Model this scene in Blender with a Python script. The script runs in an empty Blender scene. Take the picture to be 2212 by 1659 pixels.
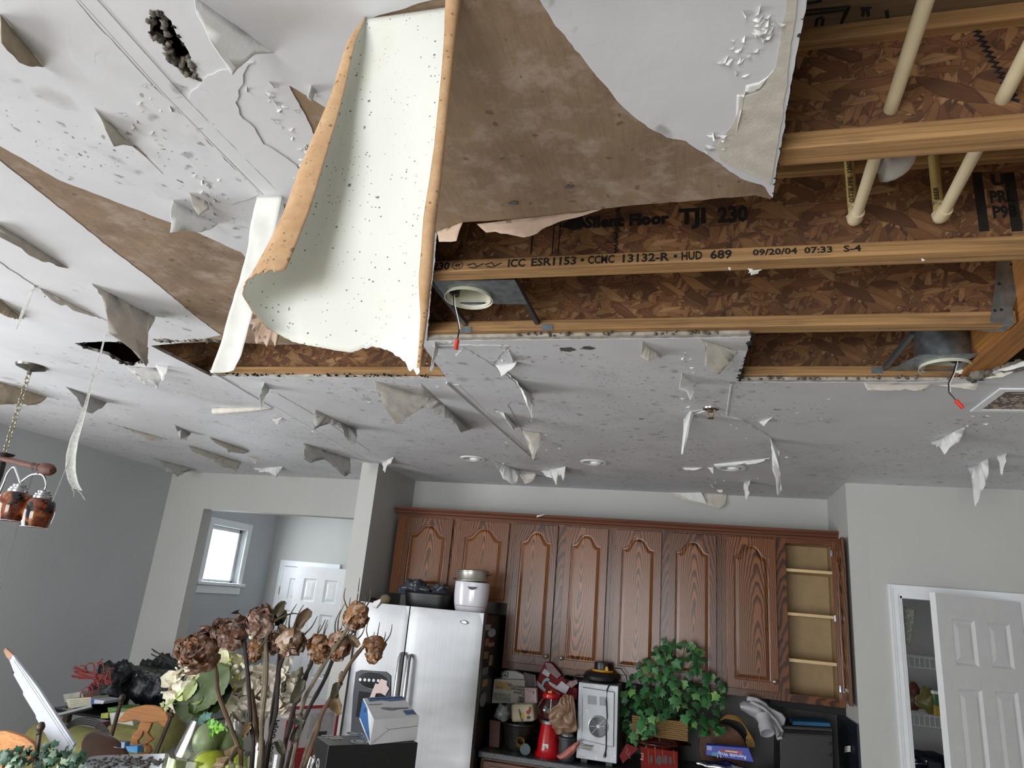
import bpy, bmesh, math, random
from mathutils import Vector, Matrix, noise
from mathutils.geometry import tessellate_polygon
random.seed(7)
sc = bpy.context.scene
COL = sc.collection
ZC, ZCAM = 2.74, 1.85
# ---------------------------------------------------------------- camera
YAW, PIT, ROL, FPX = 0.277897, 0.302235, 0.0903917, 1493.37
f_ = Vector((-math.sin(YAW)*math.cos(PIT), math.cos(YAW)*math.cos(PIT), math.sin(PIT)))
r_ = Vector((math.cos(YAW), math.sin(YAW), 0))
u_ = r_.cross(f_)
R2 = r_*math.cos(ROL) + u_*math.sin(ROL)
U2 = -r_*math.sin(ROL) + u_*math.cos(ROL)
CAMP = Vector((0, 0, ZCAM))
cd = bpy.data.cameras.new('camera')
cam = bpy.data.objects.new('camera', cd)
COL.objects.link(cam)
M = Matrix((R2, U2, -f_)).transposed().to_4x4()
M.translation = CAMP
cam.matrix_world = M
cd.sensor_fit = 'HORIZONTAL'; cd.sensor_width = 36.0
cd.lens = FPX/2212*36.0
cd.clip_start = 0.02
sc.camera = cam
# ---------------------------------------------------------------- world, daylight, exposure
w = bpy.data.worlds.new('sky'); sc.world = w; w.use_nodes = True
bg = w.node_tree.nodes['Background']
bg.inputs[0].default_value = (0.86, 0.93, 1.0, 1); bg.inputs[1].default_value = 1.6
sc.view_settings.view_transform = 'Standard'; sc.view_settings.look = 'None'
sc.view_settings.gamma = 1; sc.view_settings.use_curve_mapping = False
sc.view_settings.exposure = 0.60
def area(name, loc, tgt, sx, sy, power, col=(1, 1, 1)):
    l = bpy.data.lights.new(name, 'AREA'); l.shape = 'RECTANGLE'; l.size = sx; l.size_y = sy
    l.energy = power; l.color = col
    o = bpy.data.objects.new(name, l); COL.objects.link(o)
    o.location = loc
    o.rotation_euler = (Vector(tgt)-Vector(loc)).to_track_quat('-Z', 'Y').to_euler()
    return o
# daylight through the glass door and the side window behind the photographer, and the foyer window
area('patio_door_daylight', (-1.9, -4.45, 1.15), (-1.2, 5, 1.7), 3.2, 2.1, 165, (0.97, 0.99, 1.0))
area('side_window_daylight', (-4.76, 1.0, 1.30), (0.0, 1.6, 1.8), 2.1, 1.9, 80, (0.97, 0.99, 1.0))
area('foyer_window_daylight', (-4.86, 6.62, 2.06), (0, 6.62, 1.7), 0.62, 0.62, 9, (0.86, 0.93, 1.0))
area('foyer_fill_light', (-3.4, 5.72, 2.6), (-3.4, 7.2, 1.9), 0.8, 0.5, 2.5, (0.9, 0.95, 1.0))  # unseen fill lamp inside the foyer, facing its back wall; no transom there
# ---------------------------------------------------------------- measuring: a photograph pixel seen on a plane of the room
def ray(x, y):
    return R2*((x-1106)/FPX) - U2*((y-829.5)/FPX) + f_
def at(x, y, X=None, Y=None, Z=None):
    d = ray(x, y)
    t = X/d.x if X is not None else Y/d.y if Y is not None else (Z-ZCAM)/d.z
    return CAMP + d*t
def atp(x, y, p0, n):
    d = ray(x, y)
    return CAMP + d*((Vector(p0)-CAMP).dot(n)/d.dot(n))
# ---------------------------------------------------------------- object helpers
OFF = {}
def tag(o, label=None, cat=None, group=None, kind=None):
    if label: o['label'] = label
    if cat: o['category'] = cat
    if group: o['group'] = group
    if kind: o['kind'] = kind
    return o
def thing(name, label, cat, loc=(0, 0, 0), rot=(0, 0, 0), group=None):
    o = bpy.data.objects.new(name, None); COL.objects.link(o)
    o.location = loc; o.rotation_euler = rot; o.empty_display_size = 0.05
    OFF[o.name] = Vector(loc) if tuple(rot) == (0, 0, 0) else Vector((0, 0, 0))
    return tag(o, label, cat, group)
def copy_tree(o, parent=None):
    c = o.copy(); COL.objects.link(c)
    if parent: c.parent = parent
    for ch in list(o.children): copy_tree(ch, c)
    return c
class G:
    """collects geometry; build() links it as one mesh object"""
    def __init__(s): s.v = []; s.f = []; s.m = []; s.cm = 0; s.uv = None
    def add(s, vs, fs):
        b = len(s.v); s.v += [Vector(v) for v in vs]
        for f in fs: s.f.append([b+i for i in f]); s.m.append(s.cm)
        return s
    def box(s, c, d, R=None):
        c = Vector(c); h = [x/2 for x in d]
        vs = [Vector((sx*h[0], sy*h[1], sz*h[2])) for sx in (-1, 1) for sy in (-1, 1) for sz in (-1, 1)]
        if R is not None: vs = [R @ v for v in vs]
        return s.add([c+v for v in vs], [(0,1,3,2),(4,6,7,5),(0,4,5,1),(2,3,7,6),(0,2,6,4),(1,5,7,3)])
    def b2(s, a, b):
        a = Vector(a); b = Vector(b)
        return s.box((a+b)/2, [abs(x) for x in (b-a)])
    def hexa(s, lo, hi):
        return s.add(list(lo)+list(hi), [(3,2,1,0),(4,5,6,7),(0,1,5,4),(1,2,6,5),(2,3,7,6),(3,0,4,7)])
    def prism(s, loop, vec):
        vec = Vector(vec); loop = [Vector(p) for p in loop]; n = len(loop)
        tri = tessellate_polygon([loop])
        fs = [tuple(t) for t in tri]+[tuple(i+n for i in reversed(t)) for t in tri]
        fs += [(i, (i+1) % n, (i+1) % n+n, i+n) for i in range(n)]
        return s.add(loop+[p+vec for p in loop], fs)
    def plate(s, outer, holes, vec, sides=None):
        """flat plate with holes: top and bottom tessellated, side walls"""
        vec = Vector(vec); loops = [[Vector(p) for p in l] for l in [outer]+holes]
        pts = [p for l in loops for p in l]; n = len(pts)
        tri = tessellate_polygon(loops)
        fs = [tuple(t) for t in tri]+[tuple(i+n for i in reversed(t)) for t in tri]
        b = 0
        for l in loops:
            k = len(l)
            fs += [(b+i, b+(i+1) % k, b+(i+1) % k+n, b+i+n) for i in range(k)]
            b += k
        m0 = len(s.m); s.add(pts+[p+vec for p in pts], fs)
        if sides is not None:
            for i in range(2*len(tri), len(fs)): s.m[m0+i] = sides
        return s
    def tube(s, pts, r, n=8, caps=True):
        pts = [Vector(p) for p in pts]; k = len(pts)
        rs = r if isinstance(r, (list, tuple)) else [r]*k
        vs = []; up = None
        for i, p in enumerate(pts):
            t = (pts[min(i+1, k-1)]-pts[max(i-1, 0)])
            if t.length < 1e-9: t = Vector((0, 0, 1))
            t.normalize()
            if up is None:
                up = Vector((0, 0, 1)) if abs(t.z) < .9 else Vector((1, 0, 0))
            a = t.cross(up)
            if a.length < 1e-4: a = t.cross(Vector((0.3, 1, .2)))
            a.normalize(); b = t.cross(a); up = -b if False else up
            for j in range(n):
                th = 2*math.pi*j/n
                vs.append(p+(a*math.cos(th)+b*math.sin(th))*rs[i])
        fs = [(i*n+j, i*n+(j+1) % n, (i+1)*n+(j+1) % n, (i+1)*n+j) for i in range(k-1) for j in range(n)]
        if caps: fs += [tuple(range(n-1, -1, -1)), tuple((k-1)*n+j for j in range(n))]
        return s.add(vs, fs)
    def lathe(s, prof, o=(0, 0, 0), n=24, R=None, caps=True):
        o = Vector(o); vs = []; k = len(prof)
        for (r, z) in prof:
            for j in range(n):
                th = 2*math.pi*j/n; v = Vector((r*math.cos(th), r*math.sin(th), z))
                vs.append(o+(R @ v if R is not None else v))
        fs = [(i*n+j, i*n+(j+1) % n, (i+1)*n+(j+1) % n, (i+1)*n+j) for i in range(k-1) for j in range(n)]
        if caps: fs += [tuple(range(n-1, -1, -1)), tuple((k-1)*n+j for j in range(n))]
        return s.add(vs, fs)
    def ball(s, c, r, n=12, sc=(1, 1, 1), R=None, jit=0, sd=0):
        c = Vector(c); vs = []; fs = []; m = max(4, n//2)
        for i in range(m+1):
            ph = math.pi*i/m
            for j in range(n):
                th = 2*math.pi*j/n
                v = Vector((math.sin(ph)*math.cos(th)*sc[0], math.sin(ph)*math.sin(th)*sc[1], math.cos(ph)*sc[2]))*r
                if jit: v *= 1+jit*noise.noise(v*(1.7/r)+Vector((sd, sd*.7, 3)))
                vs.append(c+(R @ v if R is not None else v))
        for i in range(m):
            for j in range(n):
                fs.append((i*n+j, (i+1)*n+j, (i+1)*n+(j+1) % n, i*n+(j+1) % n))
        return s.add(vs, fs)
    def grid(s, fn, nu, nv, cu=False, cv=False):
        vs = [fn(i/nu, j/nv) for i in range(nu+1) for j in range(nv+1)]
        k = nv+1
        return s.add(vs, [(i*k+j, (i+1)*k+j, (i+1)*k+j+1, i*k+j+1) for i in range(nu) for j in range(nv)])
    def build(s, name, mat, parent=None, smooth=False, bevel=0, solid=0, sub=0, off=None, local=False, mo=0, kind=None, label=None):
        me = bpy.data.meshes.new(name)
        o = bpy.data.objects.new(name, me); COL.objects.link(o)
        if parent is not None:
            b = Vector((0, 0, 0)) if local else OFF.get(parent.name, Vector((0, 0, 0)))
        else:
            xs = [v.x for v in s.v]; ys = [v.y for v in s.v]; zs = [v.z for v in s.v]
            b = Vector(((min(xs)+max(xs))/2, (min(ys)+max(ys))/2, min(zs)))
        if parent is not None: OFF[o.name] = b
        else: OFF[o.name] = b
        me.from_pydata([v-b for v in s.v], [], s.f)
        me.validate()
        mats = mat if isinstance(mat, (list, tuple)) else [mat]
        for q in mats: me.materials.append(q)
        if len(mats) > 1 and len(me.polygons) == len(s.m):
            for p, k in zip(me.polygons, s.m): p.material_index = k
        bm = bmesh.new(); bm.from_mesh(me)
        bmesh.ops.remove_doubles(bm, verts=bm.verts, dist=1e-5)
        bmesh.ops.recalc_face_normals(bm, faces=bm.faces)
        bm.to_mesh(me); bm.free()
        if smooth:
            for p in me.polygons: p.use_smooth = True
            if smooth != 'all':
                try: me.set_sharp_from_angle(angle=math.radians(40))
                except Exception: pass
        if parent is not None: o.parent = parent
        else: o.location = b
        if bevel:
            m = o.modifiers.new('bevel', 'BEVEL'); m.width = bevel; m.segments = 2; m.limit_method = 'ANGLE'; m.angle_limit = math.radians(40)
        if sub:
            m = o.modifiers.new('sub', 'SUBSURF'); m.levels = sub; m.render_levels = sub
        if solid:
            m = o.modifiers.new('solid', 'SOLIDIFY'); m.thickness = solid; m.offset = 0
            if mo: m.material_offset = mo; m.material_offset_rim = mo; m.offset = -1
        if kind: o['kind'] = kind
        if label: o['label'] = label
        return o
def struct(o): o['kind'] = 'structure'; return o
def rz(a): return Matrix.Rotation(a, 3, 'Z')
def rx(a): return Matrix.Rotation(a, 3, 'X')
def ry(a): return Matrix.Rotation(a, 3, 'Y')
def part(parent, name, mat, **k): return None
# ---------------------------------------------------------------- material helpers
class Nt:
    def __init__(s, name):
        m = bpy.data.materials.new(name); m.use_nodes = True; s.m = m; s.t = m.node_tree
        s.n = s.t.nodes; s.p = s.n['Principled BSDF']
    def new(s, ty, **k):
        o = s.n.new(ty)
        for a, b in k.items(): setattr(o, a, b)
        return o
    def link(s, a, b): s.t.links.new(a, b)
    def coord(s, scale=(1, 1, 1), rot=(0, 0, 0), loc=(0, 0, 0), kind='Object', src=None):
        mp = s.new('ShaderNodeMapping')
        if src is None:
            tc = s.new('ShaderNodeTexCoord'); src = tc.outputs[kind]
        s.link(src, mp.inputs[0])
        mp.inputs['Scale'].default_value = scale; mp.inputs['Rotation'].default_value = rot; mp.inputs['Location'].default_value = loc
        return mp.outputs[0]
    def strand(s, src, ang, scale, loc=(0, 0, 0)):
        """turn first, then stretch: long grain at an angle"""
        return s.coord(scale, loc=loc, src=s.coord((1, 1, 1), rot=(0, ang, 0), src=src))
    def noise(s, v, scale=5, det=3, rough=.5, dist=0, out='Fac'):
        n = s.new('ShaderNodeTexNoise'); s.link(v, n.inputs['Vector'])
        n.inputs['Scale'].default_value = scale; n.inputs['Detail'].default_value = det
        n.inputs['Roughness'].default_value = rough; n.inputs['Distortion'].default_value = dist
        return n.outputs[out]
    def voro(s, v, scale=5, feat='F1', out='Distance', rnd=1):
        n = s.new('ShaderNodeTexVoronoi', feature=feat); s.link(v, n.inputs['Vector'])
        n.inputs['Scale'].default_value = scale; n.inputs['Randomness'].default_value = rnd
        return n.outputs[out]
    def ramp(s, v, stops, interp='LINEAR'):
        r = s.new('ShaderNodeValToRGB'); s.link(v, r.inputs[0]); e = r.color_ramp.elements
        r.color_ramp.interpolation = interp
        while len(e) < len(stops): e.new(0.5)
        for k, (p, c) in zip(e, stops):
            k.position = p; k.color = tuple(c)+(1,) if not isinstance(c, (int, float)) else (c, c, c, 1)
        return r.outputs[0]
    def mix(s, f, a, b, mode='MIX'):
        x = s.new('ShaderNodeMix', data_type='RGBA', blend_type=mode)
        for val, idx in ((f, 0), (a, 6), (b, 7)):
            if isinstance(val, bpy.types.NodeSocket): s.link(val, x.inputs[idx])
            elif isinstance(val, (int, float)): x.inputs[idx].default_value = val if idx == 0 else (val, val, val, 1)
            else: x.inputs[idx].default_value = tuple(val)+(1,)
        return x.outputs[2]
    def math(s, op, a, b=0.0, clamp=False):
        x = s.new('ShaderNodeMath', operation=op); x.use_clamp = clamp
        for i, val in enumerate((a, b)):
            if isinstance(val, bpy.types.NodeSocket): s.link(val, x.inputs[i])
            else: x.inputs[i].default_value = val
        return x.outputs[0]
    def bump(s, h, strength=.3, dist=.002):
        b = s.new('ShaderNodeBump'); s.link(h, b.inputs['Height'])
        b.inputs['Strength'].default_value = strength; b.inputs['Distance'].default_value = dist
        s.link(b.outputs[0], s.p.inputs['Normal'])
    def col(s, c):
        if isinstance(c, bpy.types.NodeSocket): s.link(c, s.p.inputs['Base Color'])
        else: s.p.inputs['Base Color'].default_value = tuple(c)+(1,)
    def set(s, **k):
        for a, b in k.items():
            i = s.p.inputs[a.replace('_', ' ')]
            if isinstance(b, bpy.types.NodeSocket): s.link(b, i)
            else: i.default_value = b
        return s
MC = {}
def srgb(h):
    if isinstance(h, str):
        h = h.lstrip('#'); c = [int(h[i:i+2], 16)/255 for i in (0, 2, 4)]
    else: c = [x/255 for x in h]
    return tuple(x/12.92 if x <= .04045 else ((x+.055)/1.055)**2.4 for x in c)
def plain(name, c, rough=.5, metal=0, var=.12, scale=14, bump=0, spec=.5, **k):
    """procedural material: base colour broken up by noise, optional fine relief"""
    if name in MC: return MC[name]
    t = Nt(name); c = srgb(c) if not (isinstance(c, tuple) and max(c) <= 1) else c
    v = t.coord(); nz = t.noise(v, scale, 4)
    lo = [max(0, x*(1-var)) for x in c]; hi = [min(1, x*(1+var)) for x in c]
    t.col(t.ramp(nz, [(.3, lo), (.7, hi)]))
    t.set(Roughness=rough, Metallic=metal)
    t.p.inputs['Specular IOR Level'].default_value = spec
    if bump: t.bump(t.noise(v, scale*6, 3), .4, bump)
    for a, b in k.items(): t.p.inputs[a.replace('_', ' ')].default_value = b
    MC[name] = t.m
    return t.m
# ---------------------------------------------------------------- materials of the room
def wall_paint(name, c, r=.75):
    t = Nt(name); v = t.coord(); c = srgb(c)
    n = t.noise(v, 1.3, 4)
    t.col(t.ramp(n, [(.3, [x*.95 for x in c]), (.7, [min(1, x*1.04) for x in c])]))
    t.set(Roughness=r); t.bump(t.noise(v, 160, 3), .18, .001)
    return t.m
M_WALL = wall_paint('grey_wall_paint', '#b4b4b0')
M_WALLL = wall_paint('left_wall_paint', '#b3b6b9')
M_TRIM = plain('white_trim_paint', '#dfe2e4', .4, var=.03)
M_DOOR = plain('white_door_paint', '#d9dadb', .4, var=.03)
def ceiling_mat(name, base, spots=True, dens=0.0):
    t = Nt(name); tc = t.new('ShaderNodeNewGeometry'); P = tc.outputs['Position']
    b = srgb(base)
    n = t.noise(P, 2.2, 5, .6)
    c = t.ramp(n, [(.25, [x*.86 for x in b]), (.75, [min(1, x*1.06) for x in b])])
    # mould: clusters that thicken towards the kitchen, round colonies of several sizes
    clus = t.noise(P, 1.6, 3)
    sep = t.new('ShaderNodeSeparateXYZ'); t.link(P, sep.inputs[0])
    dep = t.new('ShaderNodeMapRange'); t.link(sep.outputs[1], dep.inputs[0])
    dep.inputs[1].default_value = 1.2; dep.inputs[2].default_value = 4.2; dep.inputs[3].default_value = -.20; dep.inputs[4].default_value = .15
    cl = t.math('ADD', t.math('ADD', t.math('MULTIPLY', t.math('SUBTRACT', clus, .5), 1.7), .5), dep.outputs[0])
    warp = t.mix(.06, P, t.noise(P, 14, 3, .6, out='Color'))
    for sc_, thr, colr, st, off in ((7, .30, '#878684', .5, .46), (17, .38, '#73726f', .55, .46), (40, .36, '#55544f', .6, .50), (80, .36, '#33332f', .8, .58)):
        d = t.voro(warp, sc_)
        colv = t.voro(warp, sc_, out='Color')
        sx = t.new('ShaderNodeSeparateColor'); t.link(colv, sx.inputs[0])
        pick = t.math('MULTIPLY', t.math('GREATER_THAN', sx.outputs[0], .45), t.math('SMOOTH_MIN', cl, 1))
        size = t.math('MULTIPLY', sx.outputs[1], thr)
        spot = t.math('SUBTRACT', size, d)
        m = t.new('ShaderNodeMapRange'); t.link(spot, m.inputs[0]); m.inputs[1].default_value = 0; m.inputs[2].default_value = .17
        k = t.math('MULTIPLY', m.outputs[0], t.math('GREATER_THAN', t.math('MULTIPLY', pick, 1), off))
        k = t.math('MULTIPLY', k, st)
        c = t.mix(k, c, srgb(colr))
    # faint grey bloom patches
    bl = t.ramp(t.noise(P, 6, 6, .65), [(.52, 0), (.72, 1)])
    c = t.mix(t.math('MULTIPLY', t.math('MULTIPLY', bl, t.math('GREATER_THAN', cl, .5)), .22), c, srgb('#7a7a78'))
    t.col(c); t.set(Roughness=.6)
    h = t.math('ADD', t.noise(P, 5, 5, .6), t.math('MULTIPLY', t.noise(P, 70, 3), .05))
    t.bump(h, .22, .010)
    return t.m
M_CEIL = ceiling_mat('mouldy_ceiling_paint', '#cfd0d4')
def kraft(name, c1, c2, mold=.5):
    t = Nt(name); tc = t.new('ShaderNodeNewGeometry'); P = tc.outputs['Position']
    n = t.noise(P, 5, 6, .65)
    c = t.ramp(n, [(.3, srgb(c1)), (.7, srgb(c2))])
    fib = t.noise(t.coord((60, 4, 20), src=P, rot=(0, 0, .35)), 3, 4, .6)
    c = t.mix(.07, c, t.ramp(fib, [(.35, srgb(c1)), (.65, srgb('#c5ad95'))]), 'MIX')
    wm = t.ramp(t.noise(P, 11, 7, .7), [(.50, 0), (.68, 1)])
    c = t.mix(t.math('MULTIPLY', wm, mold*.55), c, srgb('#b5a59a'))
    d = t.voro(t.mix(.05, P, t.noise(P, 20, 3, out='Color')), 30)
    cv = t.voro(t.mix(.05, P, t.noise(P, 20, 3, out='Color')), 30, out='Color')
    s2 = t.new('ShaderNodeSeparateColor'); t.link(cv, s2.inputs[0])
    k = t.math('MULTIPLY', t.math('LESS_THAN', d, t.math('MULTIPLY', s2.outputs[1], .26)), t.math('GREATER_THAN', s2.outputs[0], .55))
    c = t.mix(t.math('MULTIPLY', k, .55), c, srgb('#4a382a'))
    t.col(c); t.set(Roughness=.9)
    cr = t.voro(t.coord((22, 3.2, 8), src=t.mix(.08, P, t.noise(P, 9, 4, out='Color')), rot=(0, 0, .3)), 1.6, feat='DISTANCE_TO_EDGE')
    crk = t.math('MULTIPLY', t.math('LESS_THAN', cr, .035), t.math('GREATER_THAN', t.noise(P, 4, 2), .52))
    t.bump(t.math('ADD', t.math('MULTIPLY', t.noise(P, 34, 5, .7), .4), t.math('MULTIPLY', crk, .8)), .5, .004)
    return t.m
M_KRAFT = kraft('torn_brown_board_paper', '#6c5744', '#8d775f', .9)
M_ROLL = kraft('tan_paper_back', '#a8805a', '#c9a57e', .25)
M_PINK = kraft('pale_torn_paper', '#a58d7c', '#c3ab97', .4)
def osb():
    t = Nt('oriented_strand_board'); tc = t.new('ShaderNodeTexCoord'); P = tc.outputs['Object']
    cols = [(0, srgb('#432a18')), (.22, srgb('#734c30')), (.45, srgb('#8e643e')), (.65, srgb('#a5784d')), (.82, srgb('#683c2a')), (.92, srgb('#b78d60')), (1, srgb('#553420'))]
    P = t.mix(.010, P, t.noise(P, 9, 3, out='Color'))
    c = None; hh = None
    for i, (ang, sx, sy, thr) in enumerate(((.2, 60, 18, 0), (1.25, 68, 16, .5), (-.8, 54, 15, .52), (.65, 72, 18, .55), (2.3, 50, 14, .58), (-.25, 64, 15, .62), (1.75, 56, 14, .64), (1.0, 38, 12, .72))):
        v = t.strand(P, ang, (sx, sx, sy), (i*3.1, 0, i*1.7))
        cv = t.voro(v, 1, out='Color'); d = t.voro(v, 1, feat='DISTANCE_TO_EDGE')
        s2 = t.new('ShaderNodeSeparateColor'); t.link(cv, s2.inputs[0])
        gr = t.noise(t.strand(P, ang, (420, 420, 14)), 1, 3)
        ci = t.ramp(t.math('ADD', t.math('MULTIPLY', s2.outputs[0], .85), t.math('MULTIPLY', gr, .2)), cols)
        ci = t.mix(t.ramp(d, [(.0, .55), (.07, 0)]), ci, srgb('#24150c'))
        if c is None: c = ci; hh = s2.outputs[1]
        else:
            k = t.math('GREATER_THAN', s2.outputs[2], thr)
            c = t.mix(k, c, ci); hh = t.math('MAXIMUM', hh, t.math('MULTIPLY', k, s2.outputs[1]))
    dirt = t.ramp(t.noise(P, 4, 5, .6), [(.35, .6), (.65, 1)])
    c = t.mix(1, c, dirt, 'MULTIPLY')
    t.col(c); t.set(Roughness=.75); t.bump(hh, .5, .003)
    return t.m
M_OSB = osb()
def lumber(name, c1, c2, axis='X', dirt=.35):
    t = Nt(name); tc = t.new('ShaderNodeTexCoord'); P = tc.outputs['Object']
    sc1 = {'X': (1.2, 60, 60), 'Y': (60, 1.2, 60), 'Z': (60, 60, 1.2)}[axis]
    g = t.noise(t.coord(sc1, src=P), 1.6, 5, .65, .6)
    c = t.ramp(g, [(.3, srgb(c1)), (.68, srgb(c2))])
    dk = t.ramp(t.noise(t.coord({'X': (1.6, 9, 9), 'Y': (9, 1.6, 9), 'Z': (9, 9, 1.6)}[axis], src=P), 2, 6, .7), [(.48, 0), (.68, 1)])
    c = t.mix(t.math('MULTIPLY', dk, dirt), c, srgb('#3a3128'))
    t.col(c); t.set(Roughness=.7); t.bump(g, .3, .002)
    return t.m
M_FLANGE = lumber('flange_lumber', '#7d5a36', '#b8905e', 'X', .45)
M_BEAM = lumber('beam_lumber', '#7a4d22', '#ab7334', 'Y')
M_SUBFL = lumber('subfloor_board', '#5c4a37', '#7d6850', 'X', .5)
def oak(name, c1, c2, seed=0, horiz=False, dark=1.0):
    """flat-sawn oak: growth rings cut nearly along the trunk give cathedral figure"""
    t = Nt(name); tc = t.new('ShaderNodeTexCoord'); P = tc.outputs['Object']
    oi = t.new('ShaderNodeObjectInfo')
    cb = t.new('ShaderNodeCombineXYZ')
    t.link(t.math('MULTIPLY', t.math('SUBTRACT', oi.outputs['Random'], .5), .10), cb.inputs[0]); t.link(t.math('MULTIPLY', oi.outputs['Random'], 0.0), cb.inputs[2])
    ad = t.new('ShaderNodeVectorMath', operation='ADD'); t.link(P, ad.inputs[0]); t.link(cb.outputs[0], ad.inputs[1])
    src = ad.outputs[0]
    if horiz: src = t.coord((1, 1, 1), rot=(0, math.pi/2, 0), src=src)
    sp = t.new('ShaderNodeSeparateXYZ'); t.link(src, sp.inputs[0])
    wob = t.noise(t.coord((5, 1, 1.6), src=src), 1.5, 3, .5)
    wx = t.math('ADD', sp.outputs[0], t.math('MULTIPLY', t.math('SUBTRACT', t.noise(t.coord((1, 1, 1.1), src=src), 2.6, 3, .6), .5), .055))
    z0 = t.math('MULTIPLY', t.math('SUBTRACT', oi.outputs['Random'], .5), 1.1)
    dep = t.math('ADD', t.math('MULTIPLY', t.math('SUBTRACT', sp.outputs[2], z0), .105), t.math('ADD', seed*.2+.004, t.math('MULTIPLY', t.math('SUBTRACT', wob, .5), .05)))
    r = t.math('SQRT', t.math('ADD', t.math('MULTIPLY', wx, wx), t.math('MULTIPLY', dep, dep)))
    ring = t.math('FRACT', t.math('MULTIPLY', r, 92))
    c = t.ramp(ring, [(0, srgb(c2)), (.40, srgb(c2)), (.66, [x*.8 for x in srgb(c1)]), (.95, [x*.55 for x in srgb(c1)]), (1, srgb(c2))])
    pores = t.noise(t.coord((420, 420, 11), src=src), 1, 3, .7)
    c = t.mix(t.ramp(pores, [(.52, 0), (.68, .55)]), c, [x*.5 for x in srgb(c1)])
    bt = t.noise(src, 3, 2)
    c = t.mix(.12, c, t.ramp(bt, [(.3, [x*.75*dark for x in srgb(c2)]), (.7, [x*1.05 for x in srgb(c2)])]), 'MIX')
    c = t.mix(1, c, t.ramp(oi.outputs['Random'], [(0, .72), (1, 1.12)]), 'MULTIPLY')
    t.col(c); t.set(Roughness=.27); t.p.inputs['Specular IOR Level'].default_value = .42
    t.bump(pores, .12, .001)
    return t.m
M_OAK = oak('oak_panel_wood', '#4a2710', '#8f5a30')
M_OAKF = oak('oak_frame_wood', '#43220f', '#7c4b29', .4)
M_OAKH = oak('oak_rail_wood', '#43220f', '#7a4826', .8, True)
M_CABIN = plain('cabinet_interior_laminate', '#ad9268', .5, var=.08)
M_SHELF = plain('cabinet_shelf_edge', '#cdb285', .5, var=.06)
def steel():
    t = Nt('brushed_stainless'); v = t.coord((240, 240, 1))
    n = t.noise(v, 2, 3)
    t.col(t.ramp(n, [(.3, srgb('#8f9092')), (.7, srgb('#9d9ea0'))]))
    t.set(Metallic=1.0, Roughness=t.math('ADD', t.math('MULTIPLY', n, .08), .40))
    t.bump(t.noise(t.coord((1.5, 1.5, 2.6)), 1.6, 2), .25, .03)
    return t.m
M_STEEL = steel()
M_CHROME = plain('satin_nickel', '#b9babd', .22, 1.0, var=.05)
M_GALV = plain('galvanised_steel', '#8f979c', .42, .85, var=.3, scale=30)
M_BLACK = plain('black_plastic', '#141416', .38, var=.2)
M_BLACKM = plain('black_matte', '#101011', .75, var=.3)
M_WHITE = plain('white_plastic', '#dfe0df', .35, var=.03)
M_PAPERW = plain('white_paper', '#dcdcd8', .8, var=.05)
M_FLAP = plain('peeled_paint_white', '#d3d3d1', .7, var=.07, scale=30, bump=.001)
M_FLAPC = plain('peeled_paint_cream', '#c2bcb2', .75, var=.12, scale=30, bump=.001)
M_FLAPT = plain('peeled_paper_tan', '#a89a86', .85, var=.2, scale=24, bump=.001)
M_FLAPG = plain('peeled_paint_grey', '#a9a7a4', .75, var=.12, scale=30, bump=.001)
M_DARKVOID = plain('joist_space_dark', '#15100c', .95, var=.4)
M_MOULD = plain('black_mould_crust', '#1f1d1a', .95, var=.6, scale=60, bump=.004)
M_GYP = plain('crumbled_gypsum', '#6a655c', .95, var=.5, scale=40, bump=.004)
M_GLASS = Nt('clear_glass'); M_GLASS.col((.97, .98, .98)); M_GLASS.set(Roughness=.02, Transmission_Weight=1.0, IOR=1.45)
M_GLASS.link(M_GLASS.ramp(M_GLASS.noise(M_GLASS.coord(), 3), [(0, (.95, .97, .96)), (1, (.99, 1, 1))]), M_GLASS.p.inputs['Base Color']); M_GLASS = M_GLASS.m
# ---------------------------------------------------------------- the room shell
XL, YB, YP, XJ, YC, YF, XCL, XCR, YCOL = -4.82, 5.42, 4.745, 0.895, 5.09, 5.49, -2.45, -2.315, 4.69
XR, YREAR, ZT = 3.4, -4.5, 3.06
struct(G().box((-.7, 1.6, -.03), (8.8, 12.6, .06)).build('floor', plain('beige_floor_tile', '#b3a899', .5, var=.1, scale=3)))
def wall(name, boxes, mat=M_WALL):
    g = G()
    for a, b in boxes: g.b2(a, b)
    return struct(g.build(name, mat))
wall('wall_left', [((XL-.12, YREAR, 0), (XL, -.15, ZT)), ((XL-.12, 2.15, 0), (XL, YF+.12, ZT)), ((XL-.12, -.15, 0), (XL, 2.15, .3)), ((XL-.12, -.15, 2.3), (XL, 2.15, ZT))], M_WALLL)
XO, ZO = at(440, 1099, Y=YF).x, at(440, 1099, Y=YF).z
wall('wall_foyer', [((XL, YF, 0), (XO, YF+.125, ZT)), ((XO, YF, ZO), (XCL, YF+.125, ZT))])
wall('wall_partition', [((XCL, YCOL, 0), (XCR, YF+.125, ZT))])
wall('wall_back', [((XCR, YB, 0), (XJ, YB+.12, ZT))])
wall('wall_jog', [((XJ, YP, 0), (XJ+.11, YB+.12, ZT))])
PX0, PX1, PZ = at(1943, 1290, Y=YP).x, at(2196, 1300, Y=YP).x, 2.075
wall('wall_pantry', [((XJ+.11, YP, 0), (PX0, YP+.11, ZT)), ((PX1, YP, 0), (XR, YP+.11, ZT)), ((PX0, YP, PZ), (PX1, YP+.11, ZT))])
wall('wall_pantry_inside', [((XJ+.11, 6.0, 0), (XR, 6.1, ZT))])
wall('wall_right', [((XR, YREAR, 0), (XR+.12, 6.1, ZT))])
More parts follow.
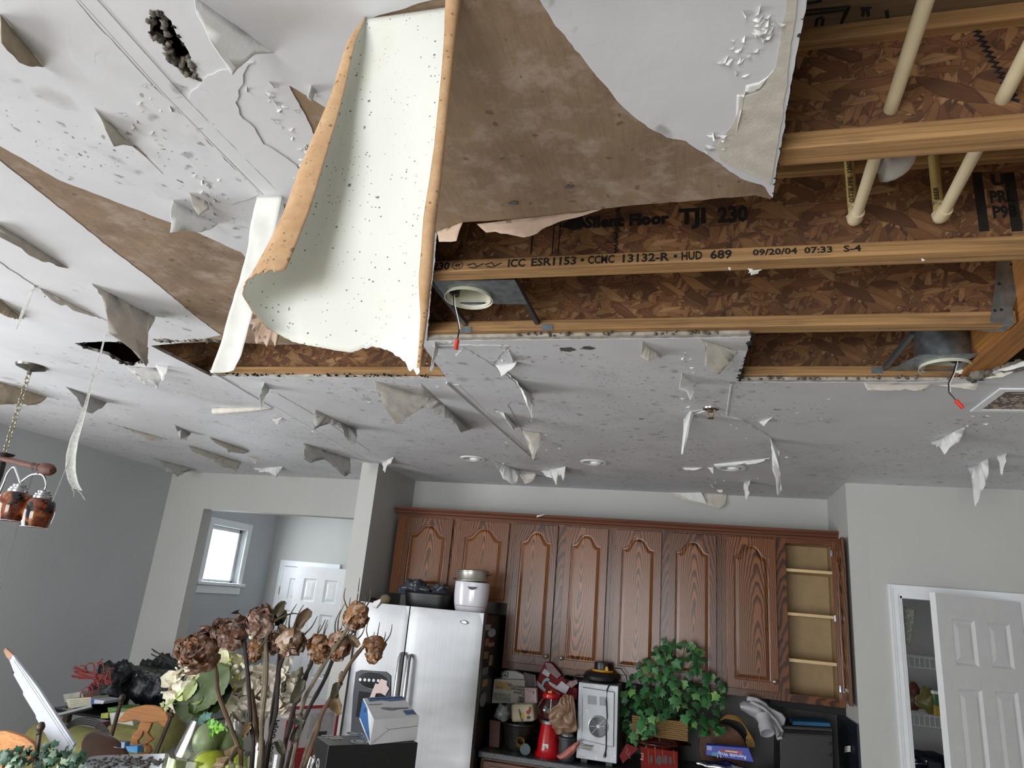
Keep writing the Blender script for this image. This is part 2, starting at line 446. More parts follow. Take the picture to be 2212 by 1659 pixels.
wall('wall_rear', [((XL, YREAR-.12, 0), (-3.6, YREAR, ZT)), ((-.2, YREAR-.12, 0), (XR, YREAR, ZT)), ((-3.6, YREAR-.12, 2.25), (-.2, YREAR, ZT))])
# foyer beyond the opening
XFL, YFB = -4.9, 7.47
w0, w1 = at(462, 1133, X=XFL), at(519, 1262, X=XFL)
wy0, wy1, wz0, wz1 = w0.y-.02, at(533, 1146, X=XFL).y, w1.z, at(462, 1133, X=XFL).z
wall('wall_foyer_left', [((XFL-.12, YF+.125, 0), (XFL, wy0, ZT)), ((XFL-.12, wy1, 0), (XFL, YFB+.1, ZT)), ((XFL-.12, wy0, 0), (XFL, wy1, wz0)), ((XFL-.12, wy0, wz1), (XFL, wy1, ZT))], M_WALLL)
wall('wall_foyer_back', [((XFL-.12, YFB, 0), (XCR, YFB+.12, ZT))])
wall('wall_foyer_right', [((XCR-.1, YF+.125, 0), (XCR, YFB, ZT))])
# ---------------------------------------------------------------- foyer window
wt = struct(G().b2((XFL-.01, wy0-.005, wz0-.03), (XFL+.03, wy1+.12, wz0)).build('window_1', M_TRIM))
def wpart(n, a, b, m=M_TRIM, par=None): return G().b2(a, b).build(n, m, par or wt, bevel=.004)
wpart('apron', (XFL, wy0-.06, wz0-.11), (XFL+.018, wy1+.07, wz0-.032))
wpart('sill', (XFL-.1, wy0-.09, wz0-.028), (XFL+.045, wy1+.11, wz0+.004))
wpart('casing', (XFL, wy1, wz0), (XFL+.022, wy1+.07, wz1+.07))
wpart('casing', (XFL, wy0-.07, wz0), (XFL+.022, wy0, wz1+.07))
wpart('casing', (XFL, wy0-.07, wz1), (XFL+.024, wy1+.07, wz1+.072))
wpart('sash', (XFL-.09, wy0, wz0), (XFL-.06, wy0+.035, wz1)); wpart('sash', (XFL-.09, wy1-.035, wz0), (XFL-.06, wy1, wz1))
wpart('sash', (XFL-.09, wy0, wz1-.04), (XFL-.06, wy1, wz1)); wpart('sash', (XFL-.09, wy0, wz0), (XFL-.06, wy1, wz0+.03))
wpart('pane', (XFL-.078, wy0+.03, wz0+.02), (XFL-.074, wy1-.03, wz1-.03), M_GLASS)
bl = Nt('window_blind_glow'); bl.col((.9, .93, .95)); bl.set(Emission_Strength=4.2, Emission_Color=bl.ramp(bl.noise(bl.coord((1, 1, 1)), 1.5), [(.3, (.86, .94, 1)), (.7, (.95, .98, 1))]))
wpart('backlit_blind', (XFL-.118, wy0, wz0), (XFL-.112, wy1, wz1), bl.m)
# ---------------------------------------------------------------- the ragged ceiling
def W3(p, z=ZC): return Vector((p[0], p[1], z))
def PX(l, z=ZC):
    return [Vector((p[0][0], p[0][1], z)) if isinstance(p[0], tuple) else at(p[0], p[1], Z=z) for p in l]
def ragged(loop, step=.02, amp=.003, seed=0):
    out = []
    for i, a in enumerate(loop):
        b = loop[(i+1) % len(loop)]; L = (b-a).length
        k = max(1, min(90, int(L/step))); n = Vector((-(b-a).y, (b-a).x, 0)).normalized() if L > 1e-6 else Vector()
        for j in range(k):
            p = a.lerp(b, j/k)
            q = p*37+Vector((seed, seed, 0))
            d = noise.noise(q)+.6*noise.noise(q*2.7)
            out.append(p+n*d*amp*(1 if L > .02 else .3))
    return out
FAR = [(2160, 800), (2100, 822), (1950, 827), (1800, 826), (1595, 826), (1622, 728), (1500, 731), (1200, 734), (922, 737)]
NEAR = [(944, 505), (1000, 482), (1100, 476), (1230, 462), (1300, 452), (1450, 438), (1630, 424), (1665, 432)]
OUTW = [((.149, .2),), ((3.0, .2),), ((3.0, 2.6),), ((1.3, 2.6),)]
holeA = OUTW+FAR+[(930, 640)]+NEAR
gapA = [(325, 747), (400, 742), (480, 738), (590, 746), (700, 744), (800, 745), (908, 742), (965, 820), (700, 815), (455, 814)]
hole1 = [(322, 40), (345, 25), (370, 45), (385, 80), (405, 110), (415, 135), (428, 170), (405, 165), (375, 140), (360, 110), (345, 90), (325, 78)]
hole2 = [(160, 741), (220, 738), (300, 740), (322, 752), (318, 782), (290, 790), (262, 785), (235, 768), (190, 755)]
outer = [Vector((XL, YREAR, 0)), Vector((XR, YREAR, 0)), Vector((XR, 6.1, 0)), Vector((XCR, 6.1, 0)), Vector((XCR, YFB, 0)), Vector((XL-.08, YFB, 0)), Vector((XL-.08, YF, 0)), Vector((XL, YF, 0))]
def lay(z): return [Vector((p.x, p.y, z)) for p in outer]
ZA = ZC+.0016
def ragz(l, z, step, amp, seed): return [Vector((p.x, p.y, z)) for p in ragged(PX(l), step, amp, seed)]
board = G().plate(lay(ZA), [ragz(holeA, ZA, .02, .004, 1), ragz(gapA, ZA, .02, .004, 2), ragz(hole1, ZA, .012, .006, 3), ragz(hole2, ZA, .012, .006, 4)], (0, 0, .0125), sides=1)
board_o = struct(board.build('ceiling', [M_KRAFT, plain('gypsum_core_edge', '#aba69e', .9, var=.3, scale=30, bump=.003)]))
brownM = OUTW+FAR+[(930, 640), (944, 505), (800, 420), (692, 322), (660, 250), (625, 185), (715, 240), (790, 42), (1000, -20), (1140, -40), (1165, 0), (1200, 55), (1260, 127), (1340, 226), (1400, 276), (1440, 297), (1480, 305), (1530, 337), (1600, 385), (1655, 404), (1667, 428)]
brownL = [(-60, 290), (0, 315), (130, 390), (300, 455), (420, 500), (520, 545), (570, 600), (640, 640), (800, 690), (908, 738), (966, 819), (700, 816), (455, 813), (325, 747), (400, 740), (478, 724), (430, 690), (330, 606), (230, 530), (130, 450), (60, 395), (0, 347), (-60, 310)]
face = G().plate(lay(ZC), [ragz(brownM, ZC, .012, .003, 11), ragz(brownL, ZC, .012, .003, 12), ragz(hole1, ZC, .012, .004, 5), ragz(hole2, ZC, .012, .004, 6)], (0, 0, .0014))
CEIL = struct(face.build('ceiling', M_CEIL))
# crumbled edges of the two small holes
def crust(loop, name, k, rr, seed, mat):
    rnd = random.Random(seed); P = PX(loop); g = G()
    for i in range(k):
        a = rnd.randrange(len(P)); p = P[a].lerp(P[(a+1) % len(P)], rnd.random())
        r = rr*rnd.uniform(.5, 1.3)
        g.ball(p+Vector((rnd.uniform(-.5, .5)*rr, rnd.uniform(-.5, .5)*rr, rnd.uniform(.0, .012))), r, 8, (1, 1, .7), jit=1.1, sd=i)
    return g.build(name, mat, CEIL, smooth='all', kind='stuff')
crust(hole1[8:]+hole1[:2], 'crumbled_edge', 90, .006, 1, M_GYP); crust(hole1[5:9], 'crumbled_edge', 70, .006, 2, M_GYP); crust(hole1, 'crumbled_edge', 60, .004, 22, M_MOULD)
crust(hole2, 'crumbled_edge', 30, .009, 3, M_MOULD)
crust([(1595, 826), (1622, 728)], 'crumbled_edge', 26, .010, 4, M_MOULD)
crust([(1100, 727), (1620, 720)], 'crumbled_edge', 40, .006, 5, M_GYP)
crust([(460, 811), (960, 815)], 'crumbled_edge', 60, .006, 6, M_MOULD)
crust([(2100, 818), (2160, 800), (2215, 790)], 'crumbled_edge', 30, .018, 7, M_GYP)
crust([(1600, 820), (2090, 818)], 'crumbled_edge', 40, .006, 8, M_GYP)
crust([(330, 735), (470, 735)], 'crumbled_edge', 30, .014, 9, M_GYP)
# taped drywall seams: paired ridges along the room's depth
def ridge(pxs, wdt, ht, name='tape_seam', mat=M_CEIL):
    g = G(); P = PX(pxs); L = len(P)
    for i in range(L-1):
        a, b = P[i], P[i+1]; n = Vector((-(b-a).y, (b-a).x, 0)).normalized()*wdt/2
        lo = [a-n, b-n, b+n, a+n]; m = [a-n*.4, b-n*.4, b+n*.4, a+n*.4]
        g.hexa([p+Vector((0, 0, .001)) for p in lo], [p-Vector((0, 0, ht)) for p in m])
    return g.build(name, mat, CEIL)
ridge([(170, -20), (380, 210), (588, 418)], .075, .0012)
ridge([(152, -20), (360, 210), (566, 420)], .010, .0018); ridge([(192, -20), (400, 212), (606, 420)], .008, .0018)
ridge([(470, 812), (600, 883), (800, 1000)], .06, .003); ridge([(455, 800), (590, 880)], .012, .006)
ridge([(985, 830), (1080, 920), (1155, 990)], .05, .003); ridge([(965, 825), (1155, 992)], .008, .010)
ridge([(1580, 830), (1562, 950), (1550, 1012)], .012, .003)
# a sealed deck above the joists
struct(G().box((-.7, 1.6, 3.062), (8.8, 12.6, .022)).build('subfloor', M_SUBFL))
# ---------------------------------------------------------------- floor joists in the torn-open bay
JB, JH, JW, FH = 2.755, .296, .0595, .038
def joist(yf, lab, x0=-4.8, x1=.9):
    t = thing('floor_joist', lab, 'joist', (x0, yf+JW/2, JB), group=None)
    yc = yf+JW/2
    fl = G().b2((x0, yf, JB), (x1, yf+JW, JB+FH)).build('bottom_flange', M_FLANGE, t, bevel=.003)
    G().b2((x0, yc-.005, JB+FH-.008), (x1, yc+.005, JB+JH-FH+.008)).build('web', M_OSB, t)
    G().b2((x0, yf, JB+JH-FH), (x1, yf+JW, JB+JH)).build('top_flange', M_FLANGE, t, bevel=.003)
    return t, fl
JD, JDf = joist(1.257, 'wooden I-joist nearest the camera, crossing over the pipe elbows')
JC, JCf = joist(1.722, 'wooden I-joist with black code stamps along its lower edge')
JBB, JBf = joist(2.177, 'wooden I-joist ending in a steel strap hanger at the right')
JA, JAf = joist(2.664, 'wooden I-joist at the far edge of the torn ceiling, its lower edge against the drywall')
BX = .905
G().b2((BX, .25, JB), (BX+.09, 4.5, JB+JH)).build('support_beam', M_BEAM)
tag(bpy.data.objects['support_beam'], 'orange-brown laminated beam the joist ends hang from', 'beam')
# stamps
INK = plain('black_stamp_ink', '#17120e', .9, var=.4, scale=60)
def text(parent, s, p, size, ux, uz, name='lettering', mat=INK, ext=.0004, align='LEFT', sx=1.0, shear=0, bold=.012):
    """flat lettering as a mesh; ux = reading direction, uz = up direction of the letters"""
    c = bpy.data.curves.new('lettering', 'FONT'); c.body = s; c.size = size; c.align_x = align; c.extrude = ext; c.offset = bold*size; c.resolution_u = 2; c.shear = shear
    o = bpy.data.objects.new('lettering', c); COL.objects.link(o)
    dg = bpy.context.evaluated_depsgraph_get(); me = bpy.data.meshes.new_from_object(o.evaluated_get(dg))
    bpy.data.objects.remove(o)
    ux = Vector(ux).normalized(); uz = Vector(uz).normalized(); un = ux.cross(uz)
    b = OFF.get(parent.name, Vector()) if parent is not None else Vector()
    for v in me.vertices:
        q = Vector(p)+ux*v.co.x*sx+uz*v.co.y+un*v.co.z
        v.co = q-b
    r = bpy.data.objects.new(name, me); COL.objects.link(r); me.materials.append(mat)
    if parent is not None: r.parent = parent
    return r
yC = 1.7218
def xs(px, py, y): return at(px, py, Y=y).x
fz = JB+.008
def stamp(s, x0, x1, par=JCf, y=yC, z=fz, size=.034, ht=1):
    o = text(par, s, (x0, y, z), size, (1, 0, 0), (0, 0, 1), 'stamp_lettering', bold=.03)
    xsv = [v.co.x for v in o.data.vertices]; L = max(xsv)-min(xsv); m = min(xsv); b = OFF[par.name].x
    for v in o.data.vertices: v.co.x = (v.co.x-m)*(x1-x0)/L+x0-b
    return o
stamp('230', xs(936, 570, yC), xs(972, 568, yC))
stamp('ICC', xs(1098, 563, yC), xs(1135, 562, yC)); stamp('ESR1153', xs(1148, 562, yC), xs(1245, 558, yC))
stamp('CCMC', xs(1270, 557, yC), xs(1327, 556, yC)); stamp('13132-R', xs(1345, 555, yC), xs(1446, 552, yC))
stamp('HUD', xs(1472, 550, yC), xs(1517, 548, yC)); stamp('689', xs(1534, 548, yC), xs(1581, 545, yC))
stamp('09/20/04', xs(1626, 543, yC), xs(1722, 540, yC), size=.024, z=JB+.013); stamp('07:33', xs(1737, 540, yC), xs(1798, 537, yC), size=.024, z=JB+.013); stamp('S-4', xs(1822, 535, yC), xs(1860, 534, yC), size=.024, z=JB+.013)
g = G()
for px in (1258, 1459): g.lathe([(.0, 0), (.005, 0), (.005, .0006), (0, .0006)], (xs(px, 557, yC), yC, fz+.012), 10, R=rx(math.pi/2))
c0 = (xs(989, 567, yC), yC, fz+.012)
g.tube([(c0[0]+.016*math.cos(a), yC, c0[2]+.013*math.sin(a)) for a in [i*math.pi/8 for i in range(17)]], .0012, 4)
for k in range(2):
    xa = xs(1010+k*38, 567, yC)
    g.tube([(xa, yC, fz+.010), (xa+.02, yC, fz+.016), (xa+.03, yC, fz+.004), (xa+.05, yC, fz+.014)], .002, 4)
    g.tube([(xa+.006, yC, fz+.004), (xa+.02, yC, fz+.001), (xa+.03, yC, fz+.002)], .0016, 4)
g.build('stamp_marks', INK, JCf, kind='stuff')
stamp('49', c0[0]-.009, c0[0]+.009, size=.016, z=c0[2]-.006)
yW = 1.722+JW/2-.0055
JCw = [o for o in JC.children if o.name.startswith('web')][0]
def wstamp(s, p0, p1, size, z=None, **k):
    a, b = at(*p0, Y=yW), at(*p1, Y=yW)
    o = text(JCw, s, (a.x, yW, a.z), size, (1, 0, 0), (0, 0, 1), 'web_lettering', bold=.045, **k)
    m = min(v.co.x for v in o.data.vertices); L = max(v.co.x for v in o.data.vertices)-m
    for v in o.data.vertices: v.co.x = (v.co.x-m)*(b.x-a.x)/L+a.x-OFF[JCw.name].x
wstamp('Silent Floor', (1262, 492), (1446, 484), .050); wstamp('TJI', (1466, 484), (1524, 480), .066); wstamp('230', (1550, 480), (1616, 474), .066)
g = G()
a = at(1240, 495, Y=yW); g.ball(a+Vector((0, 0, .02)), .03, 10, (1.1, .02, .8), jit=.6)
for x0 in (1195, 1208, 1150): g.b2(at(x0, 548, Y=yW)-Vector((.002, .0004, 0)), at(x0, 480, Y=yW)+Vector((.002, 0, 0)))
z0 = at(1330, 545, Y=yW)
pts = []
for i in range(34): pts.append((z0.x+(.004 if i % 2 else -.004)*(1+.6*math.sin(i*1.7)), yW, z0.z+i*.0052))
g.tube(pts, .003, 4)
for i in range(7): g.b2((z0.x-.035+.004*i, yW-.0004, z0.z+.03+.005*i), (z0.x+.004, yW, z0.z+.032+.005*i))
g.build('web_ink_marks', INK, JCw, kind='stuff')
# web marks on the far right of the stamped joist, and the stamp on the near joist
for k, (s, x, y) in enumerate((('UF', 2142, 400), ('PRL', 2140, 437), ('P98', 2146, 470))):
    wstamp(s, (x, y), (x+52, y-4), .045)
g = G(); 
for x in (2118, 2188): g.b2(at(x, 500, Y=yW)-Vector((.0025, .0004, 0)), at(x, 372, Y=yW)+Vector((.0025, 0, 0)))
g.build('web_ink_marks', INK, JCw, kind='stuff')
yD = 1.2568
JDt = [o for o in JD.children if o.name.startswith('top_flange')][0]
JDw = [o for o in JD.children if o.name.startswith('web')][0]
yDw = 1.257+JW/2-.0055
g = G(); p0 = at(2108, 65, Y=yDw)
g.tube([(p0.x+(.006 if i % 2 else -.006)+.0018*i, yDw, p0.z-i*.0066) for i in range(28)], .004, 4)
g.tube([(p0.x-.02, yDw, p0.z+.004), (p0.x+.012, yDw, p0.z)], .003, 4)
g.build('web_ink_marks', INK, JDw, kind='stuff')
# deck stamp (rectangle with an arch and bars)
sub = bpy.data.objects['subfloor']; zs = 3.0508
def dk(px, py): q = at(px, py, Z=zs); return q
g = G()
for a, b in (((1738, 24), (1835, 14)), ((1835, 14), (1818, 50)), ((1740, 32), (1828, 22)), ((1828, 22), (1818, 50)), ((1740, 8), (1775, 2)), ((1915, 22), (1918, 40)), ((1866, 18), (1864, 34)), ((1874, 18), (1876, 34)), ((1858, 18), (1882, 17))):
    g.tube([dk(*a), dk(*b)], .0035, 4)
g.tube([dk(1763, 55), dk(1766, 40), dk(1774, 37), dk(1779, 42), dk(1776, 54)], .0035, 4)
g.build('deck_stamp', INK, sub, kind='stuff')
# ---------------------------------------------------------------- strap hanger, pipes, drain
t = thing('joist_hanger', 'grey galvanised strap hanger wrapped round the joist end at the beam', 'hanger', (BX-.06, 2.17, JB))
def YZ(px, py, y): return at(px, py, Y=y)
y0 = 2.172
pl = [YZ(2153, 556, y0), YZ(2196, 556, y0), YZ(2196, 640, y0), YZ(2187, 665, y0), YZ(2190, 690, y0), YZ(2140, 690, y0), YZ(2142, 664, y0), YZ(2150, 610, y0)]
G().prism(pl, (0, -.002, 0)).build('strap', M_GALV, t)
a, b = YZ(2140, 690, y0), YZ(2190, 690, y0)
G().add([a, b, b+Vector((0, .075, -.006)), a+Vector((0, .075, -.006)), a+Vector((0, 0, -.008)), b+Vector((0, 0, -.008)), b+Vector((0, .075, -.008)), a+Vector((0, .075, -.008))], [(0,1,2,3),(7,6,5,4),(0,4,5,1),(1,5,6,2),(2,6,7,3),(3,7,4,0)]).build('seat_plate', M_GALV, t)
for px, py in ((2149, 671), (2163, 669), (2158, 613), (2185, 571)):
    G().ball(YZ(px, py, y0-.003), .005, 8, (1, .4, 1)).build('nail_head', M_BLACKM, t)
M_CPVC = plain('cream_cpvc', '#cfc0a0', .45, var=.06)
M_CPVCY = plain('yellowed_cpvc', '#b9a062', .5, var=.1)
def wpipe(ex, ey, tx, ty, rx_, ry_, lab, ink):
    zp = 2.845
    e = at(ex, ey, Z=zp); q = at(tx, ty, Z=zp)
    d = (q-e); far = e+d*1.4
    t = thing('water_pipe', lab, 'pipe', e)
    G().tube([far, e+d.normalized()*.02], .0135, 12).build('long_run', M_CPVC, t, smooth=True)
    up = at(rx_, ry_, Y=e.y)
    up = Vector((e.x+(up.x-e.x)*.3, e.y, 3.03))
    G().tube([e+Vector((0, 0, .02)), up], .0125, 12).build('riser', M_CPVCY, t, smooth=True)
    eg = G(); D = d.normalized()
    eg.tube([e+D*.05, e+D*.018, e+D*.006+Vector((0, 0, .004)), e+Vector((0, 0, .018)), e+Vector((0, 0, .045))], [.0175, .0175, .0175, .0175, .017], 12)
    eg.build('elbow', M_CPVC, t, smooth=True)
    text(t, ink, e+Vector((.0, -.0129, .05)), .016, (0, 0, 1), (-1, 0, 0), 'pipe_lettering')
wpipe(1845, 480, 2000, 0, 1830, 350, 'cream water pipe crossing the joists, left one of the pair', 'OTTIE PIPE  1200S')
wpipe(2030, 475, 2199, 150, 2018, 335, 'cream water pipe crossing the joists, right one of the pair', 'BBER')
t = thing('drain_pipe', 'white plastic drain elbow with a blue ring between the joists', 'pipe', at(1930, 360, Y=1.44))
c = at(1938, 352, Y=1.53); M_PVC = plain('white_pvc', '#c9c8c6', .4, var=.05)
G().tube([c+Vector((.03, .0, .2)), c+Vector((.006, 0, .045))], .030, 18).build('pipe_run', M_PVC, t, smooth=True)
arc = [c+Vector((.006, 0, .055))]+[c+Vector((-.034+.040*math.cos(q), -.003*q, .030-.040*math.sin(q))) for q in [i*math.pi/14 for i in range(8)]]
e = G(); e.tube(arc+[arc[-1]+Vector((-.02, 0, 0))], [.0355]+[.0365]*7+[.036, .034], 20); e.build('elbow', M_PVC, t, smooth='all')
G().tube([c+Vector((.006, 0, .044)), c+Vector((.006, 0, .050))], .0372, 18).build('cement_ring', plain('blue_pipe_cement', '#3a4a8c', .4), t, smooth=True)
# ---------------------------------------------------------------- recessed light housings in the open bay
M_CANIN = plain('cream_can_lining', '#cfcdbb', .4, var=.06)
RED = plain('red_connector', '#e03a2c', .4)
def bar(a, b, w_=.014, h=.018):
    a = Vector(a); b = Vector(b); d = (b-a).normalized(); s = d.cross(Vector((0, 0, 1))).normalized()*w_/2; u = Vector((0, 0, h/2))
    return ([a-s-u, a+s-u, a+s+u, a-s+u], [b-s-u, b+s-u, b+s+u, b-s+u])
def can(c, plate, bars, clips, wire, lab, r=.082, drum=False):
    z = c.z
    t = thing('recessed_light', lab, 'light housing', c)
    hole = [c+Vector((r*math.cos(a), r*math.sin(a), 0)) for a in [i*2*math.pi/28 for i in range(28)]]
    G().plate(plate, [hole], (0, 0, .003)).build('mounting_plate', M_GALV, t)
    G().lathe([(r+.004, -.012), (r+.007, -.012), (r+.003, 0), (r, .02), (r, .13), (r-.004, .13), (r-.004, .02), (r, -.008)], c, 28, caps=False).build('can_liner', M_CANIN, t, smooth=True)
    G().lathe([(0, .13), (r, .13), (r, .135), (0, .135)], c, 28).build('can_top', M_CANIN, t)
    if drum: G().lathe([(r+.012, .004), (r+.012, .17), (0, .17)], c+Vector((0, 0, 0)), 24, caps=False).build('can_drum', M_GALV, t, smooth=True)
    for a, b in bars:
        g = G(); g.hexa(*bar(a, b)); g.build('hanger_bar', plain('dark_hanger_steel', '#5d6264', .45, .8), t)
    for q in clips:
        G().b2(Vector(q)-Vector((.02, .001, .012)), Vector(q)+Vector((.02, .001, .012))).build('bar_foot', M_GALV, t)
    G().lathe([(.020, -.0), (.022, .03), (.014, .034)], wire[0]+Vector((0, 0, -.006)), 14).build('lamp_socket', M_BLACK, t, smooth=True)
    lead = G().tube(wire, .0023, 6); lead.build('black_lead', M_BLACK, t, smooth=True)
    G().tube([p+Vector((.004, -.002, .0)) for p in wire[:-1]], .0017, 6).build('white_lead', M_WHITE, t, smooth=True)
    e = wire[-1]; d = (wire[-1]-wire[-2]).normalized()
    Rm = d.to_track_quat('Z', 'Y').to_matrix()
    G().box(e+d*.014, (.016, .010, .034), Rm).build('plug', RED, t, bevel=.002)
    return t
z1 = 2.772
c1 = at(1013, 640, Z=z1)
P1 = [at(935, 607, Z=z1), at(1112, 605, Z=z1), at(1140, 658, Z=z1), at(985, 672, Z=z1)]
P1[3] = P1[0]+(P1[2]-P1[1])*.92
yBf = 2.176
w0 = at(978, 646, Z=z1)+Vector((0, 0, .0)); yw = w0.y
wire1 = [w0+Vector((0, 0, .02)), at(981, 660, Y=yw), at(988, 690, Y=yw), at(992, 712, Y=yw), at(988, 735, Y=yw)]
can(c1, P1, [(at(1112, 605, Z=z1+.01), at(1166, 706, Z=z1+.01)), (at(935, 607, Z=z1+.01), at(1016, 712, Z=z1+.01))], [at(1007, 713, Y=yBf-.001), at(1182, 707, Y=yBf-.001)], wire1, 'recessed light can with cream lining under the stamped joist', r=.072)
c2 = at(2042, 790, Z=z1)
P2 = [at(1918, 805, Z=z1), at(1985, 768, Z=z1), at(2120, 765, Z=z1), at(2090, 800, Z=z1)]
P2[3] = P2[0]+(P2[2]-P2[1])
w0 = at(2068, 786, Z=z1); yw = w0.y
wire2 = [w0+Vector((0, 0, .015)), at(2060, 805, Y=yw), at(2049, 828, Y=yw), at(2050, 848, Y=yw), at(2066, 866, Y=yw)]
can(c2, [P2[0]-Vector((0, .02, 0)), P2[1]-Vector((0, .0, 0)), P2[2], P2[3]-Vector((0, .02, 0))], [(at(1905, 803, Z=z1+.01), at(1972, 718, Z=z1+.01)), (at(2110, 772, Z=z1+.01), at(2160, 727, Z=z1+.01))], [at(1895, 800, Y=2.662)], wire2, 'recessed light can hung at the right end of the open bay by the beam', r=.078, drum=True)
# ---------------------------------------------------------------- paint and paper peeling off the ceiling
def flap(pts, mat=None, hang=True, name='paint_flap', amp=.004, parent=CEIL, th=.0009, curl=.012, cuts=2, lab=None, seed=None):
    """a torn tongue of paint: its first two points stay on the ceiling, the rest droops below the tear"""
    mat = mat or M_FLAP
    zc = ZC-.0005
    P = [at(x, y, Z=zc) for x, y in pts]
    a, b = P[0], P[1]; e = (b-a); e.z = 0; e.normalize()
    mid = (a+b)/2; v = (mid-CAMP); v.z = 0; v.normalize()
    n = Vector((-e.y, e.x, 0))
    if n.dot(v) < 0: n = -n
    if n.dot(v) < .6: n = (n+v*1.2).normalized()
    out = [a, b]
    for (x, y), q in zip(pts[2:], P[2:]):
        h = atp(x, y, mid, n)
        if h.z > zc or (h-CAMP).dot(v) < .2 or (h-mid).length > 1.2: h = q
        out.append(h)
    sd = seed if seed is not None else pts[0][0]*.13+pts[0][1]*.07
    lp = []
    for i, p in enumerate(out):
        q = out[(i+1) % len(out)]
        L = (q-p).length; k = max(1, min(12, int(L/.013)))
        for j in range(k):
            w_ = p.lerp(q, j/k)
            if i != 0 and j: 
                d = noise.noise(w_*45+Vector((sd, 0, 0)))*min(L, .09)*.13
                w_ = w_+(q-p).cross(n).normalized()*d
            lp.append(w_)
    bm = bmesh.new(); vs = [bm.verts.new(p) for p in lp]
    try: bm.faces.new(vs)
    except Exception: pass
    bmesh.ops.triangulate(bm, faces=bm.faces[:])
    bmesh.ops.subdivide_edges(bm, edges=bm.edges[:], cuts=cuts, use_grid_fill=True)
    for q in bm.verts:
        dr = max(0, ZC-q.co.z)
        d = noise.noise(q.co*16+Vector((sd, 5, 1)))*amp*min(1, dr*16)+curl*(dr/.08)**2*.35*(1 if int(sd) % 2 else -1)
        q.co += n*max(-.03, min(.03, d))
        if q.co.z > ZC-.0004: q.co.z = ZC-.0004
    c = sum((p for p in out), Vector())/len(out)
    b0 = OFF.get(parent.name, Vector()) if parent is not None else Vector((mid.x, mid.y, ZC))
    for q in bm.verts: q.co -= b0
    me = bpy.data.meshes.new(name); bm.to_mesh(me); bm.free()
    for p in me.polygons: p.use_smooth = True
    o = bpy.data.objects.new(name, me); COL.objects.link(o); me.materials.append(mat)
    if parent is not None: o.parent = parent
    else: o.location = b0
    s = o.modifiers.new('solid', 'SOLIDIFY'); s.thickness = th; s.offset = 0
    return o
F, FC, FT, FG = M_FLAP, M_FLAPC, M_FLAPT, M_FLAPG
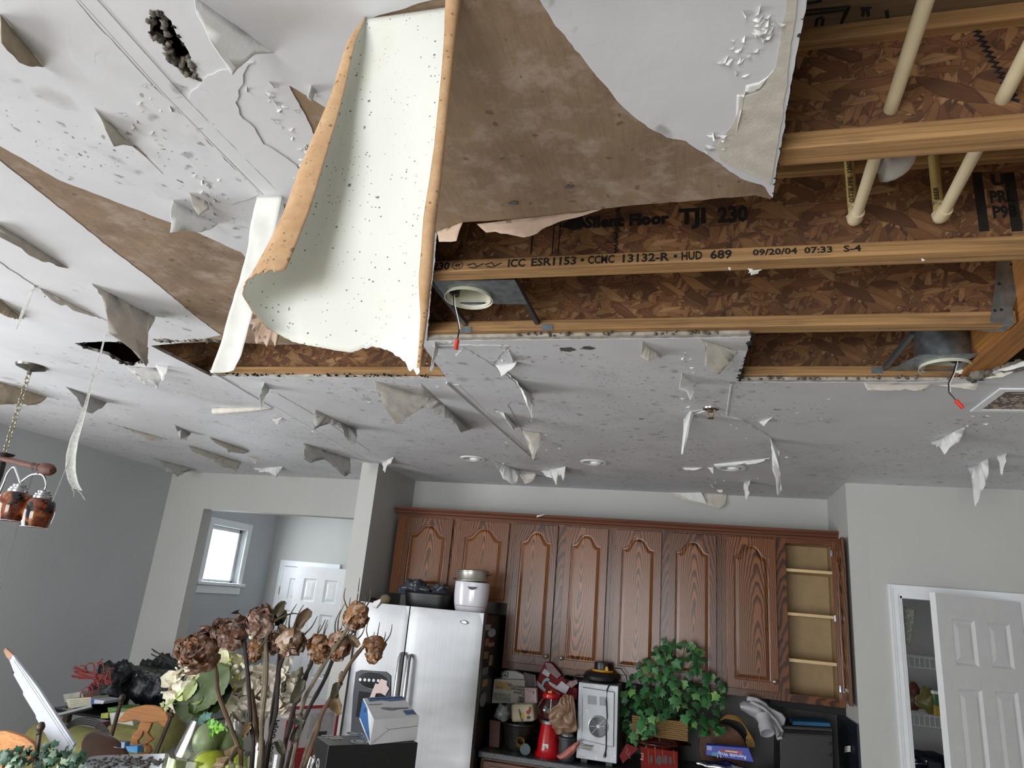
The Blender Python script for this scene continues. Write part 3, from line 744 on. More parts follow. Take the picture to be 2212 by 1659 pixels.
for pts, m in (
 ([(420, -8), (592, 114), (540, 126), (512, 150), (500, 165), (488, 142), (468, 112), (446, 72), (424, 30)], F),
 ([(203, 233), (352, 376), (322, 345), (300, 322), (285, 316), (246, 317), (226, 280), (214, 250)], FC),
 ([(0, 30), (95, 145), (90, 145), (60, 143), (40, 135), (0, 92)], FT),
 ([(373, 432), (470, 484), (434, 502), (400, 498), (364, 504), (368, 470)], F),
 ([(407, 416), (448, 436), (452, 452), (430, 466), (415, 440)], FC),
 ([(672, 184), (679, 203), (674, 219), (664, 210)], F),
 ([(197, 612), (335, 684), (322, 712), (312, 745), (311, 781), (304, 792), (290, 768), (284, 745), (287, 727), (260, 723), (228, 719), (238, 694), (222, 647)], FC),
 ([(271, 791), (352, 796), (347, 815), (340, 842), (331, 812), (322, 803), (315, 831), (290, 808)], FG),
 ([(336, 788), (365, 791), (353, 824), (344, 806)], F),
 ([(-20, 819), (101, 858), (88, 870), (69, 875), (20, 873), (-20, 874)], FT),
 ([(141, 835), (231, 870), (212, 884), (195, 893), (181, 889), (170, 865), (159, 850)], FG),
 ([(224, 911), (362, 949), (340, 952), (318, 951), (300, 938), (262, 921)], FC),
 ([(376, 917), (412, 936), (407, 942), (403, 951), (389, 949), (385, 932)], FG),
 ([(452, 944), (539, 975), (530, 980), (500, 974), (492, 979), (488, 965), (467, 958)], FC),
 ([(405, 961), (521, 999), (516, 1010), (510, 1021), (503, 1009), (485, 1010), (481, 991), (446, 983), (416, 976)], FC),
 ([(333, 990), (427, 1015), (405, 1018), (380, 1030), (374, 1014), (366, 1011), (362, 1021), (352, 1011), (347, 999)], FG),
 ([(537, 987), (558, 991), (552, 1003)], FC),
 ([(546, 1011), (611, 1008), (604, 1020), (597, 1031), (579, 1020), (562, 1020)], F),
 ([(655, 957), (756, 990), (757, 1006), (756, 1023), (740, 1029), (722, 1010), (702, 991), (690, 992), (676, 998), (668, 1000), (655, 992), (665, 978)], FG),
 ([(680, 884), (770, 928), (770, 945), (763, 967), (745, 947), (738, 925), (709, 915), (690, 921), (678, 929), (677, 910)], FG),
 ([(571, 826), (582, 840), (572, 860), (561, 889), (559, 862), (564, 845)], F),
 ([(807, 823), (931, 859), (915, 880), (895, 889), (886, 896), (848, 918), (836, 895), (820, 860)], FC),
 ([(906, 826), (1018, 927), (996, 933), (978, 907), (950, 896), (935, 889), (920, 876), (913, 866)], FG),
 ([(939, 738), (948, 752), (940, 776), (937, 802), (931, 800), (938, 770)], F),
 ([(1062, 780), (1146, 850), (1149, 875), (1148, 905), (1143, 903), (1136, 860), (1118, 825), (1090, 800)], F),
 ([(1069, 788), (1117, 782), (1105, 798), (1083, 813), (1078, 800)], F),
 ([(1097, 752), (1112, 780), (1108, 783), (1104, 770)], F),
 ([(1129, 929), (1168, 935), (1166, 960), (1154, 992), (1145, 970), (1138, 950)], FC),
 ([(1063, 862), (1118, 922), (1108, 930), (1098, 915), (1085, 898), (1074, 890), (1066, 880)], F),
 ([(1063, 994), (1128, 1018), (1119, 1030), (1117, 1042), (1109, 1047), (1098, 1038), (1089, 1036), (1080, 1018)], F),
 ([(1120, 1022), (1158, 1024), (1154, 1034), (1146, 1042), (1134, 1045), (1128, 1034)], FC),
 ([(1170, 1018), (1222, 1008), (1217, 1039), (1211, 1026), (1205, 1030), (1201, 1048), (1192, 1032), (1180, 1030)], F),
 ([(825, 999), (850, 987), (846, 1000), (836, 1006), (830, 1021)], F),
 ([(1387, 737), (1432, 769), (1420, 772), (1402, 780), (1384, 770)], FC),
 ([(1512, 732), (1593, 757), (1575, 785), (1558, 807), (1545, 803), (1525, 787), (1526, 760)], FC),
 ([(1472, 805), (1506, 830), (1498, 848), (1492, 864), (1483, 846), (1468, 840)], F),
 ([(1523, 884), (1480, 900), (1488, 915), (1488, 935), (1482, 955), (1474, 970), (1470, 980), (1467, 978), (1472, 955), (1478, 925), (1476, 905), (1492, 888)], F),
 ([(1639, 911), (1670, 901), (1661, 908), (1650, 921)], F),
 ([(1664, 945), (1676, 955), (1683, 978), (1680, 995), (1682, 1025), (1678, 1040), (1682, 1060), (1671, 1074), (1672, 1050), (1665, 1020), (1668, 985)], F),
 ([(2009, 957), (2085, 922), (2080, 940), (2073, 955), (2062, 960), (2052, 968), (2042, 983), (2032, 968)], F),
 ([(2091, 1011), (2134, 991), (2137, 1015), (2133, 1035), (2130, 1052), (2122, 1068), (2120, 1085), (2115, 1096), (2110, 1082), (2106, 1063), (2100, 1035)], F),
 ([(2154, 985), (2175, 979), (2170, 1008), (2165, 1028), (2160, 1005)], F),
 ([(1608, 1042), (1621, 1038), (1613, 1055), (1619, 1063), (1610, 1080), (1606, 1056)], F),
 ([(1473, 1010), (1519, 1010), (1500, 1016), (1480, 1015)], F),
 ([(1540, 1001), (1665, 988), (1640, 999), (1600, 1003), (1545, 1008)], F),
 ([(1527, 1010), (1542, 1010), (1540, 1024), (1534, 1015)], F),
 ([(1866, 827), (2010, 830), (2000, 838), (1996, 843), (1874, 843)], FC),
 ([(2020, 832), (2115, 826), (2108, 843), (2070, 836)], FC),
 ([(1548, 1058), (1562, 1058), (1560, 1064), (1552, 1063)], F),
 ([(2110, 818), (2235, 786), (2222, 800), (2190, 803), (2165, 815), (2140, 818)], FC),
 ([(2150, 800), (2225, 775), (2218, 790), (2180, 800)], F),
 ([(-10, 478), (148, 580), (120, 574), (60, 550), (30, 522), (-10, 506)], FC),
 ([(-10, 636), (52, 690), (25, 687), (-10, 676)], FT),
 ([(84, 621), (228, 692), (180, 676), (110, 648), (92, 632)], FC),
 ([(612, 440), (640, 486), (634, 500), (624, 492), (618, 470)], FG),
 ([(585, 905), (612, 902), (602, 908), (600, 918)], FG),
):
    flap(pts, m)
# paper tongues under the near board
flap([(1030, 484), (1300, 452), (1245, 470), (1205, 480), (1180, 490), (1160, 503), (1130, 512), (1095, 505), (1070, 500), (1050, 502), (1038, 492)], M_PINK, name='paper_flap')
flap([(944, 500), (1000, 480), (992, 498), (985, 520), (962, 522), (948, 522)], M_PINK, name='paper_flap')
flap([(540, 690), (640, 655), (620, 690), (592, 715), (598, 752), (588, 735), (580, 752), (572, 740), (556, 745), (548, 715)], M_PINK, name='paper_flap')
flap([(617, 600), (655, 590), (640, 630), (622, 640)], FG)
# rolled-up tongue of paper by the seam
tb = G(); A = at(462, 888, Z=ZC-.02); B = at(586, 882, Z=ZC-.004)
tb.tube([A, A.lerp(B, .3), A.lerp(B, .7), B], [.018, .017, .012, .003], 10, caps=False)
tb.build('rolled_paper', M_FLAPC, CEIL, smooth=True, solid=.002)
# small curls and crumbs of paint
rnd = random.Random(5); g = G()
for cx, cy, k, sp in ((100, 640, 6, 40), (310, 240, 16, 60), (440, 430, 14, 40), (600, 230, 14, 60), (660, 330, 10, 40), (960, 780, 26, 60), (1080, 770, 12, 30), (1170, 950, 12, 40), (1100, 970, 8, 40), (1600, 910, 14, 40), (1500, 780, 8, 30), (1480, 865, 6, 20), (1640, 60, 18, 40), (1600, 110, 14, 40), (1550, 300, 8, 40), (1560, 1045, 8, 30), (800, 870, 10, 60), (600, 930, 10, 90), (1740, 880, 6, 60), (2110, 900, 6, 40), (1700, 1010, 5, 60)):
    for i in range(k):
        q = at(cx+rnd.gauss(0, sp*.5), cy+rnd.gauss(0, sp*.5), Z=ZC)
        a = rnd.uniform(0, 6.3); s = rnd.uniform(.004, .012)
        d1 = Vector((math.cos(a), math.sin(a), 0))*s; d2 = Vector((-d1.y, d1.x, 0))*.5
        h = Vector((0, 0, -rnd.uniform(.3, 1.0)*s))
        g.add([q-d1, q+d2*.4, q+d1, q-d2*.4+h, q+d1*.2+h], [(0, 1, 4, 3), (1, 2, 4), (0, 3, 1)])
g.build('paint_crumbs', M_FLAP, CEIL, kind='stuff', solid=.0008)
# thick paint layers that end in torn steps
for i, lp in enumerate((
 [(60, -15), (100, 40), (145, 95), (163, 131), (203, 181), (253, 212), (289, 253), (340, 285), (384, 307), (398, 335), (430, 370), (461, 398), (466, 429), (500, 440), (548, 425), (562, 418), (350, 205), (148, -15)],
 [(545, 130), (528, 160), (510, 220), (520, 245), (555, 285), (570, 310), (620, 340), (655, 372), (668, 400), (640, 440), (612, 424), (404, 212), (430, 180), (480, 150)],
 [(935, 747), (1000, 744), (1098, 746), (1062, 790), (1142, 850), (1096, 872), (1128, 930), (1160, 985), (1085, 920), (990, 826)],
 [(455, 822), (600, 850), (720, 920), (800, 975), (786, 985), (700, 950), (590, 890), (500, 850)],
 [(-10, 560), (80, 620), (200, 680), (320, 725), (230, 728), (120, 690), (-10, 640)])):
    G().prism(ragged(PX(lp, ZC-.0003), .012, .006, 60+i), (0, 0, -.0016-.0004*(i % 3))).build('paint_layer', M_CEIL, CEIL)
for i, (lp, d_) in enumerate((([(1524, 886), (1600, 905), (1664, 944), (1672, 985), (1545, 1003), (1476, 978), (1486, 930), (1496, 893)], .006), ([(1000, 748), (1062, 785), (1148, 852), (1146, 880), (1090, 850), (1040, 800), (985, 768)], .005))):
    G().prism(ragged(PX(lp, ZC-.0003), .012, .006, 80+i), (0, 0, -d_)).build('paint_layer', M_CEIL, CEIL)
# single dark mould colonies
for i, (x, y, r) in enumerate(((465, 208, .016), (1225, 755, .030), (1270, 752, .024), (1230, 403, .010), (1110, 438, .012), (1385, 905, .012), (840, 640, .010))):
    p = at(x, y, Z=ZC-.0006) if i != 3 and i != 4 else at(x, y, Z=ZA-.0006); lp = []
    for j in range(26):
        a = j/26*2*math.pi; rr = r*(1+.55*noise.noise(Vector((math.cos(a)*2, math.sin(a)*2, i*3.1))))
        lp.append(p+Vector((rr*math.cos(a), rr*.7*math.sin(a), 0)))
    G().prism(lp, (0, 0, -.0004)).build('mould_spot', plain('grey_black_mould', '#4d4b47', .95, var=.7, scale=160), CEIL)
# ledge of broken board left under the joist edges
a0, a1 = at(925, 737, Z=ZC), at(1618, 729, Z=ZC)
G().b2((a0.x, a0.y-.026, ZC+.003), (a1.x, a0.y+.002, ZC+.0146)).build('board_ledge', plain('gypsum_core_edge', '#aba69e', .9), board_o)
a0, a1 = at(1600, 826, Z=ZC), at(2095, 822, Z=ZC)
G().b2((a0.x, a0.y-.024, ZC+.003), (a1.x, a0.y+.002, ZC+.0146)).build('board_ledge', plain('gypsum_core_edge', '#aba69e', .9), board_o)
# scraps of board paper still nailed to the joist edges
for x, y, s in ((1635, 583, 16), (1622, 580, 9), (1414, 560, 8), (1412, 556, 5), (1995, 558, 5), (1575, 577, 5)):
    p = at(x, y, Y=1.735); k_ = s*.0011
    g = G(); vs = [p+Vector((random.uniform(-1, 1)*k_, random.uniform(-.4, .4)*k_, -abs(random.gauss(0, .8))*k_)) for _ in range(9)]
    g.add(vs, [(i, (i+1) % 9, (i+4) % 9) for i in range(9)])
    g.build('paper_scrap', M_PAPERW, JC, solid=.0008)
# second paint layer peeled back on the near board
flap([(1592, 205), (1588, 300), (1612, 185), (1640, 178), (1660, 165), (1672, 150), (1640, 195), (1608, 205)], F, th=.0012)
L2 = [(1676, 140), (1700, -10), (1722, -10), (1690, 250), (1664, 400), (1640, 385), (1555, 345), (1545, 320), (1570, 285), (1588, 260), (1600, 210), (1625, 200), (1650, 190)]
G().prism(ragged(PX(L2, ZC-.0004), .015, .003, 40), (0, 0, -.0008)).build('paint_layer', M_FLAPC, CEIL)
# mould-black cut edge of the near board
crust([(1740, 0), (1700, 225), (1668, 428)], 'crumbled_edge', 70, .003, 12, M_MOULD)
# wall paint bulging off at the top of the kitchen wall
def wy(px, py, d=0): return at(px, py, Y=YB-d)
wb = G()
top = [wy(1437, 1064, .004), wy(1480, 1064, .02), wy(1530, 1066, .03), wy(1570, 1069, .012)]
bot = [wy(1445, 1066, .004), wy(1485, 1083, .04), wy(1535, 1092, .05), wy(1566, 1090, .03)]
tip = wy(1552, 1100, .04)
WALLB = bpy.data.objects['wall_back']
wb.add(top+bot+[tip], [(0, 1, 5, 4), (1, 2, 6, 5), (2, 3, 7, 6), (6, 7, 8)])
wb.build('loose_wall_paint', M_FLAPC, WALLB, solid=.001)
wb = G(); wb.add([wy(1455, 1064, .055), wy(1515, 1064, .06), wy(1521, 1075, .06), wy(1526, 1088, .06), wy(1490, 1080, .06), wy(1468, 1068, .05)], [(0, 1, 2, 4, 5), (2, 3, 4)]); wb.build('paint_flap', F, WALLB, solid=.001)
# ---------------------------------------------------------------- the great hanging tongue of wallboard paper
def paper_white():
    t = Nt('hanging_paper_face'); tc = t.new('ShaderNodeNewGeometry'); P = tc.outputs['Position']
    c = t.ramp(t.noise(P, 4, 4), [(.3, srgb('#d6d7cf')), (.7, srgb('#dfe0d8'))])
    for sc_, rr, pk in ((70, .17, .86), (170, .25, .62), (26, .10, .88)):
        d = t.voro(P, sc_); s2 = t.new('ShaderNodeSeparateColor'); t.link(t.voro(P, sc_, out='Color'), s2.inputs[0])
        sp = t.new('ShaderNodeSeparateXYZ'); t.link(P, sp.inputs[0])
        mr = t.new('ShaderNodeMapRange'); t.link(sp.outputs[2], mr.inputs[0]); mr.inputs[1].default_value = 2.22; mr.inputs[2].default_value = 2.13; mr.inputs[3].default_value = 0; mr.inputs[4].default_value = .2
        mx = t.new('ShaderNodeMapRange'); t.link(sp.outputs[0], mx.inputs[0]); mx.inputs[1].default_value = -.44; mx.inputs[2].default_value = -.60; mx.inputs[3].default_value = 0; mx.inputs[4].default_value = .25
        th = t.math('SUBTRACT', pk, t.math('ADD', mr.outputs[0], mx.outputs[0]))
        th = t.math('ADD', th, t.math('MULTIPLY', t.math('SUBTRACT', t.noise(P, 7, 2), .5), .5))
        k = t.math('MULTIPLY', t.math('LESS_THAN', d, t.math('MULTIPLY', s2.outputs[1], rr)), t.math('GREATER_THAN', s2.outputs[0], th))
        c = t.mix(t.math('MULTIPLY', k, .8), c, srgb('#4b4a3c'))
    ye = t.ramp(t.noise(P, 9, 5), [(.62, 0), (.78, .25)])
    c = t.mix(ye, c, srgb('#c9b98e'))
    t.col(c); t.set(Roughness=.7); t.bump(t.noise(P, 22, 4), .25, .003)
    return t.m
def paper_back():
    t = Nt('hanging_paper_back'); tc = t.new('ShaderNodeNewGeometry'); P = tc.outputs['Position']
    c = t.ramp(t.noise(P, 18, 6, .7), [(.3, srgb('#a67f58')), (.7, srgb('#c6a57f'))])
    for sc_, rr, pk in ((60, .27, .55), (130, .3, .5)):
        d = t.voro(P, sc_); s2 = t.new('ShaderNodeSeparateColor'); t.link(t.voro(P, sc_, out='Color'), s2.inputs[0])
        k = t.math('MULTIPLY', t.math('LESS_THAN', d, t.math('MULTIPLY', s2.outputs[1], rr)), t.math('GREATER_THAN', s2.outputs[0], pk))
        c = t.mix(t.math('MULTIPLY', k, .6), c, srgb('#4d3a26'))
    t.col(c); t.set(Roughness=.85); t.bump(t.noise(P, 60, 5, .7), .3, .003)
    return t.m
M_PW, M_PB = paper_white(), paper_back()
Y0 = at(790, 40, Z=ZC).y
def curve(pts):
    q = sorted([(at(x, y, Y=Y0).z, at(x, y, Y=Y0).x) for x, y in pts])
    def f(z):
        if z <= q[0][0]: return q[0][1]
        for (z0, x0), (z1, x1) in zip(q, q[1:]):
            if z <= z1: return x0+(x1-x0)*(z-z0)/(z1-z0)
        return q[-1][1]
    return f
oL = curve([(789, 42), (765, 110), (735, 230), (705, 330), (680, 410), (650, 510), (620, 590), (583, 680), (588, 700), (605, 725)])
iL = curve([(791, 44), (783, 130), (767, 240), (757, 330), (746, 410), (726, 500), (707, 580), (690, 645), (688, 700)])
fR = curve([(975, 0), (965, 110), (955, 230), (947, 330), (938, 410), (926, 490), (920, 560), (914, 620), (914, 690), (908, 760), (905, 800)])
oR = curve([(1003, -12), (985, 100), (972, 230), (965, 320), (957, 410), (945, 500), (936, 600), (922, 700), (912, 770), (908, 810)])
botq = sorted([(at(x, y, Y=Y0).x, at(x, y, Y=Y0).z) for x, y in ((583, 690), (590, 708), (605, 726), (640, 742), (700, 752), (750, 757), (775, 748), (800, 742), (830, 750), (858, 768), (874, 780), (884, 806), (893, 795), (900, 812), (908, 806), (915, 780), (935, 690))])
def zb(x):
    if x <= botq[0][0]: return botq[0][1]
    for (x0, z0), (x1, z1) in zip(botq, botq[1:]):
        if x <= x1: return z0+(z1-z0)*(x-x0)/(x1-x0)
    return botq[-1][1]
zfront = lambda u: at(600+90*u, 672-28*u, Y=Y0).z
def sheet(u, v):
    # u: 0 front edge of the left curl .. 0.4 back of the curl .. 0.85 flat .. 1 right curl ; v: 0 bottom .. 1 hinge
    def pos(z):
        R = max(.0015, (iL(z)-oL(z))/1.5); Rr = max(.002, (oR(z)-fR(z))/1.6)
        if u < .4:
            th = math.radians(-120+210*(u/.4))
            return Vector((oL(z)+R-R*math.cos(th), Y0-R+R*math.sin(th), z)), th
        if u < .86:
            k = (u-.4)/.46
            x = (oL(z)+R)*(1-k)+(oR(z)-Rr)*k
            return Vector((x, Y0+.012*math.sin(k*math.pi)*(1-(z-2.1)/.64), z)), None
        th = math.radians(90-215*(u-.86)/.14)
        return Vector((oR(z)-Rr+Rr*math.cos(th), Y0-Rr+Rr*math.sin(th), z)), None
    z0 = 2.16
    for _ in range(6):
        p, th = pos(z0)
        zz = zb(p.x)
        if th is not None and th < 0:
            k = min(1, max(0, -th/math.radians(35)))
            zz = zz*(1-k)+(zfront((p.x-oL(2.2))/(iL(2.2)-oL(2.2)+1e-6))+.004*math.sin(p.x*900)+.003*math.sin(p.x*2100))*k
        if u > .90: zz = zz+(u-.9)*.1
        z0 = zz+.0025*noise.noise(Vector((u*60, 3, 0)))
    z = z0+(ZC-.001-z0)*v
    p, th = pos(z)
    hz = max(0, (z-(ZC-.05))/.05)
    p.y -= 0.0
    p.y += .010*noise.noise(Vector((u*3, z*4, 7)))*(1-hz)
    return p
sh = G().grid(sheet, 110, 60)
me = bpy.data.meshes.new('hanging_paper'); c0 = at(900, 20, Z=ZC)
me.from_pydata([v-c0 for v in sh.v], [], sh.f); me.materials.append(M_PW); me.materials.append(M_PB)
for p in me.polygons: p.use_smooth = True
HP = bpy.data.objects.new('hanging_paper', me); COL.objects.link(HP); HP.location = c0; OFF[HP.name] = c0
md = HP.modifiers.new('solid', 'SOLIDIFY'); md.thickness = .0012; md.offset = -1; md.material_offset = 1; md.material_offset_rim = 1
tag(HP, 'large white wallboard paper sheet hanging down, its tan left edge rolled up', 'torn paper')
# strip of joint tape hanging left of it
yT = at(582, 425, Z=ZC).y
def ty(x, y): return at(x, y, Y=yT)
Lp = [(556, 425), (546, 455), (540, 500), (533, 545), (515, 610), (495, 680), (475, 745), (455, 806)]
Rp = [(610, 424), (600, 470), (590, 520), (562, 600), (552, 650), (535, 720), (520, 770), (505, 800)]
g = G()
def tapef(u, v):
    i = min(len(Lp)-2, int(v*(len(Lp)-1))); k = v*(len(Lp)-1)-i
    a = ty(*Lp[i]).lerp(ty(*Lp[i+1]), k); b = ty(*Rp[i]).lerp(ty(*Rp[i+1]), k)
    p = a.lerp(b, u)
    p.y += .006*math.sin(u*3.1)*v+.004*noise.noise(p*25)
    return p
g.grid(tapef, 8, 40)
tag(g.build('hanging_tape', plain('joint_tape_white', '#d9d9d2', .75, var=.06, scale=20, bump=.001), solid=.001, smooth='all'), 'narrow white strip of joint tape hanging left of the rolled paper', 'torn paper')
# glass-fibre mesh tape hanging by the chandelier
M_MESH = plain('fibre_mesh_tape', '#b9b9b4', .7, var=.2, scale=90)
M_MESH.node_tree.nodes['Principled BSDF'].inputs['Alpha'].default_value = .62
yM = at(229, 721, Z=ZC).y
cl = [(228, 721), (222, 745), (216, 768), (207, 800), (194, 842), (184, 880), (172, 918), (160, 950), (153, 985), (152, 1015), (157, 1040), (167, 1058)]
wd = [2, 2, 2, 2, 3, 5, 8, 13, 16, 17, 17, 16]
def meshf(u, v):
    i = min(len(cl)-2, int(v*(len(cl)-1))); k = v*(len(cl)-1)-i
    c = (cl[i][0]+(cl[i+1][0]-cl[i][0])*k, cl[i][1]+(cl[i+1][1]-cl[i][1])*k); w_ = wd[i]+(wd[i+1]-wd[i])*k
    p = at(c[0]+(u-.5)*w_*1.3, c[1]+(u-.5)*6, Y=yM); p.y += .012*math.sin(u*3)*v
    return p
t = thing('mesh_tape', 'long wisp of grey fibre mesh tape dangling from the ceiling beside the chandelier', 'torn tape', at(228, 721, Y=yM))
G().grid(meshf, 6, 40).build('mesh_strip', M_MESH, t, smooth='all', solid=.0005)
for a in ([(152, 985), (135, 1030), (113, 1084)], [(167, 1058), (175, 1066), (184, 1080)], [(155, 1055), (160, 1062), (159, 1073)]):
    G().tube([at(x, y, Y=yM) for x, y in a], .0012, 5).build('loose_thread', M_MESH, t)
yN = at(72, 622, Z=ZC).y
G().grid(lambda u, v: at(72-62*v*.62+(u-.5)*10*(1-abs(v-.4)), 622+125*v*.72, Y=yN), 3, 12).build('paper_wisp', M_MESH, CEIL, solid=.0005, smooth='all')
for q in ([(190, -5), (208, 70), (205, 135)],):
    G().tube([at(x, y, Y=at(208, 130, Z=ZC).y*.98) for x, y in q], .0006, 4).build('loose_thread', M_MESH, CEIL)
# ---------------------------------------------------------------- oak wall cabinets
YDF = YC-.02
def X_(px, py, y=YDF): return at(px, py, Y=y).x
def Z_(px, py, y=YDF): return at(px, py, Y=y).z
ZTOP = Z_(1340, 1140); ZDT = Z_(1160, 1133); ZCB = Z_(1300, 1468, YC); ZDB = Z_(1160, 1437); ZS = Z_(1050, 1293); ZSB = ZS-.02
ZCR = Z_(1340, 1122)
KN = plain('antique_brass_knob', '#8b8578', .3, .9)
def door_mesh(x0, x1, z0, z1, y=YDF, th=.02, st=.047):
    """cathedral-arch raised-panel door; frame with an arched opening, panel returned apart"""
    w_ = x1-x0
    def arch(ins, n=18):
        a0, a1 = x0+st+ins, x1-st-ins; zt = z1-.128-ins*.9; zb_ = z0+.058+ins
        lp = [Vector((a0, y, zb_)), Vector((a1, y, zb_)), Vector((a1, y, zt))]
        for i in range(1, n):
            u = i/n; s = .5-.5*math.cos(2*math.pi*u); h = .076*s*s*(3-2*s)
            lp.append(Vector((a1+(a0-a1)*u, y, zt+h)))
        lp.append(Vector((a0, y, zt)))
        return lp
    fr = G().plate([(x0, y, z0), (x1, y, z0), (x1, y, z1), (x0, y, z1)], [arch(0)], (0, th, 0))
    pn = G(); o = arch(-.004); m1 = arch(.008); m2 = arch(.03)
    L = [[p+Vector((0, .011, 0)) for p in o], [p+Vector((0, .012, 0)) for p in m1], [p+Vector((0, .003, 0)) for p in m2]]
    n = len(o); vs = L[0]+L[1]+L[2]; fs = []
    for k in range(2):
        for i in range(n): fs.append((k*n+i, k*n+(i+1) % n, (k+1)*n+(i+1) % n, (k+1)*n+i))
    fs += [tuple(2*n+i for i in t) for t in tessellate_polygon([L[2]])]
    pn.add(vs, fs)
    return fr, pn
def recentre(o):
    vs = o.data.vertices; lo = [min(v.co[i] for v in vs) for i in range(3)]; hi = [max(v.co[i] for v in vs) for i in range(3)]
    c = Vector([(a+b)/2 for a, b in zip(lo, hi)])
    for v in vs: v.co -= c
    o.location += c; OFF[o.name] = OFF.get(o.name, Vector())+c
    return o
def lay_door(par, x0, x1, z0, z1, knob=None):
    fr, pn = door_mesh(x0, x1, z0, z1)
    d = recentre(fr.build('door', M_OAKF, par, bevel=.003))
    recentre(pn.build('panel', M_OAK, d))
    if knob:
        G().lathe([(.005, 0), (.005, .012), (.014, .018), (.015, .026), (.009, .031), (0, .032)], (knob[0], YDF, knob[1]), 16, R=rx(math.pi/2)).build('knob', KN, d, smooth=True)
    return d
D = {}
for k, (a, b, py) in {1: (877.6, 979.9, 1121), 2: (996, 1102, 1125), 3: (1116, 1206.8, 1131), 4: (1223, 1315, 1138), 5: (1331, 1430.5, 1145), 6: (1446, 1548, 1152), 7: (1569, 1675, 1160), 8: (1694, 1797, 1168)}.items():
    D[k] = (X_(a, py), X_(b, py))
ym = lambda i, j: (D[i][1]+D[j][0])/2
cx = [X_(859, 1115), ym(2, 3), ym(4, 5), ym(6, 7), X_(1815, 1165)]
labs = ['short oak wall cabinet with two arched doors above the fridge', 'tall oak wall cabinet with two arched doors, next to the fridge', 'oak wall cabinet with two arched doors behind the ivy', 'oak wall cabinet at the right end, its right door swung open on empty shelves']
cabs = []
for i in range(3):
    zb_ = ZSB if i == 0 else ZCB
    t = thing('wall_cabinet', labs[i], 'cabinet', ((cx[i]+cx[i+1])/2, YC, zb_)); cabs.append(t)
    G().b2((cx[i]+.0008, YC, zb_), (cx[i+1]-.0008, YB-.002, ZTOP)).build('cabinet_body', M_OAKF, t)
    for k in (2*i+1, 2*i+2):
        z0 = ZS if i == 0 else ZDB
        left = k % 2 == 1
        kx = D[k][1]-.026 if left else D[k][0]+.026
        lay_door(t, D[k][0], D[k][1], z0, ZDT, (kx, z0+.065))
t = thing('wall_cabinet', labs[3], 'cabinet', ((cx[3]+cx[4])/2, YC, ZCB))
g = G()
xm = X_(1694, 1165)-.012
for a, b in (((cx[3]+.001, YC+.02, ZCB), (cx[3]+.016, YB-.002, ZTOP)), ((cx[4]-.03, YC+.02, ZCB), (cx[4]-.012, YB-.002, ZTOP)), ((cx[3]+.001, YB-.014, ZCB), (cx[4]-.012, YB-.002, ZTOP)), ((cx[3]+.001, YC+.02, ZTOP-.018), (cx[4]-.012, YB-.002, ZTOP)), ((cx[3]+.001, YC+.02, ZCB+.012), (cx[4]-.012, YB-.002, ZCB+.03))):
    g.b2(a, b)
g.build('carcass', M_CABIN, t)
G().b2((cx[4]-.012, YC, ZCB), (cx[4], YB-.002, ZTOP)).build('side_panel', M_OAKF, t)
xo0, xo1 = X_(1696, 1165, YC), X_(1795, 1170, YC)
for a, b, m in (((cx[3]+.001, ZCB), (xo0-.0, ZTOP), M_OAKF), ((xo1, ZCB), (cx[4], ZTOP), M_OAKF)):
    G().b2((a[0], YC, a[1]), (b[0], YC+.02, b[1])).build('face_stile', m, t)
G().b2((xo0, YC, ZCB), (xo1, YC+.02, ZCB+.045)).build('face_rail', M_OAKH, t)
G().b2((xo0, YC, ZDT-.02), (xo1, YC+.02, ZTOP)).build('face_rail', M_OAKH, t)
for py in (1231, 1326, 1426):
    z = Z_(1745, py, YC+.03)
    G().b2((cx[3]+.017, YC+.022, z-.019), (cx[4]-.031, YB-.015, z)).build('shelf', M_SHELF, t)
lay_door(t, D[7][0], D[7][1], ZDB, ZDT, (D[7][1]-.026, ZDB+.065))
dw = .345
fr, pn = door_mesh(D[8][0], D[8][0]+dw, ZDB, ZDT)
def swing(g, hx, hy, ang, px, py):
    Rm = rz(ang)
    g.v = [Vector((hx, hy, 0))+Rm @ Vector((v.x-px, v.y-py, v.z)) for v in g.v]
hx = X_(1800, 1170)+.012
for q in (fr, pn): swing(q, hx, YC-.002, math.radians(86), D[8][0]+dw, YDF+.02)
d = fr.build('door', M_OAKF, t, bevel=.003); pn.build('panel', M_OAK, d)
for py, x in ((1196, 1796), (1336, 1804), (1488, 1815)):
    p = at(x, py, Y=YC-.004)
    G().b2(p-Vector((.007, .004, .022)), p+Vector((.007, .004, .022))).build('hinge', M_CHROME, d, bevel=.003)
# crown moulding along the top
prof = [(0, 0), (-.014, 0), (-.018, .012), (-.03, .02), (-.03, .03), (-.046, .045), (-.046, ZCR-ZDT-.012), (0, ZCR-ZDT-.012)]
x0, x1 = cx[0]-.02, cx[4]+.0
t = G(); n = len(prof)
vs = [Vector((x, YC+y, ZDT+.012+z)) for x in (x0, x1) for y, z in prof]
t.add(vs, [(i, (i+1) % n, (i+1) % n+n, i+n) for i in range(n)]+[tuple(range(n)), tuple(range(2*n-1, n-1, -1))])
tag(t.build('crown_moulding', lumber('dark_oak_moulding', '#3f1f0e', '#6d3c22', 'X', .2)), 'dark oak crown moulding running along the tops of the wall cabinets', 'moulding')
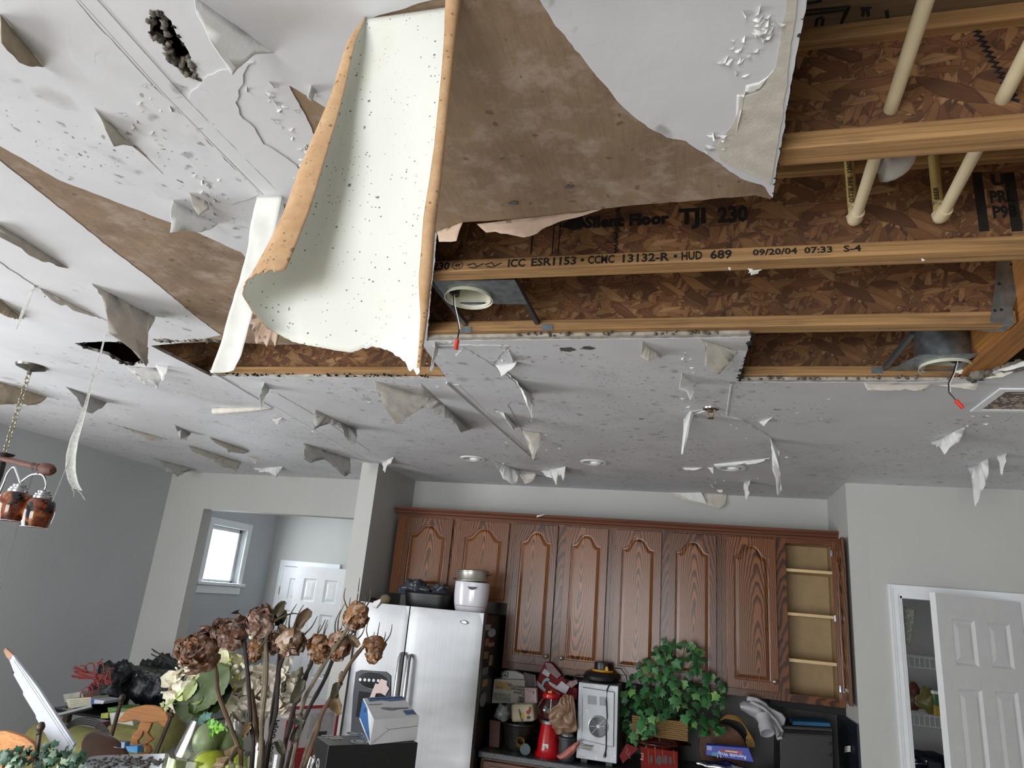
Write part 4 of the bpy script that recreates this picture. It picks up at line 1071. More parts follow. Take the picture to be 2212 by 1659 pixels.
# ---------------------------------------------------------------- base cabinets, worktop, splashback
ZK = .914
M_GRAN = Nt('dark_granite'); v = M_GRAN.coord(); n1 = M_GRAN.voro(v, 260, out='Color')
s2 = M_GRAN.new('ShaderNodeSeparateColor'); M_GRAN.link(n1, s2.inputs[0])
M_GRAN.col(M_GRAN.ramp(s2.outputs[0], [(0, srgb('#232527')), (.6, srgb('#33373a')), (.85, srgb('#4d5254')), (1, srgb('#6d7272'))])); M_GRAN.set(Roughness=.3); M_GRAN = M_GRAN.m
fx = -1.36
WT = G().b2((fx, YB-.665, ZK-.038), (XJ-.002, YB-.002, ZK)).build('worktop', M_GRAN, bevel=.006)
tag(WT, 'dark speckled stone worktop under the wall cabinets', 'worktop')
t = thing('base_cabinet', 'oak base cabinet with a drawer front under the dark worktop', 'cabinet', (-.2, YB-.3, 0))
G().b2((fx+.01, YB-.62, .0), (XJ-.004, YB-.004, ZK-.040)).build('cabinet_body', M_OAKF, t)
for k in range(5):
    a = fx+.03+k*.445; dr = G().b2((a, YB-.642, ZK-.21), (a+.42, YB-.621, ZK-.055)).build('drawer', M_OAKH, t, bevel=.006)
    G().b2((a+.045, YB-.646, ZK-.185), (a+.375, YB-.6405, ZK-.08)).build('drawer_panel', M_OAKH, dr, bevel=.004)
    G().ball((a+.21, YB-.655, ZK-.13), .014, 10).build('knob', KN, dr, smooth='all')
SP = plain('blue_black_mosaic', '#1b222b', .3, var=.5, scale=60)
tag(G().b2((XCR+1.0, YB-.014, ZK+.001), (XJ-.013, YB-.001, ZCB-.01)).build('splashback', plain('dark_wall_tile', '#3b3a36', .5, var=.2)), 'dark tiled splashback behind the kitchen clutter', 'splashback')
t = thing('side_splashback', 'blue-black mosaic splashback on the short side wall by the pantry', 'splashback', (XJ-.006, YP+.3, ZK))
G().b2((XJ-.010, YP+.004, ZK+.001), (XJ-.001, YB-.016, ZK+.43)).build('backing', SP, t)
rnd = random.Random(3); g0 = None
for i in range(15):
    for j in range(14):
        p = Vector((XJ-.0115, YP+.022+i*.043, ZK+.018+j*.030))
        if g0 is None:
            g0 = G().b2((p.x-.0015, p.y-.020, p.z-.0135), (p.x+.0015, p.y+.020, p.z+.0135)).build('tile', SP, t); P0 = p
        else:
            c = g0.copy(); COL.objects.link(c); c.location = p-P0
# ---------------------------------------------------------------- the fridge
YFF = 4.60
fa, fb, fm = at(779, 1302, Y=YFF).x, at(1046, 1322, Y=YFF).x, at(886.5, 1308, Y=YFF).x
ZFT = (at(779, 1302, Y=YFF).z+at(1046, 1322, Y=YFF).z)/2
t = FR = thing('refrigerator', 'stainless side-by-side fridge with black sides and an ice dispenser', 'refrigerator', ((fa+fb)/2, YFF+.4, 0))
FRIDGE_SIDE = plain('black_fridge_side', '#0e0e10', .35, var=.3)
G().b2((fa+.004, YFF+.075, .02), (fb-.004, YB-.06, ZFT-.012)).build('cabinet_body', FRIDGE_SIDE, t, bevel=.006)
def fdoor(a, b):
    g = G(); n = 14; w_ = b-a
    def fn(u, v):
        x = a+w_*u
        bulge = .016*(1-(2*u-1)**2)**.5 if 0 < u < 1 else 0
        z = .05+(ZFT-.05)*v
        e = min(v, 1-v)*(ZFT-.05)
        bz = .008*max(0, 1-(e/.03))**2
        return Vector((x, YFF-bulge+bz, z))
    g.grid(fn, n, 24)
    k = len(g.v)
    g.b2((a, YFF, .05), (b, YFF+.07, ZFT))
    return g.build('door', M_STEEL, t, smooth=True)
dl = fdoor(fa, fm-.004); dr = fdoor(fm+.004, fb)
def handle(px0, py0, px1, dz, d, nm='handle'):
    a = at(px0, py0, Y=YFF-.05)
    pts = [Vector((a.x, YFF-.012, a.z)), Vector((a.x, YFF-.034, a.z-.004)), Vector((a.x, YFF-.050, a.z-.03)), Vector((a.x, YFF-.056, a.z-.3)), Vector((a.x, YFF-.056, a.z-.75)), Vector((a.x, YFF-.034, a.z-.79)), Vector((a.x, YFF-.012, a.z-.795))]
    G().tube(pts, [.010, .013, .014, .014, .014, .013, .010], 12).build(nm, M_CHROME, d, smooth=True)
handle(865, 1412, 0, 0, dl); handle(884, 1416, 0, 0, dr)
# ice and water dispenser
dp = lambda px, py, d=.02: at(px, py, Y=YFF-d)
q = [dp(768, 1452, .018), dp(780, 1447, .018), dp(835, 1451, .018), dp(845, 1460, .018), dp(844, 1500, .018), dp(838, 1600, .018), dp(756, 1600, .018), dp(762, 1500, .018)]
disp = G().prism(q, (0, .02, 0)).build('dispenser', plain('dispenser_grey', '#2b333d', .35), dl, bevel=.004)
c = dp(806, 1470, .0195)
e = [c+Vector((.105*math.cos(a), 0, .052*math.sin(a)-.0)) for a in [i*math.pi/12 for i in range(24)]]
G().prism(e, (0, .004, 0)).build('control_panel', plain('dispenser_glossy_black', '#0c0d10', .15), FR) if False else None
cp = G().prism(e, (0, .004, 0)); o = cp.build('control_panel', plain('dispenser_glossy_black', '#0c0d10', .15), dl)
for i, px in enumerate((775, 785, 794, 804, 814)):
    G().lathe([(0, 0), (.010, 0), (.010, .002), (0, .002)], dp(px+3, 1468+i*.6, .0215), 14, R=rx(-math.pi/2)).build('button', M_CHROME, dl)
G().tube([p-Vector((0, .001, 0)) for p in e+e[:1]], .0022, 6).build('panel_rim', M_CHROME, dl)
G().b2(dp(790, 1500, .0178)-Vector((.05, .0008, .14)), dp(830, 1500, .0178)+Vector((.01, 0, 0))).build('dispenser_bay', M_BLACKM, dl)
# paper tag hanging in the dispenser
pk = plain('pale_pink_card', '#d9c4c0', .7, var=.05)
q = [(795, 1542), (818, 1500), (808, 1495), (823, 1466), (836, 1471), (836, 1486), (841, 1487), (830, 1512), (826, 1505), (818, 1505), (812, 1516)]
q = [(785, 1540), (811, 1476), (817, 1478), (823, 1466), (836, 1471), (835, 1480), (841, 1487), (832, 1503), (822, 1497), (812, 1498), (800, 1540)]
tag(G().prism([at(x, y, Y=YFF-.028) for x, y in q], (0, .0015, 0)).build('card_tag', pk), 'pale pink die-cut card leaning on the fridge dispenser', 'card')
# maker's badge
c = at(1003, 1344, Y=YFF-.017)
em = [c+Vector((.030*math.cos(a), 0, .0125*math.sin(a)*(abs(math.sin(a))**.5)+.003*math.cos(a)*-1)) for a in [i*math.pi/12 for i in range(24)]]
bd = G().prism(em, (0, -.004, 0)).build('badge', plain('badge_dark', '#3c3f44', .3, .6), dr)
e2 = [c+Vector((0, -.0045, 0))+(p-c)*.72 for p in em]
G().prism(e2, (0, -.001, 0)).build('badge_inlay', M_CHROME, dr)
# magnets and photos on the fridge side
rnd = random.Random(9)
mg = [(1054, 1355, 11, 14, '#8b8d92', 'grey square'), (1062, 1367, 13, 16, '#9aa3ad', 'pale blue jar-shaped'), (1052, 1387, 6, 18, '#9a5f54', 'narrow red'), (1061, 1392, 12, 10, '#8d7a68', 'tan'), (1050, 1415, 9, 18, '#7d6b55', 'brown comb-shaped'), (1060, 1426, 6, 26, '#8a7a60', 'long tan'), (1048, 1449, 12, 18, '#63666a', 'photo-like grey'), (1047, 1475, 11, 18, '#8c6e55', 'small picture'), (1043, 1511, 10, 26, '#77797a', 'round grey')]
for px, py, w_, h_, c, nm in mg:
    p = at(px, py, X=fb-.002); a = at(px-w_/2, py, X=fb); b = at(px+w_/2, py, X=fb); sz = at(px, py-h_/2, X=fb).z-at(px, py+h_/2, X=fb).z
    g = G(); yy = abs(b.y-a.y)/2; n = 8 if 'round' in nm or 'jar' in nm else 4
    sq = [Vector((fb-.0035, p.y+yy*1.2*math.cos(k*2*math.pi/n+math.pi/4), p.z+sz*.6*math.sin(k*2*math.pi/n+math.pi/4))) for k in range(n)]
    g.prism(sq, (.006, 0, 0))
    tag(g.build('magnet', plain('magnet_'+c[1:], c, .4)), nm+' magnet on the black side of the fridge', 'magnet', 'fridge magnets' if False else None)
# ---------------------------------------------------------------- six-panel doors
def panel_door(par, w_, h, th=.035, mat=M_DOOR):
    """local: x from the hinge, y thickness centred, z up; frame with six openings and raised panels"""
    st, mid = .105, .10
    pw = (w_-2*st-mid)/2
    rows = [(h-.125-.235, h-.125), (h-.125-.235-.115-.62, h-.125-.235-.115), (.22, h-.125-.235-.115-.62-.17)]
    holes = []; pans = []
    for (a, b) in rows:
        for x in (st, st+pw+mid):
            holes.append([(x, -th/2, a), (x+pw, -th/2, a), (x+pw, -th/2, b), (x, -th/2, b)]); pans.append((x, x+pw, a, b))
    fr = G().plate([(0, -th/2, 0), (w_, -th/2, 0), (w_, -th/2, h), (0, -th/2, h)], holes, (0, th, 0)).build('door_leaf', mat, par, local=True)
    for (x0, x1, a, b) in pans:
        g = G()
        for s in (-1, 1):
            y0, y1, y2 = s*(th/2-.001), s*(th/2-.013), s*(th/2-.004)
            def rect(i, y): return [(x0+i, y, a+i), (x1-i, y, a+i), (x1-i, y, b-i), (x0+i, y, b-i)]
            vs = rect(-.0005, y0)+rect(.012, y1)+rect(.020, y1)+rect(.045, y2)
            fs = [(k*4+i, k*4+(i+1) % 4, (k+1)*4+(i+1) % 4, (k+1)*4+i) for k in range(3) for i in range(4)]+[(12, 13, 14, 15)]
            g.add(vs, fs)
        g.build('door_panel', mat, fr, local=True)
    return fr
BRASS = plain('brass_hinge', '#a5874a', .3, .9)
def casing(name, x0, x1, zt, y, s=-1, wdt=.062, mat=M_TRIM, par=None):
    """door casing around an opening on a wall facing -Y, stepped profile"""
    g0 = None; zt0 = zt
    for k, (a, b, d) in enumerate(((0, .012, .010), (.012, .040, .015), (.040, .052, .019), (.052, wdt, .023))):
        for sx in (-1, 1):
            xx = x0 if sx < 0 else x1
            g = G().b2((xx+sx*a, y+s*d, 0), (xx+sx*b, y, zt+b))
            o = g.build(name if g0 is None else 'casing_step', mat, g0)
            if g0 is None: g0 = o; struct(o)
        G().b2((x0-a, y+s*d, zt+a), (x1+a, y, zt+b)).build('casing_step', mat, g0)
    return g0
casing('trim_1', PX0, PX1, PZ, YP)
# door lining of the pantry
g = G().b2((PX0, YP-.004, 0), (PX0+.012, YP+.115, PZ)); g.b2((PX1-.012, YP-.004, 0), (PX1, YP+.115, PZ)); g.b2((PX0, YP-.004, PZ-.012), (PX1, YP+.115, PZ))
struct(g.build('trim_2', M_TRIM))
hx, hy = at(2196, 1303, Y=YP-.02).x, YP-.02
fe = at(2036, 1281, Z=2.066); 
dv = Vector((fe.x-hx, fe.y-hy)); 
k0 = .2866
best = None
for i in range(200):
    yy = 3.9+i*.004; xx = at(2034, 1500, Y=yy).x
    d = abs(math.hypot(xx-hx, yy-hy)-.66)
    if best is None or d < best[0]: best = (d, xx, yy)
ang = math.atan2(best[2]-hy, best[1]-hx)
zt = at(2030, 1281, Y=best[2]).z
pd = thing('door_1', None, None, (hx, hy, .012), (0, 0, ang)); pd['kind'] = 'structure'
lf = panel_door(pd, .66, zt-.012)
for z in (zt-.30, zt-1.1, .25):
    G().lathe([(.009, -.045), (.009, .045)], (0, .022, z), 10).build('hinge', BRASS, lf, local=True)
G().ball((.60, -.06, .95), .027, 12).build('door_knob', BRASS, lf, local=True, smooth='all')
# foyer: closed door with casing, and a second leaf standing open in front of it
fx0, fx1 = at(617, 1222, Y=YFB).x, at(725, 1228, Y=YFB).x
fzt = at(640, 1224, Y=YFB).z
casing('trim_3', fx0, fx1, fzt, YFB)
d2 = thing('door_2', None, None, (fx0+.005, YFB-.02, .01)); d2['kind'] = 'structure'
panel_door(d2, fx1-fx0-.01, fzt-.02)
for z in (fzt-.28,): G().lathe([(.009, -.045), (.009, .045)], (fx0-.002, YFB-.03, z), 10).build('hinge', BRASS, bpy.data.objects['trim_3'])
yl = 6.95
lx0, lx1 = at(645, 1222, Y=yl).x, at(756, 1227, Y=yl).x
d3 = thing('door_3', None, None, (lx0, yl, .01)); d3['kind'] = 'structure'
panel_door(d3, max(.6, lx1-lx0), at(650, 1222, Y=yl).z-.01)
# ---------------------------------------------------------------- ceiling fittings
def downlight(px, py, r, lab, depth=.03):
    c = at(px, py, Z=ZC)
    t = thing('ceiling_light', lab, 'ceiling light', c)
    G().lathe([(r, -.001), (r-.004, -.007), (r-.020, -.009), (r-.024, -.004), (r-.026, .02), (r-.026, .0)], c, 32, caps=False).build('trim_ring', M_WHITE, t, smooth=True)
    G().lathe([(r-.024, -.004), (r-.035, -.0010), (r-.045, -.0008), (0, -.0006)], c, 32, caps=False).build('lens', plain('frosted_lens', '#bfc3c8', .3), t, smooth=True)
    G().lathe([(r*.42, -.0012), (r*.40, -.012), (r*.25, -.020), (0, -.022)], c+Vector((.012, .01, 0)), 20, caps=False).build('bulb_face', M_WHITE, t, smooth=True)
downlight(1022, 990, .088, 'round white ceiling light nearest the partition wall')
downlight(1283, 998, .088, 'round white ceiling light in the middle of the kitchen ceiling')
downlight(1580, 1010, .088, 'round white ceiling light with paint peeling round it')
c = at(1535, 882, Z=ZC)
t = thing('fire_sprinkler', 'small brass sprinkler head poking through the peeling kitchen ceiling', 'sprinkler', c)
G().lathe([(.036, 0), (.034, -.006), (.018, -.010), (.016, -.004)], c, 20, caps=False).build('escutcheon', M_CHROME, t, smooth=True)
br = plain('aged_brass', '#8a6f45', .35, .85)
G().lathe([(.011, .0), (.011, -.016), (.008, -.018)], c, 14).build('body', br, t)
for s in (-1, 1): G().tube([c+Vector((s*.009, 0, -.016)), c+Vector((s*.013, 0, -.030)), c+Vector((s*.006, 0, -.044))], .0028, 6).build('frame_arm', br, t)
G().lathe([(0, -.044), (.014, -.044), (.014, -.047), (0, -.047)], c, 14).build('deflector', br, t)
# air register on the ceiling
v0, v1 = at(2095, 886, Z=ZC), at(2175, 837, Z=ZC)
x0, x1, y0, y1 = v0.x, v0.x+.40, v1.y-.0, v0.y
t = thing('air_vent', 'white ceiling air register blotched with brown rust and mould', 'vent', ((x0+x1)/2, (y0+y1)/2, ZC))
zz = ZC
g = G().plate([(x0, y0, zz-.008), (x1, y0, zz-.008), (x1, y1, zz-.008), (x0, y1, zz-.008)], [[(x0+.03, y0+.03, zz-.008), (x1-.03, y0+.03, zz-.008), (x1-.03, y1-.03, zz-.008), (x0+.03, y1-.03, zz-.008)]], (0, 0, .0075))
g.build('frame', M_TRIM, t, bevel=.002)
rm = Nt('rusty_vent'); v = rm.coord(); n = rm.noise(v, 55, 4, .6)
rm.col(rm.ramp(n, [(.47, srgb('#b9ab97')), (.53, srgb('#5a3a25'))])); rm.set(Roughness=.7)
k = 14; dx = (y1-y0-.06)/k
for i in range(k):
    yy = y0+.03+dx*(i+.5)
    G().box(((x0+x1)/2, yy, zz-.005), (x1-x0-.062, dx*.86, .0015), rx(.25)).build('slat', rm.m, t)
# ---------------------------------------------------------------- chandelier
cc = at(68, 790, Z=ZC); yc = cc.y
t = CH = thing('chandelier', 'hanging chandelier with mottled amber shades on a chain, by the left edge', 'chandelier', (cc.x, cc.y, 2.0))
NICK = plain('brushed_nickel_dark', '#77746e', .3, .9)
IRON = plain('dark_bronze', '#3d3b38', .4, .7)
G().lathe([(.068, 0), (.064, -.010), (.030, -.022), (.010, -.03), (.010, -.045), (0, -.046)], cc, 28, caps=False).build('canopy', NICK, t, smooth=True)
zb_ = at(8, 978, Y=yc).z
nl = 17; z = ZC-.042; L = (z-zb_)/nl
lk = None
for i in range(nl):
    zc_ = z-L*(i+.5)
    if i < 2:
        pts = []
        for j in range(15):
            a = 2*math.pi*j/14; q = Vector((.0105*math.cos(a), 0, L*.66*math.sin(a)))
            if i % 2: q = Vector((0, q.x, q.z))
            pts.append(Vector((cc.x, cc.y, zc_))+q)
        g = G().tube(pts, .0024, 6, caps=False); o = g.build('chain_link', plain('chain_brass', '#8d8672', .35, .9), t, smooth=True)
        if i == 0: lk = [o, None]; z_0 = zc_
        else: lk[1] = o; z_1 = zc_
    else:
        s = lk[i % 2]; c = s.copy(); COL.objects.link(c); c.location = Vector((0, 0, zc_-(z_1 if i % 2 else z_0)))
def mpp(p): return (Vector(p)-CAMP).dot(f_)/FPX
b = Vector((cc.x, yc, zb_))
G().lathe([(.010, .0), (.046, -.004), (.040, -.012), (.018, -.022), (.015, -.03), (.020, -.05), (.022, -.10), (.018, -.18), (.026, -.2), (.03, -.26), (.0, -.28)], b, 24).build('column', IRON, t, smooth=True)
G().lathe([(0, .014), (.008, .012), (.012, 0)], b, 12).build('column_cap', NICK, t)
# turned wooden arm with ball end
WD = lumber('dark_turned_wood', '#3a1c12', '#5a2f20', 'X', .1)
a0, a1 = at(-6, 988, Y=yc), at(103, 1014, Y=yc-.05)
d = (a1-a0); Lg = d.length; Rm = d.to_track_quat('Z', 'Y').to_matrix()
G().lathe([(.010, 0), (.0125, .01), (.0125, Lg*.70), (.0145, Lg*.71), (.0145, Lg*.74), (.0115, Lg*.75), (.012, Lg*.80), (.0165, Lg*.82), (.0165, Lg*.845), (.012, Lg*.86), (.018, Lg*.88), (.0255, Lg*.93), (.0275, Lg*.99), (.0255, Lg*1.05), (.016, Lg*1.10), (0, Lg*1.115)], a0, 20, R=Rm).build('wooden_arm', WD, t, smooth=True)
sh = Nt('mottled_amber_glass'); v = sh.coord(); vv = sh.mix(.1, v, sh.noise(v, 16, 3, out='Color'))
n1 = sh.noise(vv, 24, 3); d1 = sh.voro(vv, 15)
c = sh.ramp(n1, [(.35, srgb('#2a0c07')), (.5, srgb('#64290f')), (.68, srgb('#8a5a28'))])
c = sh.mix(sh.ramp(d1, [(.34, 1), (.44, 0)]), c, srgb('#120806'))
sh.col(c); sh.set(Roughness=.12); sh.m.node_tree.nodes['Principled BSDF'].inputs['Coat Weight'].default_value = .15
def shade(px, py, capx, capy, arm, Y):
    p = at(px, py, Y=Y); k = mpp(p)
    ax = Vector((.0, 0, 1)); s = k*30
    tip = at(capx, capy, Y=Y)
    g = G().lathe([(s*.70, s*1.02), (s*.93, s*.80), (s*1.02, s*.40), (s*1.03, -s*.1), (s*.96, -s*.62), (s*.84, -s*1.02), (s*.80, -s*1.02), (s*.92, -s*.6), (s*.98, -s*.1), (s*.97, s*.4), (s*.88, s*.76), (s*.66, s*.96)], p, 28, caps=False)
    o = g.build('glass_shade', sh.m, t, smooth=True)
    G().lathe([(s*.86, -s*1.0), (s*.87, -s*1.03), (s*.80, -s*1.03)], p, 28, caps=False).build('shade_rim', M_WHITE, o)
    G().lathe([(s*.70, s*.98), (s*.70, s*1.18), (s*.62, s*1.24), (s*.62, s*1.34), (s*.46, s*1.40), (s*.46, s*1.55), (s*.30, s*1.66), (0, s*1.68)], p, 24, caps=False).build('shade_cap', M_CHROME, t, smooth=True)
    pts = [Vector((p.x, p.y, p.z+s*1.66))]+[at(x, y, Y=Y+dy) for x, y, dy in arm]
    sm = []
    for i in range(len(pts)-1):
        for j in range(6):
            u = j/6; P = [pts[max(0, i-1)], pts[i], pts[i+1], pts[min(len(pts)-1, i+2)]]
            sm.append(.5*((2*P[1])+(P[2]-P[0])*u+(2*P[0]-5*P[1]+4*P[2]-P[3])*u*u+(3*P[1]-P[0]-3*P[2]+P[3])*u**3))
    sm.append(pts[-1])
    G().tube(sm, .0048, 10).build('lamp_arm', M_CHROME, t, smooth=True)
shade(30, 1094, 34, 1044, [(38, 1025, 0), (30, 1009, 0), (17, 1022, .0), (8, 1045, .01), (-6, 1075, .02)], yc-.10)
shade(82, 1108, 92, 1063, [(100, 1045, 0), (92, 1026, 0), (70, 1025, .0), (52, 1036, .01), (36, 1050, .03), (-6, 1075, .06)], yc-.06)
CORD = plain('grey_cord', '#6f6f6d', .7)
w_ = at(74, 1010, Y=yc-.04)
tor = [w_+Vector((.004*math.cos(a)*0, .015*math.cos(a), .017*math.sin(a))) for a in [i*math.pi/8 for i in range(17)]]
G().tube(tor, .0012, 5).build('cord_loop', CORD, t)
for dx in (0, .006):
    G().tube([w_+Vector((dx, 0, -.015)), w_+Vector((dx*1.5, 0, -.62))], .0011, 5).build('pull_cord', CORD, t)
G().tube([at(18, 1140, Y=yc), at(-30, 1290, Y=yc)], .0009, 5).build('pull_cord', CORD, t)
# ---------------------------------------------------------------- pantry shelves and food
WIRE = plain('white_wire', '#c6c8c6', .4)
def wire_shelf(pl, pr, lab, Y=5.38):
    a = at(*pl, Y=Y); zt = a.z
    t = thing('wire_shelf', lab, 'shelf', (1.4, Y, zt))
    xa, xb = XJ+.115, 2.1
    G().tube([(xa, Y, zt), (xb, Y, zt)], .003, 6).build('front_rail', WIRE, t)
    G().tube([(xa, Y, zt-.062), (xb, Y, zt-.062)], .003, 6).build('lower_rail', WIRE, t)
    G().tube([(xa, 5.985, zt), (xb, 5.985, zt)], .003, 6).build('back_rail', WIRE, t)
    g = G()
    for i in range(35):
        x = xa+i*.03
        g.tube([(x, Y-.002, zt-.062), (x, Y-.002, zt+.001)], .0016, 5); g.tube([(x, Y, zt+.002), (x, 5.985, zt+.002)], .0016, 4)
    g.build('cross_wires', WIRE, t, kind='stuff')
    return zt
zs1 = wire_shelf((1990, 1421), (2037, 1427), 'upper white wire shelf inside the dark pantry')
zs2 = wire_shelf((1990, 1545), (2037, 1552), 'lower white wire shelf inside the dark pantry')
def crumple(c, r, sc_, name, mat, lab, cat, sd=0, n=22, jit=.45, par=None):
    g = G(); c = Vector(c); m = n//2
    vs = []
    for i in range(m+1):
        ph = math.pi*i/m
        for j in range(n):
            th = 2*math.pi*j/n
            v = Vector((math.sin(ph)*math.cos(th), math.sin(ph)*math.sin(th), math.cos(ph)))
            k = 1+jit*(noise.noise(v*1.6+Vector((sd, 0, 0)))+.6*abs(noise.noise(v*3.7+Vector((0, sd, 0))))-.3+.4*noise.noise(v*7+Vector((sd, sd, 0))))
            vs.append(c+Vector((v.x*sc_[0], v.y*sc_[1], v.z*sc_[2]))*r*k)
    zmin = c.z-r*sc_[2]*1.0
    vs = [Vector((v.x, v.y, max(v.z, zmin))) for v in vs]
    fs = [(i*n+j, (i+1)*n+j, (i+1)*n+(j+1) % n, i*n+(j+1) % n) for i in range(m) for j in range(n)]
    g.add(vs, fs)
    o = g.build(name, mat, par, smooth='all')
    if par is None: tag(o, lab, cat)
    return o
def pc(px, py, Y): return at(px, py, Y=Y)
crumple((at(1978, 1480, Y=5.62).x, 5.66, zs2+.085), .085, (1.0, .5, 1), 'snack_bag', plain('red_brown_foil', '#6b3b2c', .4), 'rust-red snack bag on the lower pantry shelf', 'bag', 1)
crumple((at(2006, 1500, Y=5.50).x, 5.50, zs2+.078), .080, (1.0, .5, .95), 'snack_bag', plain('olive_foil', '#77703a', .4), 'olive-yellow snack bag slumped on the lower pantry shelf', 'bag', 4)
c = at(2033, 1530, Y=5.42); r = .05
t = thing('food_tin', 'green and yellow food tin with a pale lid on the lower pantry shelf', 'tin', (c.x+.01, 5.44, zs2+.004))
G().lathe([(r, 0), (r, .055), (r, .06)], (c.x+.01, 5.44, zs2+.004), 20).build('lower_band', plain('tin_yellow', '#a88a2c', .4), t, smooth=True)
G().lathe([(r, .0602), (r, .13)], (c.x+.01, 5.44, zs2+.004), 20).build('upper_band', plain('tin_green', '#3d6b3f', .4), t, smooth=True)
G().lathe([(r+.005, .13), (r+.005, .148), (0, .148)], (c.x+.01, 5.44, zs2+.004), 20).build('lid', M_WHITE, t, smooth=True)
g = G().grid(lambda u, v: at(1953+24*u*(1-.45*v), 1310+8*u+78*v, Y=4.872)+Vector((0, .01*noise.noise(Vector((u*5, v*8, 0))), 0)), 8, 14)
tag(g.build('hanging_organiser', plain('grey_net_bag', '#7c7d74', .8, var=.5, scale=90), solid=.004, smooth='all'), 'narrow grey net bag hanging inside the pantry door frame', 'bag')
def pbox(quad, Y, depth, name, mat, par=None, bevel=.002, skew=0):
    f = [at(x, y, Y=Y) for x, y in quad]; bk = [p+Vector((skew, depth, 0)) for p in f]
    return G().hexa([f[3], f[2], bk[2], bk[3]], [f[0], f[1], bk[1], bk[0]]).build(name, mat, par, bevel=bevel)
zp = 1.0
ps = thing('wire_shelf', 'lowest pantry shelf holding boxes', 'shelf', (1.4, 5.7, .86))
G().b2((XJ+.115, 5.30, .855), (2.1, 5.985, .865)).build('shelf_deck', WIRE, ps)
for q, Y, d, nm, m, lab, cat in (
 ([(1979, 1622), (1993, 1624), (1996, 1690), (1983, 1690)], 5.36, .1, 'food_box', plain('mustard_card', '#9a7a3a', .6), 'mustard yellow food box at the foot of the pantry gap', 'box'),
 ([(2003, 1600), (2030, 1604), (2034, 1690), (2008, 1690)], 5.44, .1, 'food_box', plain('dark_card', '#1a1d24', .5), 'black food box between mustard and blue boxes', 'box'),
 ([(2030, 1627), (2048, 1630), (2050, 1690), (2034, 1690)], 5.33, .1, 'food_box', plain('blue_card', '#2f78b0', .5), 'bright blue food box low in the pantry', 'box')):
    o = pbox(q, Y, d, nm, m)
    o.location.z -= o.location.z-.866
    tag(o, lab, cat)
crumple((at(2000, 1592, Y=5.5).x, 5.55, 1.09), .11, (1.5, .6, .55), 'foil_packet', plain('glossy_navy_foil', '#15182c', .15), 'glossy navy packet lying on the pantry boxes', 'packet', 8)
# ---------------------------------------------------------------- clutter along the kitchen worktop
def kz(px, py, Y): return at(px, py, Y=Y)
def Yk(px, py): return at(px, py, Z=ZK).y
# convection oven standing on end, its back turned to the room
Yo = 4.84
OV = thing('toaster_oven', 'silver toaster oven stood on end with its fan grille facing out', 'oven', at(1290, 1632, Y=Yo))
silver = plain('silver_sheet_metal', '#9a9da2', .4, .55, var=.08)
q = [(1250.4, 1473), (1336, 1482), (1332.7, 1637), (1245, 1628)]
P = [at(x, y, Y=Yo) for x, y in q]
zb_ = ZK+.024; 
P[2].z = zb_; P[3].z = zb_
D_ = Vector((0, .30, 0))
G().hexa([P[3], P[2], P[2]+D_, P[3]+D_], [P[0], P[1], P[1]+D_, P[0]+D_]).build('case', silver, OV, bevel=.004)
def op(u, v, d=0): # u right, v down on the back face
    a = P[0].lerp(P[1], u); b = P[3].lerp(P[2], u); p = a.lerp(b, v); return p+Vector((0, -d, 0))
G().hexa([op(.13, .76), op(.92, .78), op(.92, .78, -.001)+Vector((0, .01, 0)), op(.13, .76)+Vector((0, .01, 0))], [op(.10, .08), op(.92, .09), op(.92, .09)+Vector((0, .01, 0)), op(.10, .08)+Vector((0, .01, 0))]) if False else None
pan = [op(.10, .06, .016), op(.91, .08, .016), op(.92, .79, .016), op(.13, .75, .016)]
G().hexa([pan[3], pan[2], pan[2]+Vector((0, .016, 0)), pan[3]+Vector((0, .016, 0))], [pan[0], pan[1], pan[1]+Vector((0, .016, 0)), pan[0]+Vector((0, .016, 0))]).build('back_panel', silver, OV, bevel=.004)
DKS = plain('dark_slot', '#17191c', .8)
fc = op(.53, .55, .0165); R_ = (op(.53, .55)-op(.53, .42)).length
G().lathe([(R_*1.12, -.002), (R_*1.08, .008), (R_*.98, .010), (R_*.96, .004)], fc, 36, R=rx(math.pi/2), caps=False).build('grille_ring', plain('silver_ring', '#a5a8ad', .35, .6), OV, smooth=True)
G().lathe([(R_*.96, .0006), (0, .0006)], fc, 30, R=rx(math.pi/2), caps=False).build('grille_dark', DKS, OV)
ggr = None
for r in (.30, .42, .54, .66, .78, .90):
    pts = [fc+Vector((R_*r*math.cos(a), -.004, R_*r*math.sin(a))) for a in [i*2*math.pi/28 for i in range(29)]]
    G().tube(pts, .0022, 5, caps=False).build('grille_wire', silver, OV)
for k in range(4):
    a = k*math.pi/4+.1
    G().tube([fc+Vector((R_*.2*math.cos(a+s), -.005, R_*.2*math.sin(a+s))) if i else fc+Vector((R_*.96*math.cos(a+s), -.005, R_*.96*math.sin(a+s))) for s in (0,) for i in (0, 1)], .002, 5).build('grille_spoke', silver, OV)
    a += math.pi
    G().tube([fc+Vector((R_*.2*math.cos(a), -.005, R_*.2*math.sin(a))), fc+Vector((R_*.96*math.cos(a), -.005, R_*.96*math.sin(a)))], .002, 5).build('grille_spoke', silver, OV)
G().lathe([(R_*.2, .006), (0, .006)], fc, 16, R=rx(math.pi/2), caps=False).build('grille_hub', silver, OV)
